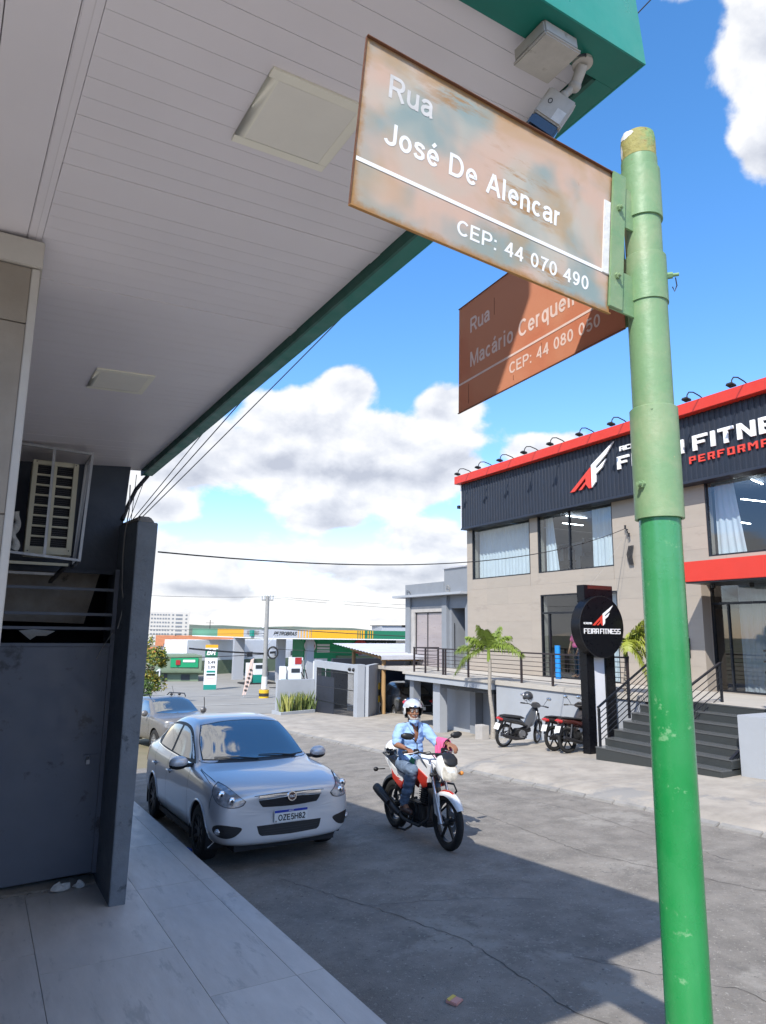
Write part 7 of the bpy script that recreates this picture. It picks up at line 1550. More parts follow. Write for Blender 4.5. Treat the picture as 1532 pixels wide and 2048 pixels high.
# side glass, doors, handles, mirrors
for sg in (-1, 1):
    fs = lambda y, z, o, sg=sg: B.side(y, z, sg, o)
    dlo = smooth_poly([(.50, .985, 1), (.80, 1.16), (1.13, 1.330), (1.45, 1.385), (1.85, 1.392), (2.20, 1.360), (2.48, 1.270), (2.72, 1.120, 1), (2.45, 1.030), (1.6, 1.000), (1.0, .985)], 6)
    part('window_seal', B.patch(dlo, fs, .002, 5), 'trim_black', C, smooth=True, ang=60)
    w1 = smooth_poly([(.72, 1.02, 1), (.90, 1.17), (1.15, 1.300), (1.42, 1.350), (1.58, 1.355, 1), (1.60, 1.025, 1), (1.1, 1.012)], 5); w2 = smooth_poly([(1.68, 1.355, 1), (1.9, 1.355), (2.15, 1.335), (2.38, 1.262), (2.44, 1.10), (2.42, 1.052, 1), (1.70, 1.028, 1)], 5)
    part('side_window', B.patch(w1, fs, .005, 5), 'side_glass', C, smooth=True, ang=60); part('side_window', B.patch(w2, fs, .005, 5), 'side_glass', C, smooth=True, ang=60)
    part('window_trim', B.strip([(.60, .975), (1.2, .992), (2.0, 1.012), (2.6, 1.045)], fs, .012, .004), 'chrome', C)
    for ln in ([(.52, .95), (.50, .70), (.50, .42), (.56, .27)], [(1.63, .99), (1.64, .70), (1.64, .45), (1.63, .27)], [(2.47, 1.03), (2.45, .86), (2.30, .68), (2.16, .55), (2.13, .40)], [(.56, .265), (1.0, .26), (1.6, .26), (2.1, .265)]): part('door_seam', B.strip(ln, fs, .006), 'seam', C)
    part('body_crease', B.strip([(.55, .40), (1.2, .385), (2.1, .40)], fs, .012, .005), 'silver_paint', C)
    for yh in (1.46, 2.36): 
        p = B.side(yh, .80, sg, 0); nn = Vector((sg, 0, 0)); hd = MB().tube([p + Vector((0, -.08, 0)), p + nn * .035 + Vector((0, -.06, .004)), p + nn * .038 + Vector((0, .05, .004)), p + Vector((0, .08, 0))], .012, 8); part('door_handle', hd, 'silver_paint', C, smooth=True)
        part('handle_cup', B.patch(smooth_poly([(yh - .06, .79), (yh, .825), (yh + .06, .79), (yh, .760)], 4), fs, .0015, 2), 'seam', C)
    mr_ = MB().sphere((sg * .945, .56, 1.005), .1, 18, 12, 1.18, .62, .78); m_o = part('wing_mirror', mr_, 'silver_paint', C, smooth=True)
    sub('mirror_base', MB().sphere((sg * .945, .565, .975), .1, 18, 10, 1.14, .60, .55), 'trim_black', m_o, smooth=True); sub('mirror_arm', MB().hexa([(sg * .74, .54, .945), (sg * .86, .53, .945), (sg * .86, .60, .945), (sg * .74, .62, .945)], [(sg * .74, .54, .985), (sg * .86, .53, .985), (sg * .86, .60, .985), (sg * .74, .62, .985)]), 'trim_black', m_o)
    sub('mirror_glass', MB().sphere((sg * .945, .600, 1.0), .082, 14, 8, 1.15, .30, .75), 'mirror_face', m_o, smooth=True)
    part('tail_light', B.patch(smooth_poly([(3.05, .93), (3.25, .95), (3.38, .90), (3.36, .76), (3.2, .74)], 4), fs, .004, 3), 'lamp_red', C)
    part('quarter_seal', B.strip([(-.30 + .0, .86), (-.05, .905), (.25, .94)], fs, .004), 'seam', C)
# ---------------------------------------------------------------- the grey SUV behind it
def suv_st(): 
    return [
 dict(y=-.78, k=.10, zb=.45, w=.40, zs=.80, ws=.36, top=T_(.3, .83, .22, .84, .12, .85, .855)),
 dict(y=-.80, k=.22, zb=.33, w=.74, zs=.90, ws=.69, top=T_(.60, .94, .48, .955, .24, .965, .97)),
 dict(y=-.68, k=.15, zb=.30, w=.84, zs=.98, ws=.79, top=T_(.69, 1.01, .55, 1.035, .27, 1.05, 1.055)),
 dict(y=-.3, k=.04, zb=.30, w=.90, zs=1.03, ws=.85, top=T_(.74, 1.06, .60, 1.085, .3, 1.10, 1.105)),
 dict(y=.25, k=.05, zb=.30, w=.90, zs=1.06, ws=.85, top=T_(.78, 1.09, .68, 1.11, .33, 1.13, 1.135)),
 dict(y=.42, k=.05, zb=.30, w=.90, zs=1.07, ws=.85, top=T_(.79, 1.13, .72, 1.18, .36, 1.21, 1.215)),
 dict(y=.85, k=.03, zb=.30, w=.90, zs=1.08, ws=.85, top=T_(.765, 1.28, .69, 1.45, .36, 1.485, 1.49)),
 dict(y=1.12, k=.01, zb=.30, w=.90, zs=1.085, ws=.85, top=T_(.755, 1.34, .665, 1.57, .36, 1.61, 1.62)),
 dict(y=1.6, k=0, zb=.30, w=.90, zs=1.09, ws=.85, top=T_(.75, 1.36, .66, 1.60, .36, 1.64, 1.65)),
 dict(y=2.6, k=0, zb=.30, w=.90, zs=1.10, ws=.85, top=T_(.75, 1.35, .65, 1.58, .36, 1.62, 1.63)),
 dict(y=3.2, k=-.03, zb=.33, w=.88, zs=1.10, ws=.83, top=T_(.74, 1.32, .64, 1.52, .35, 1.56, 1.57)),
 dict(y=3.45, k=-.08, zb=.38, w=.84, zs=1.06, ws=.80, top=T_(.73, 1.15, .62, 1.25, .33, 1.28, 1.29)),
 dict(y=3.5, k=-.05, zb=.5, w=.5, zs=.9, ws=.44, top=T_(.36, .95, .28, .98, .14, 1.0, 1.0))]
V = thing('parked_car', 'dusty grey off-road car with roof rails parked behind the silver sedan', 'car', (5.45, 21.9, zlane(5.4, 21.9)), (-0.05, 0, radians(8)))
V.scale = (.95, .95, .95)
B2 = Body(suv_st(), MATS['suv_paint'], 2)
WC2 = [(0, .34), (2.67, .34)]; B2.arches(WC2, .40); B2.me.shade_smooth(); link('body', B2.me, V)
f2 = lambda x, z, o: B2.front(x, z, o)
part('windscreen', B2.patch(smooth_poly([(-.70, 1.15, 1), (0, 1.12), (.70, 1.15, 1), (.66, 1.35), (.60, 1.55, 1), (0, 1.585), (-.60, 1.55, 1), (-.66, 1.35)], 5), f2, .006, 7), 'windscreen', V, smooth=True, ang=60)
part('grille', B2.patch(smooth_poly([(-.45, .86), (0, .88), (.45, .86), (.42, .70), (0, .68), (-.42, .70)], 4), f2, .004, 3), 'trim_black', V)
part('bumper', B2.patch(smooth_poly([(-.72, .62), (0, .60), (.72, .62), (.68, .38), (0, .35), (-.68, .38)], 4), f2, .006, 4), 'trim_black', V)
part('number_plate', MB().box(-.2, .2, B2.front(0, .6, 0).y - .03, B2.front(0, .6, 0).y + .01, .52, .65), 'plate_white', V)
for sg in (-1, 1):
    fs = lambda y, z, o, sg=sg: B2.side(y, z, sg, o)
    part('headlight', B2.patch(smooth_poly([(sg * .50, .88), (sg * .62, .93), (sg * .76, .90), (sg * .77, .78), (sg * .60, .74), (sg * .5, .78)], 4), f2, .006, 3), 'lamp_glass', V, smooth=True)
    part('side_window', B2.patch(smooth_poly([(.62, 1.14, 1), (.95, 1.35), (1.2, 1.50, 1), (1.62, 1.52, 1), (1.62, 1.15, 1)], 4), fs, .005, 4), 'windscreen', V, smooth=True); part('side_window', B2.patch(smooth_poly([(1.72, 1.52, 1), (2.5, 1.50, 1), (2.55, 1.16, 1), (1.72, 1.15, 1)], 4), fs, .005, 4), 'windscreen', V, smooth=True); part('side_window', B2.patch(smooth_poly([(2.65, 1.49, 1), (3.1, 1.43, 1), (3.2, 1.20, 1), (2.65, 1.16, 1)], 4), fs, .005, 4), 'windscreen', V, smooth=True)
    for ln in ([(.5, 1.05), (.5, .7), (.55, .45)], [(1.67, 1.1), (1.67, .7), (1.67, .45)], [(2.6, 1.1), (2.5, .8), (2.3, .6)]): part('door_seam', B2.strip(ln, fs, .012), 'seam', V)
    part('roof_rail', MB().tube([(sg * .60, 1.25, 1.60), (sg * .62, 1.4, 1.69), (sg * .62, 2.8, 1.69), (sg * .60, 3.0, 1.58)], .018, 8), 'black_plastic', V, smooth=True)
    mo = part('wing_mirror', MB().sphere((sg * 1.0, .62, 1.15), .11, 14, 10, 1.0, .6, .9), 'suv_paint', V, smooth=True)
    for cy, cz in WC2:
        part('wheel_well', MB().lathe([(.41, sg * .88), (.40, sg * .45), (0, sg * .45)], (0, cy, cz), axis='x', n=20, a0=-.35, a1=pi + .35), 'black_matt', V); wheel(V, sg * .79, cy, .34, .21, sg, 'alloy', 5, .2, False)
part('aerial', MB().cyl((.30, 1.5, 1.63), (.30, 1.75, 1.95), .006, n=6), 'black_plastic', V)
part('aerial', MB().tube([(.80, .1, 1.08), (.78, .05, 1.45), (.74, .0, 1.60)], .012, 6), 'black_plastic', V, label='black flexible aerial on the wing')
for x in (.12, .40): part('roof_fitting', MB().sphere((x, 1.3, 1.68), .05, 10, 6), 'black_plastic', V)
# ---------------------------------------------------------------- the black car in the carport
K2 = thing('parked_car', 'black car seen from behind in the dark carport, red tail light showing', 'car', (16.35, 27.6, -1.32), (-0.03, 0, radians(168)))
B3 = Body(silver, MATS['black_paint'], 2); B3.arches(WC, .345); B3.me.shade_smooth(); link('body', B3.me, K2)
def fb(x, z, o):
    h, n = B3.hit((x, 8, z), (0, -1, 0))
    if h is None: return Vector((x, 3.45, z))
    if n.y < 0: n = -n
    return h + n * o
part('rear_window', B3.patch(smooth_poly([(-.55, 1.12), (0, 1.10), (.55, 1.12), (.5, 1.32), (0, 1.36), (-.5, 1.32)], 4), fb, .006, 5), 'windscreen', K2, smooth=True)
for sg in (-1, 1):
    part('tail_light', B3.patch(smooth_poly([(sg * .38, .88), (sg * .55, .92), (sg * .72, .88), (sg * .70, .78), (sg * .5, .80)], 4), fb, .008, 3), 'lamp_red', K2, smooth=True)
    part('tail_reflector', B3.patch(smooth_poly([(sg * .45, .80), (sg * .6, .80), (sg * .64, .74), (sg * .5, .73)], 4), fb, .012, 2), 'lamp_bulb', K2)
    for cy, cz in WC: wheel(K2, sg * .735, cy, .30, .185, sg, 'alloy', 5, .2, False)
part('chrome_strip', B3.strip([(-.45, .70), (0, .705), (.45, .70)], fb, .03, .012), 'chrome', K2); part('chrome_strip', B3.strip([(-.5, .42), (0, .40), (.5, .42)], fb, .04, .012), 'chrome', K2)
yr_ = fb(0, .6, 0).y; part('number_plate', MB().box(-.2, .2, yr_ - .01, yr_ + .03, .52, .65), 'plate_white', K2)
# ================================================================ motorbikes
def loft(secs, n=14, cap=True, p=2.0):
    """secs: (centre, right half-vector, up half-vector); superelliptic rings"""
    mb = MB(); m = len(secs)
    for c, a, b_ in secs:
        c = Vector(c); a = Vector(a); b_ = Vector(b_)
        for k in range(n):
            t = 2 * pi * k / n; ct, st_ = cos(t), sin(t); e = 2.0 / p
            mb.v.append(tuple(c + a * (abs(ct) ** e * (1 if ct >= 0 else -1)) + b_ * (abs(st_) ** e * (1 if st_ >= 0 else -1))))
    for j in range(m - 1):
        for k in range(n): mb.f.append((j * n + k, j * n + (k + 1) % n, (j + 1) * n + (k + 1) % n, (j + 1) * n + k))
    if cap: mb.f += [tuple(range(n - 1, -1, -1)), tuple((m - 1) * n + k for k in range(n))]
    return mb
def yloft(L, n=14, p=2.4):
    """L: (y, x, z, half width, half height) rings across the y axis"""
    return loft([((x, y, z), (hw, 0, 0), (0, 0, hh)) for y, x, z, hw, hh in L], n, True, p)
def bike_wheel(parent, c, r, w, spokes=5, rim='black_plastic', axis='x', thin=False, disc=True, name='wheel'):
    ty = MB(); R = r - w * .5; nn = 44; kk = 10
    for i in range(nn):
        a = 2 * pi * i / nn
        for k in range(kk):
            t = 2 * pi * k / kk; rr = R + w * .5 * cos(t); h = w * .5 * sin(t)
            q = (h, rr * cos(a), rr * sin(a)) if axis == 'x' else (rr * cos(a), h, rr * sin(a)); ty.v.append((c[0] + q[0], c[1] + q[1], c[2] + q[2]))
    for i in range(nn):
        for k in range(kk): ty.f.append((i * kk + k, i * kk + (k + 1) % kk, ((i + 1) % nn) * kk + (k + 1) % kk, ((i + 1) % nn) * kk + k))
    tp = part(name, ty, 'tyre', parent, smooth=True, ang=80)
    hw = w * .32; rm = MB().lathe([(R - w * .36, -hw), (R - w * .30, hw), (R - w * .62, hw * .8), (R - w * .62, -hw * .8), (R - w * .36, -hw)], c, axis=axis, n=44); sub('rim', rm, rim, tp, smooth=True)
    ax = Vector((1, 0, 0)) if axis == 'x' else Vector((0, 1, 0)); C_ = Vector(c); sp = MB()
    for k in range(spokes):
        a = 2 * pi * k / spokes + .3; d = Vector((0, cos(a), sin(a))) if axis == 'x' else Vector((cos(a), 0, sin(a)))
        if thin: sp.cyl(C_ + d * .03 + ax * (.02 if k % 2 else -.02), C_ + d * (R - w * .5), .003, n=4)
        else: sp.bar(C_ + d * .03, C_ + d * (R - w * .55), .030, .022, up=tuple(ax))
    sub('spoke', sp, rim if not thin else 'alloy', tp); sub('hub', MB().cyl(C_ - ax * .06, C_ + ax * .06, .045, n=16), rim if not thin else 'alloy', tp, smooth=True)
    if disc: sub('brake_disc', MB().lathe([(.06, .052), (.115, .052), (.115, .057), (.06, .057), (.06, .052)], c, axis=axis, n=30), 'steel_light', tp)
    return tp
M = thing('motorcycle', 'white and red motorcycle ridden towards the camera, headlight lit', 'motorcycle', (5.0, 7.15, zroad(7.15)), (-0.047, radians(1.5), radians(-3)))
bike_wheel(M, (0.012, 0.0, .315), .315, .088, 5); bike_wheel(M, (0, 1.30, .315), .315, .105, 5)
for s in (-1, 1):
    part('fork_lower', MB().cyl((s * .092, -.015, .30), (s * .090, .125, .62), .028, .027, 14), 'fork_silver', M, smooth=True)
    part('fork_tube', MB().cyl((s * .090, .125, .62), (s * .085, .27, 1.0), .018, n=12), 'chrome', M, smooth=True)
part('axle', MB().cyl((-.12, 0, .315), (.12, 0, .315), .014, n=10), 'steel_light', M)
part('brake_caliper', MB().box(-.085, -.05, .06, .14, .36, .44), 'engine', M, bevel=.008)
def fender(c, r, w, a0, a1, m, name='front_fender', n=18, par=M, drop=.05, axis='x'):
    mb = MB(); prof = [(-w, -drop), (-w * .85, -.012), (-w * .4, .004), (0, .008), (w * .4, .004), (w * .85, -.012), (w, -drop)]
    for i in range(n + 1):
        a = a0 + (a1 - a0) * i / n; tp = 1 - .35 * abs(2 * i / n - 1) ** 3
        for x, dr in prof:
            q = (x * tp, (r + dr * tp) * cos(a), (r + dr * tp) * sin(a)) if axis == 'x' else ((r + dr * tp) * cos(a), x * tp, (r + dr * tp) * sin(a)); mb.v.append((c[0] + q[0], c[1] + q[1], c[2] + q[2]))
    for i in range(n):
        for k in range(6): mb.f.append((i * 7 + k, i * 7 + k + 1, (i + 1) * 7 + k + 1, (i + 1) * 7 + k))
    return part(name, mb, m, par, smooth=True, ang=60)
fender((.012, 0, .315), .350, .062, radians(40), radians(150), 'moto_white'); fender((.012, 0, .315), .355, .050, radians(55), radians(112), 'moto_red', 'fender_panel', drop=.062)
part('fender_stay', MB().hexa([(-.10, .02, .36), (-.08, .02, .36), (-.08, .12, .40), (-.10, .12, .40)], [(-.10, .06, .64), (-.07, .06, .64), (-.07, .16, .60), (-.10, .16, .60)]), 'moto_white', M)
fender((0, 1.30, .315), .38, .075, radians(15), radians(95), 'trim_black', 'rear_fender')
# headlight unit and its cowl
part('headlight_cowl', yloft([(.18, 0, .96, .05, .07), (.09, 0, .955, .105, .115), (.0, 0, .925, .122, .130), (-.055, 0, .900, .114, .118)], 20, 2.8), 'moto_white', M, smooth=True, ang=60)
hlm = yloft([(-.055, 0, .885, .100, .105), (-.10, 0, .880, .092, .098), (-.135, 0, .872, .070, .075), (-.148, 0, .865, .03, .03)], 22, 2.8); part('headlight', hlm, 'headlight_on', M, smooth=True, ang=70)
part('cowl_screen', loft([((0, -.125, .955), (.030, 0, 0), (0, -.012, .010)), ((0, -.120, .985), (.082, 0, 0), (0, -.014, .012)), ((0, -.085, 1.035), (.102, 0, 0), (0, -.016, .014)), ((0, -.03, 1.085), (.088, 0, 0), (0, -.014, .012)), ((0, .0, 1.105), (.045, 0, 0), (0, -.01, .008))], 14), 'black_plastic', M, smooth=True, ang=60)
part('instrument', MB().box(-.07, .07, .10, .17, 1.03, 1.085), 'black_plastic', M, bevel=.015)
# tank, shrouds, seat and tail
part('tank', yloft([(.30, 0, .86, .07, .06), (.36, 0, .90, .13, .10), (.48, 0, .925, .155, .125), (.62, 0, .91, .14, .115), (.74, 0, .86, .10, .08), (.79, 0, .83, .07, .04)], 20, 2.6), 'moto_white', M, smooth=True, ang=60)
for s in (-1, 1):
    sh = MB()
    def quadpanel(P, m, nm, th=.012, s=s):
        mb = MB().prism([(s * x, y, z) for x, y, z in P], (-s * th, 0, 0)); return part(nm, mb, m, M, bevel=.003)
    quadpanel([(.150, .14, .95), (.165, .34, 1.00), (.165, .56, .96), (.150, .50, .82), (.140, .34, .70), (.135, .22, .74)], 'moto_white', 'tank_shroud', .02)
    quadpanel([(.156, .22, .80), (.170, .42, .88), (.158, .50, .80), (.148, .34, .66), (.140, .27, .68)], 'moto_red', 'shroud_panel', .02)
    quadpanel([(.172, .50, .98), (.168, .60, 1.00), (.160, .66, .94), (.160, .62, .84), (.166, .54, .86)], 'moto_green', 'tank_patch', .012)
    quadpanel([(.12, .84, .78), (.13, 1.1, .80), (.11, 1.45, .92), (.09, 1.48, .88), (.12, 1.15, .68), (.14, .88, .66)], 'moto_white', 'side_cowl', .02)
    quadpanel([(.135, .86, .68), (.128, 1.08, .70), (.118, 1.24, .78), (.125, 1.18, .66), (.14, .92, .56)], 'moto_red', 'side_panel', .018)
    part('grab_rail', MB().tube([(s * .08, 1.12, .84), (s * .12, 1.25, .90), (s * .11, 1.50, .95), (0, 1.56, .95)], .012, 8), 'trim_black', M, smooth=True)
    part('indicator', MB().cyl((s * .08, 1.50, .74), (s * .20, 1.50, .74), .008, n=6).sphere((s * .22, 1.5, .74), .03, 10, 6, 1.3, 1, 1), 'lamp_amber' if s > 0 else 'black_plastic', M, smooth=True)
    part('indicator', MB().cyl((s * .10, .02, .86), (s * .19, .0, .86), .007, n=6).sphere((s * .21, 0, .86), .026, 10, 6, 1.3, 1, 1), 'lamp_amber' if s > 0 else 'black_plastic', M, smooth=True)
    part('foot_peg', MB().cyl((s * .10, .70, .32), (s * .26, .70, .32), .016, n=10), 'black_plastic', M)
part('seat', yloft([(.72, 0, .82, .08, .03), (.80, 0, .815, .12, .045), (.95, 0, .80, .135, .05), (1.10, 0, .83, .125, .05), (1.32, 0, .87, .105, .045), (1.46, 0, .90, .07, .03)], 16, 2.8), 'seat_vinyl', M, smooth=True, ang=60)
part('tail_light', yloft([(1.46, 0, .86, .06, .04), (1.53, 0, .85, .05, .03)], 12), 'lamp_red', M, smooth=True)
part('frame', MB().tube([(0, .26, .90), (0, .34, .55), (0, .45, .27), (0, .70, .25), (0, .85, .45), (0, .80, .72)], .02, 8).tube([(-.06, .85, .45), (-.07, 1.30, .315)], .022, 8).tube([(.06, .85, .45), (.07, 1.30, .315)], .022, 8), 'black_plastic', M, smooth=True)
eng = MB().box(-.11, .11, .46, .80, .25, .45); eng.hexa([(-.07, .40, .42), (.07, .40, .42), (.07, .56, .46), (-.07, .56, .46)], [(-.07, .32, .66), (.07, .32, .66), (.07, .50, .70), (-.07, .50, .70)]); part('engine', eng, 'engine', M, bevel=.02)
fins = MB()
for k in range(8): fins.box(-.085, .085, .31 - k * .0 + .01, .53, .455 + k * .026, .463 + k * .026)
part('cooling_fins', fins, 'rim_dark', M)
part('engine_cover', MB().cyl((-.135, .62, .36), (-.10, .62, .36), .085, n=24), 'engine', M, smooth=True, ang=40)
part('radiator_guard', MB().box(-.09, .09, .27, .31, .46, .66), 'black_matt', M, bevel=.01)
part('belly', MB().box(-.10, .10, .34, .82, .19, .25), 'black_matt', M, bevel=.02)
ex = MB().tube([(-.04, .33, .48), (-.09, .30, .30), (-.13, .45, .20), (-.155, .80, .22), (-.16, .95, .28)], .020, 10); part('exhaust_pipe', ex, 'engine', M, smooth=True)
part('silencer', MB().tube([(-.16, .90, .255), (-.165, 1.0, .29), (-.175, 1.45, .455), (-.178, 1.56, .495), (-.178, 1.58, .503)], .05, 20, rs=[.030, .050, .062, .058, .030]), 'black_plastic', M, smooth=True, ang=50)
part('silencer_shield', MB().tube([(-.215, 1.12, .37), (-.222, 1.38, .465)], .03, 10), 'trim_black', M, smooth=True)
for s in (-1, 1):
    part('shock_absorber', MB().cyl((s * .10, 1.16, .42), (s * .10, 1.02, .74), .022, n=10).tube([(s * .10 + .03 * cos(t_), 1.16 - .14 * t_ / 44, .42 + .32 * t_ / 44 + 0 * sin(t_)) for t_ in range(44)], .005, 5), 'engine', M)
part('crash_bar', MB().tube([(.10, .34, .72), (.24, .22, .70), (.27, .20, .62), (.20, .30, .45), (.10, .42, .30)], .013, 8), 'black_plastic', M, smooth=True)
part('side_stand', MB().tube([(-.09, .66, .25), (-.16, .60, .17), (-.30, .50, .16), (-.32, .62, .16)], .014, 8), 'black_plastic', M, smooth=True)
# handlebar, grips, levers, mirrors
part('handlebar', MB().tube([(-.36, .46, 1.075), (-.20, .40, 1.085), (-.10, .30, 1.06), (.10, .30, 1.06), (.20, .40, 1.085), (.36, .46, 1.075)], .0115, 10), 'black_plastic', M, smooth=True)
for s in (-1, 1):
    part('grip', MB().cyl((s * .24, .418, 1.083), (s * .365, .463, 1.074), .018, n=14), 'seat_vinyl', M, smooth=True)
    part('switch_block', MB().box(s * .17, s * .235, .375, .425, 1.055, 1.115), 'black_plastic', M, bevel=.008)
    part('lever', MB().tube([(s * .20, .36, 1.09), (s * .28, .36, 1.07), (s * .37, .41, 1.055)], .006, 6), 'steel_light', M, smooth=True)
    mx = s * .36
    part('mirror_stem', MB().tube([(s * .19, .40, 1.11), (s * .20, .38, 1.18), (s * .26, .36, 1.235), (mx - s * .03, .35, 1.26)], .006, 6), 'black_plastic', M, smooth=True)
    me_ = part('mirror', loft([((mx - s * .085, .335, 1.275), (0, .012, 0), (0, 0, .018)), ((mx - s * .04, .33, 1.275), (0, .022, 0), (0, 0, .040)), ((mx + s * .03, .335, 1.28), (0, .024, 0), (0, 0, .042)), ((mx + s * .085, .35, 1.285), (0, .014, 0), (0, 0, .020))], 14), 'black_plastic', M, smooth=True, ang=70)
    sub('mirror_glass', loft([((mx - s * .07, .358, 1.275), (0, .002, 0), (0, 0, .018)), ((mx, .360, 1.278), (0, .002, 0), (0, 0, .034)), ((mx + s * .07, .366, 1.282), (0, .002, 0), (0, 0, .018))], 12), 'mirror_face', me_)
for k, pts in enumerate((((-.18, .37, 1.07), (-.12, .20, 1.10), (-.05, .12, .98), (-.08, .20, .80)), ((.18, .37, 1.07), (.10, .18, 1.08), (.04, .12, .98)), ((-.20, .37, 1.06), (-.20, .25, 1.0), (-.13, .22, .88)))): part('cable', MB().tube(pts, .006, 6), 'cable_black', M, smooth=True)
# ---------------------------------------------------------------- continuous figures from merged volumes
def volumes(L, vox, name, m, smooth_it=6, noise_amp=0.0, noise_sc=7.0, seed=0, cut=None):
    """L: ('c', p, q, r0, r1) tapered capsule, ('e', c, (rx, ry, rz), rotz) ellipsoid; merged into one skin"""
    mb = MB()
    for it in L:
        if it[0] == 'c':
            p, q, r0, r1 = Vector(it[1]), Vector(it[2]), it[3], it[4]
            d = q - p; n = 6; mb.tube([p.lerp(q, k / n) for k in range(n + 1)], r0, 14, rs=[r0 + (r1 - r0) * k / n for k in range(n + 1)]); mb.sphere(p, r0, 14, 10); mb.sphere(q, r1, 14, 10)
        else:
            t = MB().sphere((0, 0, 0), 1, 20, 14, *it[2]); R_z = Matrix.Rotation(it[3] if len(it) > 3 else 0, 4, 'Z'); Rx = Matrix.Rotation(it[4] if len(it) > 4 else 0, 4, 'X'); t.xf(Matrix.Translation(it[1]) @ R_z @ Rx); mb.add(t.v, t.f)
    me = bpy.data.meshes.new(name); me.from_pydata(mb.v, [], mb.f); bm = bmesh.new(); bm.from_mesh(me); bmesh.ops.remove_doubles(bm, verts=bm.verts, dist=1e-6); bmesh.ops.recalc_face_normals(bm, faces=bm.faces); bm.to_mesh(me); bm.free()
    o = bpy.data.objects.new(name, me); COL.objects.link(o); md = o.modifiers.new('r', 'REMESH'); md.mode = 'VOXEL'; md.voxel_size = vox
    if smooth_it: ms = o.modifiers.new('s', 'SMOOTH'); ms.factor = .5; ms.iterations = smooth_it
    dg = bpy.context.evaluated_depsgraph_get(); dg.update(); r = bpy.data.meshes.new_from_object(o.evaluated_get(dg)); bpy.data.objects.remove(o)
    if noise_amp:
        from mathutils import noise as NZ
        r.update(); ns = [v.normal.copy() for v in r.vertices]; off = Vector((seed * 3.7, seed * 1.3, 0))
        for v, nn in zip(r.vertices, ns):
            p = Vector((v.co.x * .8, v.co.y * .8, v.co.z * 1.6)); a = NZ.noise(p * noise_sc + off) + .5 * NZ.noise(p * noise_sc * 2.3 + off); a = abs(a) * 2 - .5; v.co += nn * a * noise_amp
    if cut:
        bm = bmesh.new(); bm.from_mesh(r); bmesh.ops.delete(bm, geom=[f for f in bm.faces if cut(f.calc_center_median())], context='FACES'); bm.to_mesh(r); bm.free()
    r.materials.clear(); r.materials.append(MATS[m]); r.name = name; r.shade_smooth(); return r
def hand(L, wrist, fwd, up, side, curl, s=1.0, thumb=1):
    """palm and five fingers; fwd along the hand, up = back of the hand, side = towards the thumb; curl = list of bend angles"""
    w = Vector(wrist); f = Vector(fwd).normalized(); u = Vector(up); u = (u - f * u.dot(f)).normalized(); sd_ = f.cross(u).normalized() * (1 if thumb > 0 else -1)
    pc = w + f * .045 * s
    for k in (-1, -.35, .35, 1): L.append(('c', w + sd_ * k * .020 * s, w + f * .085 * s + sd_ * k * .030 * s, .015 * s, .0125 * s))
    ln = (.036, .040, .037, .029)
    for k in range(4):
        b0 = w + f * .088 * s + sd_ * (.031 - k * .0205) * s; d = f.copy(); p = b0
        for j in range(3):
            ang = curl[j]; ax = f.cross(u).normalized(); d = Matrix.Rotation(-ang, 3, ax) @ d; q = p + d * ln[k] * s * (1.05, .75, .6)[j]; L.append(('c', p, q, (.0098, .009, .0082)[j] * s, (.009, .0082, .0075)[j] * s)); p = q
    t0 = w + f * .030 * s + sd_ * .028 * s; t1 = t0 + (sd_ * .75 + f * .6 - u * .35).normalized() * .040 * s; t2 = t1 + (f * .8 - u * .7 + sd_ * .1).normalized() * .032 * s
    L.append(('c', t0, t1, .014 * s, .0115 * s)); L.append(('c', t1, t2, .0108 * s, .009 * s))
def face_mesh(L, hc, yaw, s=1.0):
    R_ = Matrix.Rotation(yaw, 3, 'Z'); P = lambda x, y, z: Vector(hc) + R_ @ Vector((x * s, y * s, z * s))
    L += [('e', P(0, .01, .015), (.077 * s, .094 * s, .108 * s), yaw), ('e', P(0, -.035, -.055), (.058 * s, .055 * s, .060 * s), yaw), ('c', P(0, -.082, .012), P(0, -.104, -.022), .010 * s, .015 * s), ('c', P(-.012, -.093, -.024), P(.012, -.093, -.024), .010 * s, .010 * s),
          ('c', P(-.045, -.066, .030), P(.045, -.066, .030), .016 * s, .016 * s), ('e', P(-.042, -.060, -.020), (.024 * s, .024 * s, .020 * s)), ('e', P(.042, -.060, -.020), (.024 * s, .024 * s, .020 * s)), ('c', P(0, -.078, -.088), P(0, -.070, -.094), .020 * s, .018 * s),
          ('c', P(-.018, -.085, -.052), P(.018, -.085, -.052), .009 * s, .009 * s), ('e', P(-.078, .012, -.005), (.008 * s, .020 * s, .030 * s), yaw), ('e', P(.078, .012, -.005), (.008 * s, .020 * s, .030 * s), yaw)]
    return P
def face_bits(P, par, beard=True, s=1.0):
    for sx in (-1, 1):
        e = part('eye', MB().sphere(P(sx * .031, -.079, .010), .0115 * s, 12, 8), 'paper_white', par, smooth=True); sub('iris', MB().sphere(P(sx * .030, -.0875, .010), .0055 * s, 10, 6), 'eye_dark', e, smooth=True)
        part('eyebrow', MB().tube([P(sx * .014, -.088, .028), P(sx * .032, -.088, .034), P(sx * .052, -.076, .030)], .0045 * s, 6), 'beard' if beard else 'eye_dark', par)
    part('mouth', MB().tube([P(-.022, -.088, -.056), P(0, -.095, -.054), P(.022, -.088, -.056)], .0050 * s, 8), 'lip', par, smooth=True)
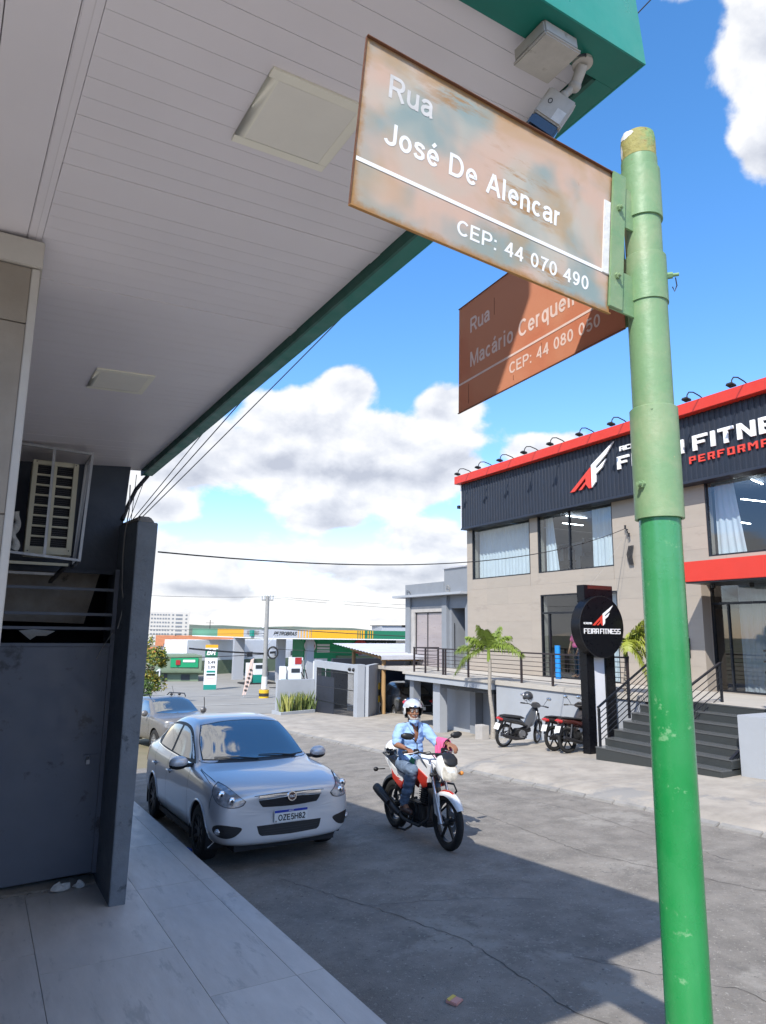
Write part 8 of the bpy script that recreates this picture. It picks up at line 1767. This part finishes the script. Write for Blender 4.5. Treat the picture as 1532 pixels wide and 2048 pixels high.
# ---------------------------------------------------------------- the rider
Rd = thing('person', 'rider on the white and red motorcycle in an open white helmet, blue shirt and jeans', 'person', M.location.copy(), M.rotation_euler.copy())
hc = (-.065, .735, 1.545); yw = radians(-14)
shR, shL = (-.215, .82, 1.325), (.150, .80, 1.325); elR, elL = (-.325, .70, 1.145), (.235, .600, 1.150); wrR, wrL = (-.300, .505, 1.118), (.270, .395, 1.165)
hipR, hipL = (-.115, .93, .865), (.095, .93, .865); knR, knL = (-.215, .475, .845), (.215, .475, .845); anR, anL = (-.200, .715, .425), (.200, .715, .425)
BL = []
P_ = face_mesh(BL, hc, yw)
BL += [('c', (-.055, .77, 1.48), (-.040, .80, 1.37), .058, .062), ('e', (-.035, .82, 1.24), (.165, .105, .15), 0, radians(10)), ('e', (-.02, .86, 1.05), (.145, .11, .16), 0, radians(15)), ('e', (-.01, .92, .90), (.160, .125, .10)),
       ('c', (-.035, .82, 1.33), shR, .062, .058), ('c', (-.035, .81, 1.33), shL, .062, .058), ('c', shR, elR, .052, .041), ('c', shL, elL, .052, .041), ('c', elR, wrR, .041, .027), ('c', elL, wrL, .041, .027),
       ('c', hipR, knR, .082, .056), ('c', hipL, knL, .082, .056), ('c', knR, anR, .054, .036), ('c', knL, anL, .054, .036), ('c', anR, (-.2, .60, .355), .034, .030), ('c', anL, (.2, .60, .355), .034, .030)]
hand(BL, wrR, (.12, -1.0, -.12), (0.05, .05, 1), (1, 0, 0), (.55, 1.25, 1.0), 1.05, 1 if False else -1)
hand(BL, wrL, (.28, -1.0, -.30), (-.1, -.35, 1), (-1, 0, 0), (.35, .65, .5), 1.08, 1)
link('body', volumes(BL, .0062, 'body', 'skin', 3), Rd)
face_bits(P_, Rd)
# white beard round the jaw
bd_ = [('c', P_(-.062, -.020, -.040), P_(-.040, -.062, -.082), .012, .018), ('c', P_(.062, -.020, -.040), P_(.040, -.062, -.082), .012, .018), ('c', P_(-.038, -.068, -.084), P_(.038, -.068, -.084), .019, .019), ('c', P_(0, -.078, -.088), P_(0, -.080, -.100), .021, .016), ('c', P_(-.030, -.090, -.042), P_(.030, -.090, -.042), .0075, .0075)]
link('beard', volumes(bd_, .007, 'beard', 'beard', 3, .003, 40), Rd)
gl = MB()
for sx in (-1, 1): gl.tube([P_(sx * (.032) + .022 * cos(a * pi / 6), -.098, .010 + .016 * sin(a * pi / 6)) for a in range(12)], .0018, 5, closed=True); gl.cyl(P_(sx * .054, -.096, .012), P_(sx * .080, .0, .008), .0018, n=5)
gl.cyl(P_(-.010, -.099, .012), P_(.010, -.099, .012), .0018, n=5); part('glasses', gl, 'eye_dark', Rd)
# blue mask pulled under the chin and dark strap
link('face_mask', volumes([('c', P_(-.050, -.045, -.115), P_(.0, -.085, -.125), .022, .030), ('c', P_(.0, -.085, -.125), P_(.055, -.040, -.110), .030, .020), ('c', P_(0, -.085, -.125), P_(.03, -.06, -.16), .026, .02)], .008, 'face_mask', 'shirt_blue', 3, .006, 18), Rd)
# shirt with open V neck
SL = [('e', (-.035, .825, 1.235), (.185, .130, .175), 0, radians(10)), ('e', (-.025, .86, 1.05), (.178, .138, .19), 0, radians(15)), ('e', (-.01, .90, .91), (.190, .165, .095)), ('c', (-.035, .82, 1.345), shR, .072, .072), ('c', (-.035, .81, 1.345), shL, .072, .072),
      ('c', shR, (-.300, .735, 1.195), .073, .064), ('c', shL, (.215, .665, 1.195), .073, .064), ('c', (-.300, .735, 1.195), (-.318, .712, 1.165), .062, .060), ('c', (.215, .665, 1.195), (.228, .635, 1.168), .062, .060), ('c', (-.10, .80, .92), (-.16, .72, .89), .10, .06), ('c', (.08, .80, .92), (.14, .72, .89), .10, .06)]
def vcut(c): 
    return c.y < .80 and 1.155 < c.z < 1.46 and abs(c.x + .035) < .010 + (c.z - 1.155) * .27 or c.z > 1.405
link('shirt', volumes(SL, .009, 'shirt', 'shirt_blue', 4, .011, 8.0, 2, vcut), Rd)
for s, q in ((-1, -.035), (1, -.035)):
    part('collar', MB().hexa([(q + s * .030, .672, 1.27), (q + s * .075, .675, 1.30), (q + s * .080, .690, 1.30), (q + s * .032, .690, 1.27)], [(q + s * .055, .735, 1.425), (q + s * .115, .765, 1.415), (q + s * .110, .780, 1.405), (q + s * .052, .750, 1.415)]), 'shirt_blue', Rd, bevel=.006)
# jeans and shoes
JL = [('e', (-.01, .93, .885), (.172, .145, .105)), ('c', hipR, knR, .098, .078), ('c', hipL, knL, .098, .078), ('c', knR, (-.203, .675, .495), .078, .062), ('c', knL, (.203, .675, .495), .078, .062), ('c', (-.203, .675, .495), (-.200, .700, .452), .060, .060), ('c', (.203, .675, .495), (.200, .700, .452), .060, .060)]
link('trousers', volumes(JL, .010, 'trousers', 'jeans', 4, .010, 7.0, 5), Rd)
for s in (-1, 1):
    link('shoe', volumes([('c', (s * .2, .745, .375), (s * .2, .70, .385), .044, .042), ('c', (s * .2, .74, .355), (s * .2, .60, .352), .042, .040), ('c', (s * .2, .60, .350), (s * .205, .535, .348), .040, .032)], .009, 'shoe', 'shoe', 3), Rd)
    part('sole', MB().hexa([(s * .2 - .04, .53, .310), (s * .2 + .04, .53, .310), (s * .2 + .038, .79, .310), (s * .2 - .038, .79, .310)], [(s * .2 - .043, .52, .328), (s * .2 + .043, .52, .328), (s * .2 + .042, .79, .328), (s * .2 - .042, .79, .328)]), 'black_plastic', Rd, bevel=.006)
# helmets
def helmet(name, lab, c, yaw, pitch=0.0, par_loc=None, par_rot=None, s=1.0, visor_up=True):
    t = thing(name, lab, 'helmet', par_loc or (0, 0, 0), par_rot or (0, 0, 0))
    Rm = Matrix.Translation(c) @ Matrix.Rotation(yaw, 4, 'Z') @ Matrix.Rotation(pitch, 4, 'X')
    def shell(rx, ry, rz, grow=0.0):
        mb = MB(); nu, nv = 48, 30
        def P(i, j):
            th = 2 * pi * i / nu; ph = pi * j / nv; return Vector((rx * sin(ph) * sin(th), -ry * sin(ph) * cos(th), rz * cos(ph)))
        keep = {}
        for j in range(nv):
            for i in range(nu):
                q = (P(i, j) + P(i + 1, j + 1)) / 2; z = q.z / rz; fy = -q.y / ry; x = abs(q.x) / rx
                if z < -.74 + grow: continue
                if fy > .05 and z < .36 - .30 * x * x - grow and x < .86 - grow: continue
                ids = []
                for a, b_ in ((i, j), (i + 1, j), (i + 1, j + 1), (i, j + 1)):
                    k = (a % nu, b_)
                    if k not in keep: keep[k] = len(mb.v); mb.v.append(tuple(P(a % nu, b_)))
                    ids.append(keep[k])
                mb.f.append(tuple(ids))
        return mb.xf(Rm)
    part('shell', shell(.132 * s, .150 * s, .142 * s), 'helmet_white', t, smooth=True, ang=80)
    part('liner', shell(.124 * s, .141 * s, .134 * s), 'black_matt', t, smooth=True, ang=80)
    v = MB(); nn = 20
    a0 = radians(62) if visor_up else radians(-5)
    for j in range(9):
        el_ = a0 - radians(52) * j / 8 if visor_up else radians(18) - radians(56) * j / 8
        for i in range(nn + 1):
            th = radians(-78 + 156 * i / nn); r = .158 * s + (.010 * s if visor_up else 0); v.v.append((r * .90 * cos(el_) * sin(th), -r * cos(el_) * cos(th) * (1.06), r * sin(el_) + (.006 if visor_up else 0)))
    v.f = [(j * (nn + 1) + i, j * (nn + 1) + i + 1, (j + 1) * (nn + 1) + i + 1, (j + 1) * (nn + 1) + i) for j in range(8) for i in range(nn)]
    part('visor', v.xf(Rm), 'visor', t, smooth=True)
    for sx in (-1, 1): part('pivot', MB().cyl((sx * .118 * s, -.012, .005), (sx * .140 * s, -.012, .005), .020 * s, n=16).xf(Rm), 'trim_black', t, smooth=True, ang=40)
    part('rim_trim', MB().tube([Rm @ Vector((.100 * s * sin(a), .116 * s * -cos(a), -.098 * s)) for a in [radians(50 + 260 * k / 20) for k in range(21)]], .006, 6), 'black_matt', t)
    part('chin_strap', MB().tube([Rm @ Vector((-.085, -.03, -.07)), Rm @ Vector((-.05, -.05, -.14)), Rm @ Vector((.0, -.055, -.155)), Rm @ Vector((.05, -.05, -.14)), Rm @ Vector((.085, -.03, -.07))], .006, 6), 'black_matt', t) if visor_up else None
    return t
Hh = helmet('helmet', 'white open-face helmet with raised clear visor on the head of the rider', (hc[0], hc[1] + .010, hc[2] + .030), yw, 0.0, M.location.copy(), M.rotation_euler.copy())
helmet('helmet', 'spare white helmet carried behind the rider on the motorcycle seat', (-.10, 1.18, 1.03), radians(-70), radians(10), M.location.copy(), M.rotation_euler.copy(), .92, False)
# pink cloth over the left forearm
ck = MB(); nu, nv = 22, 18
from mathutils import noise as NZ2
for j in range(nv + 1):
    for i in range(nu + 1):
        u = i / nu; v = j / nv; a = -1.2 + u * 3.6; x0 = .245 + .03 * v
        # draped like an upside-down U over the forearm, two hanging flaps
        if u < .38: q = Vector((x0 - .050 - .02 * (1 - u / .38) * v, .0, 1.19 - .30 * (1 - u / .38)))
        elif u < .62: t = (u - .38) / .24 * pi; q = Vector((x0 - .050 * cos(t), 0, 1.19 + .045 * sin(t)))
        else: q = Vector((x0 + .050 + .01 * v, .0, 1.19 - .26 * ((u - .62) / .38)))
        y = .60 - .185 * v; n_ = NZ2.noise(Vector((u * 6, v * 5, 3))) * .022; ck.v.append((q.x + n_, y + n_ * .8, q.z + n_ * .5 - .01 * v))
ck.f = [(j * (nu + 1) + i, j * (nu + 1) + i + 1, (j + 1) * (nu + 1) + i + 1, (j + 1) * (nu + 1) + i) for j in range(nv) for i in range(nu)]
o = tag(part('pink_cloth', ck, 'pink_cloth', smooth=True, ang=80), 'pink cloth draped over the left forearm of the rider', 'cloth'); o.location = M.location; o.rotation_euler = M.rotation_euler
md = o.modifiers.new('thick', 'SOLIDIFY'); md.thickness = .006
# ---------------------------------------------------------------- parked underbone motorbikes (local +x forward, rear contact at the origin)
def underbone(lab, x, y, az_, m, tail='lamp_red', steer=0.0, thin=True, lean=6, plate='plate_white', group=None):
    t = thing('parked_motorbike', lab, 'motorbike', (x, y, zfar(x, y) + .004), (radians(-lean), 0, pi / 2 - az_))
    WB = 1.20; bike_wheel(t, (0, 0, .285), .285, .075, 16 if thin else 5, 'alloy' if thin else 'black_plastic', 'y', thin, False)
    # front end turned
    Rs = Matrix.Translation((WB - .14, 0, 0)) @ Matrix.Rotation(steer, 4, 'Z') @ Matrix.Translation((-(WB - .14), 0, 0))
    wf = bike_wheel(t, (WB, 0, .285), .285, .07, 16 if thin else 5, 'alloy' if thin else 'black_plastic', 'y', thin, True)
    for o in [wf] + list(wf.children):
        o.data.transform(Rs)
    fk_ = MB()
    for s in (-1, 1): fk_.cyl((WB, s * .065, .285), (WB - .22, s * .06, .80), .021, n=10)
    part('fork', fk_.xf(Rs), 'rim_dark', t, smooth=True)
    f_ = fender((WB, 0, .285), .325, .055, radians(20), radians(150), m, 'front_fender', 14, t, .05, 'y'); f_.data.transform(Rs)
    part('engine', MB().box(.34, .68, -.10, .10, .22, .42), 'engine', t, bevel=.02); part('engine_case', MB().cyl((.48, -.13, .31), (.48, .13, .31), .10, n=20), 'alloy', t, smooth=True, ang=40); part('cylinder', MB().hexa([(.66, -.06, .30), (.66, .06, .30), (.66, .06, .40), (.66, -.06, .40)], [(.84, -.055, .34), (.84, .055, .34), (.82, .055, .44), (.82, -.055, .44)]), 'rim_dark', t, bevel=.01)
    part('frame', MB().tube([(0, .075, .285), (.35, .07, .33)], .022, 8).tube([(0, -.075, .285), (.35, -.07, .33)], .022, 8).tube([(.5, 0, .40), (.8, 0, .48), (WB - .24, 0, .86)], .04, 8), 'black_plastic', t, smooth=True)
    part('chain_case', MB().hexa([(-.05, .085, .24), (.40, .085, .24), (.40, .105, .24), (-.05, .105, .24)], [(-.05, .085, .34), (.40, .085, .40), (.40, .105, .40), (-.05, .105, .34)]), 'rim_dark', t, bevel=.01)
    for s in (-1, 1): part('shock_absorber', MB().cyl((.02, s * .10, .33), (.10, s * .10, .62), .024, n=10), 'rim_dark', t, smooth=True)
    part('rear_body', loft([((-.22, 0, .74), (0, .05, 0), (0, 0, .035)), ((-.10, 0, .70), (0, .10, 0), (0, 0, .06)), ((.15, 0, .66), (0, .125, 0), (0, 0, .085)), ((.45, 0, .60), (0, .11, 0), (0, 0, .08)), ((.62, 0, .52), (0, .07, 0), (0, 0, .05))], 16), m, t, smooth=True, ang=60)
    part('seat', loft([((-.16, 0, .775), (0, .07, 0), (0, 0, .02)), ((0, 0, .765), (0, .115, 0), (0, 0, .035)), ((.25, 0, .735), (0, .125, 0), (0, 0, .035)), ((.50, 0, .70), (0, .10, 0), (0, 0, .035)), ((.60, 0, .68), (0, .05, 0), (0, 0, .015))], 16), 'seat_vinyl', t, smooth=True, ang=60)
    part('tail_light', loft([((-.16, 0, .70), (0, .085, 0), (0, 0, .05)), ((-.25, 0, .72), (0, .06, 0), (0, 0, .038)), ((-.29, 0, .73), (0, .03, 0), (0, 0, .015))], 14), tail, t, smooth=True)
    part('mudguard', MB().hexa([(-.26, -.05, .40), (-.23, -.05, .38), (-.23, .05, .38), (-.26, .05, .40)], [(-.14, -.06, .70), (-.08, -.06, .68), (-.08, .06, .68), (-.14, .06, .70)]), 'trim_black', t)
    part('number_plate', MB().hexa([(-.300, -.085, .46), (-.296, -.085, .46), (-.296, .085, .46), (-.300, .085, .46)], [(-.235, -.085, .60), (-.231, -.085, .60), (-.231, .085, .60), (-.235, .085, .60)]), plate, t)
    part('exhaust', MB().tube([(.70, -.08, .30), (.55, -.13, .20), (.25, -.135, .22), (-.05, -.14, .30), (-.22, -.145, .36)], .03, 12, rs=[.018, .02, .04, .045, .03]), 'rim_dark', t, smooth=True)
    ls = [((.70, 0, .42), (0, .06, 0), (.03, 0, .03)), ((.78, 0, .52), (0, .17, 0), (.045, 0, .03)), ((.88, 0, .70), (0, .19, 0), (.05, 0, .03)), ((.95, 0, .86), (0, .13, 0), (.06, 0, .03)), ((.96, 0, .93), (0, .07, 0), (.05, 0, .02))]
    part('leg_shield', loft(ls, 16, p=2.5), m, t, smooth=True, ang=60)
    hb = MB().tube([(.78, -.33, 1.02), (.86, -.18, 1.01), (.90, 0, .98), (.86, .18, 1.01), (.78, .33, 1.02)], .012, 8); part('handlebar', hb.xf(Rs), 'black_plastic', t, smooth=True)
    part('handlebar_cowl', loft([((.80, 0, 1.0), (0, .10, 0), (0, 0, .05)), ((.90, 0, 1.0), (0, .13, 0), (0, 0, .08)), ((.99, 0, .98), (0, .10, 0), (0, 0, .07)), ((1.03, 0, .96), (0, .05, 0), (0, 0, .04))], 16).xf(Rs), m, t, smooth=True, ang=60)
    for s in (-1, 1):
        part('grip', MB().cyl((.765, s * .36, 1.02), (.82, s * .26, 1.015), .018, n=10).xf(Rs), 'seat_vinyl', t, smooth=True)
        part('mirror', MB().tube([(.86, s * .20, 1.01), (.87, s * .26, 1.12), (.85, s * .30, 1.18)], .006, 6).sphere((.85, s * .34, 1.21), .055, 14, 8, .3, 1.15, .75).xf(Rs), 'black_plastic', t, smooth=True)
        part('mirror_glass', MB().sphere((.838, s * .34, 1.21), .046, 12, 6, .15, 1.15, .75).xf(Rs), 'mirror_face', t, smooth=True)
        part('foot_peg', MB().cyl((.50, s * .10, .26), (.50, s * .25, .26), .016, n=8), 'black_plastic', t)
    part('centre_stand', MB().tube([(.42, .10, .24), (.34, .20, .02), (.30, .21, .01)], .013, 8), 'rim_dark', t)
    return t
underbone('black and grey motorbike parked in front of the terrace wall, right of the palm', 11.36, 13.80, radians(88), 'moto_grey', steer=.5, lean=-7)
underbone('farther of the two dark motorbikes by the black sign pillar', 11.80, 12.48, radians(90), 'moto_dark', 'lamp_red', .3, False, 6)
underbone('maroon motorbike nearest the black sign pillar', 11.74, 11.98, radians(90), 'moto_maroon', 'lamp_red', .3, False, 6)
helmet('helmet', 'dark helmet hung on the handlebar of the black and grey motorbike', (12.20, 13.82, .62), radians(90), radians(35), None, None, .95, False)
hm = bpy.data.objects['helmet.002']
for ch in hm.children:
    if ch.name.startswith('shell'): ch.data.materials[0] = MATS['moto_grey']
# the person inside the gym door, in pink
Pp = thing('person', 'person in a pink top standing behind the glass of the gym side door', 'person', (16.55, 16.35, .845))
PL = []; Pf = face_mesh(PL, (0, 0, 1.56), radians(-60))
PL += [('c', (0, .01, 1.50), (0, .02, 1.38), .05, .055), ('e', (0, .02, 1.22), (.10, .15, .18)), ('e', (0, .02, .98), (.11, .155, .13)), ('c', (0, .02, 1.36), (0, .17, 1.33), .05, .045), ('c', (0, .02, 1.36), (0, -.14, 1.33), .05, .045), ('c', (0, .17, 1.33), (-.05, .23, 1.06), .042, .036), ('c', (0, -.14, 1.33), (-.05, -.2, 1.06), .042, .036), ('c', (-.05, .23, 1.06), (-.15, .2, .88), .036, .026), ('c', (-.05, -.2, 1.06), (-.15, -.17, .88), .036, .026),
       ('c', (0, .09, .92), (0, .10, .50), .085, .055), ('c', (0, -.07, .92), (0, -.08, .50), .085, .055), ('c', (0, .10, .50), (0, .10, .09), .055, .036), ('c', (0, -.08, .50), (0, -.08, .09), .055, .036), ('c', (0, .10, .05), (-.14, .11, .035), .038, .03), ('c', (0, -.08, .05), (-.14, -.09, .035), .038, .03)]
hand(PL, (-.15, .2, .88), (-.4, 0, -1), (0, 1, 0), (1, 0, 0), (.2, .3, .2), 1.0, 1); hand(PL, (-.15, -.17, .88), (-.4, 0, -1), (0, -1, 0), (1, 0, 0), (.2, .3, .2), 1.0, -1)
link('body', volumes(PL, .010, 'body', 'skin_hand', 3), Pp); face_bits(Pf, Pp, False)
link('top', volumes([('e', (0, .02, 1.22), (.125, .175, .20)), ('e', (0, .02, 1.0), (.125, .172, .14)), ('c', (0, .17, 1.33), (-.03, .21, 1.18), .062, .055), ('c', (0, -.14, 1.33), (-.03, -.18, 1.18), .062, .055), ('c', (0, .02, 1.36), (0, .17, 1.34), .06, .058), ('c', (0, .02, 1.36), (0, -.14, 1.34), .06, .058)], .012, 'top', 'pink_cloth', 3, .006, 9), Pp)
link('leggings', volumes([('e', (0, .02, .93), (.122, .165, .11)), ('c', (0, .09, .92), (0, .10, .50), .095, .064), ('c', (0, -.07, .92), (0, -.08, .50), .095, .064), ('c', (0, .10, .50), (0, .10, .14), .062, .044), ('c', (0, -.08, .50), (0, -.08, .14), .062, .044)], .012, 'leggings', 'black_matt', 3), Pp)
link('hair', volumes([('e', (.02, 0, 1.60), (.10, .085, .105)), ('e', (.06, 0, 1.52), (.06, .075, .12))], .010, 'hair', 'eye_dark', 3), Pp)
# the sign pillar stands a step nearer than it was measured off the facade
P.scale = (.945, .945, .945); P.location = (P.location.x * .945, P.location.y * .945, 2.2 + (P.location.z - 2.2) * .945)
print('objects', len(bpy.data.objects))
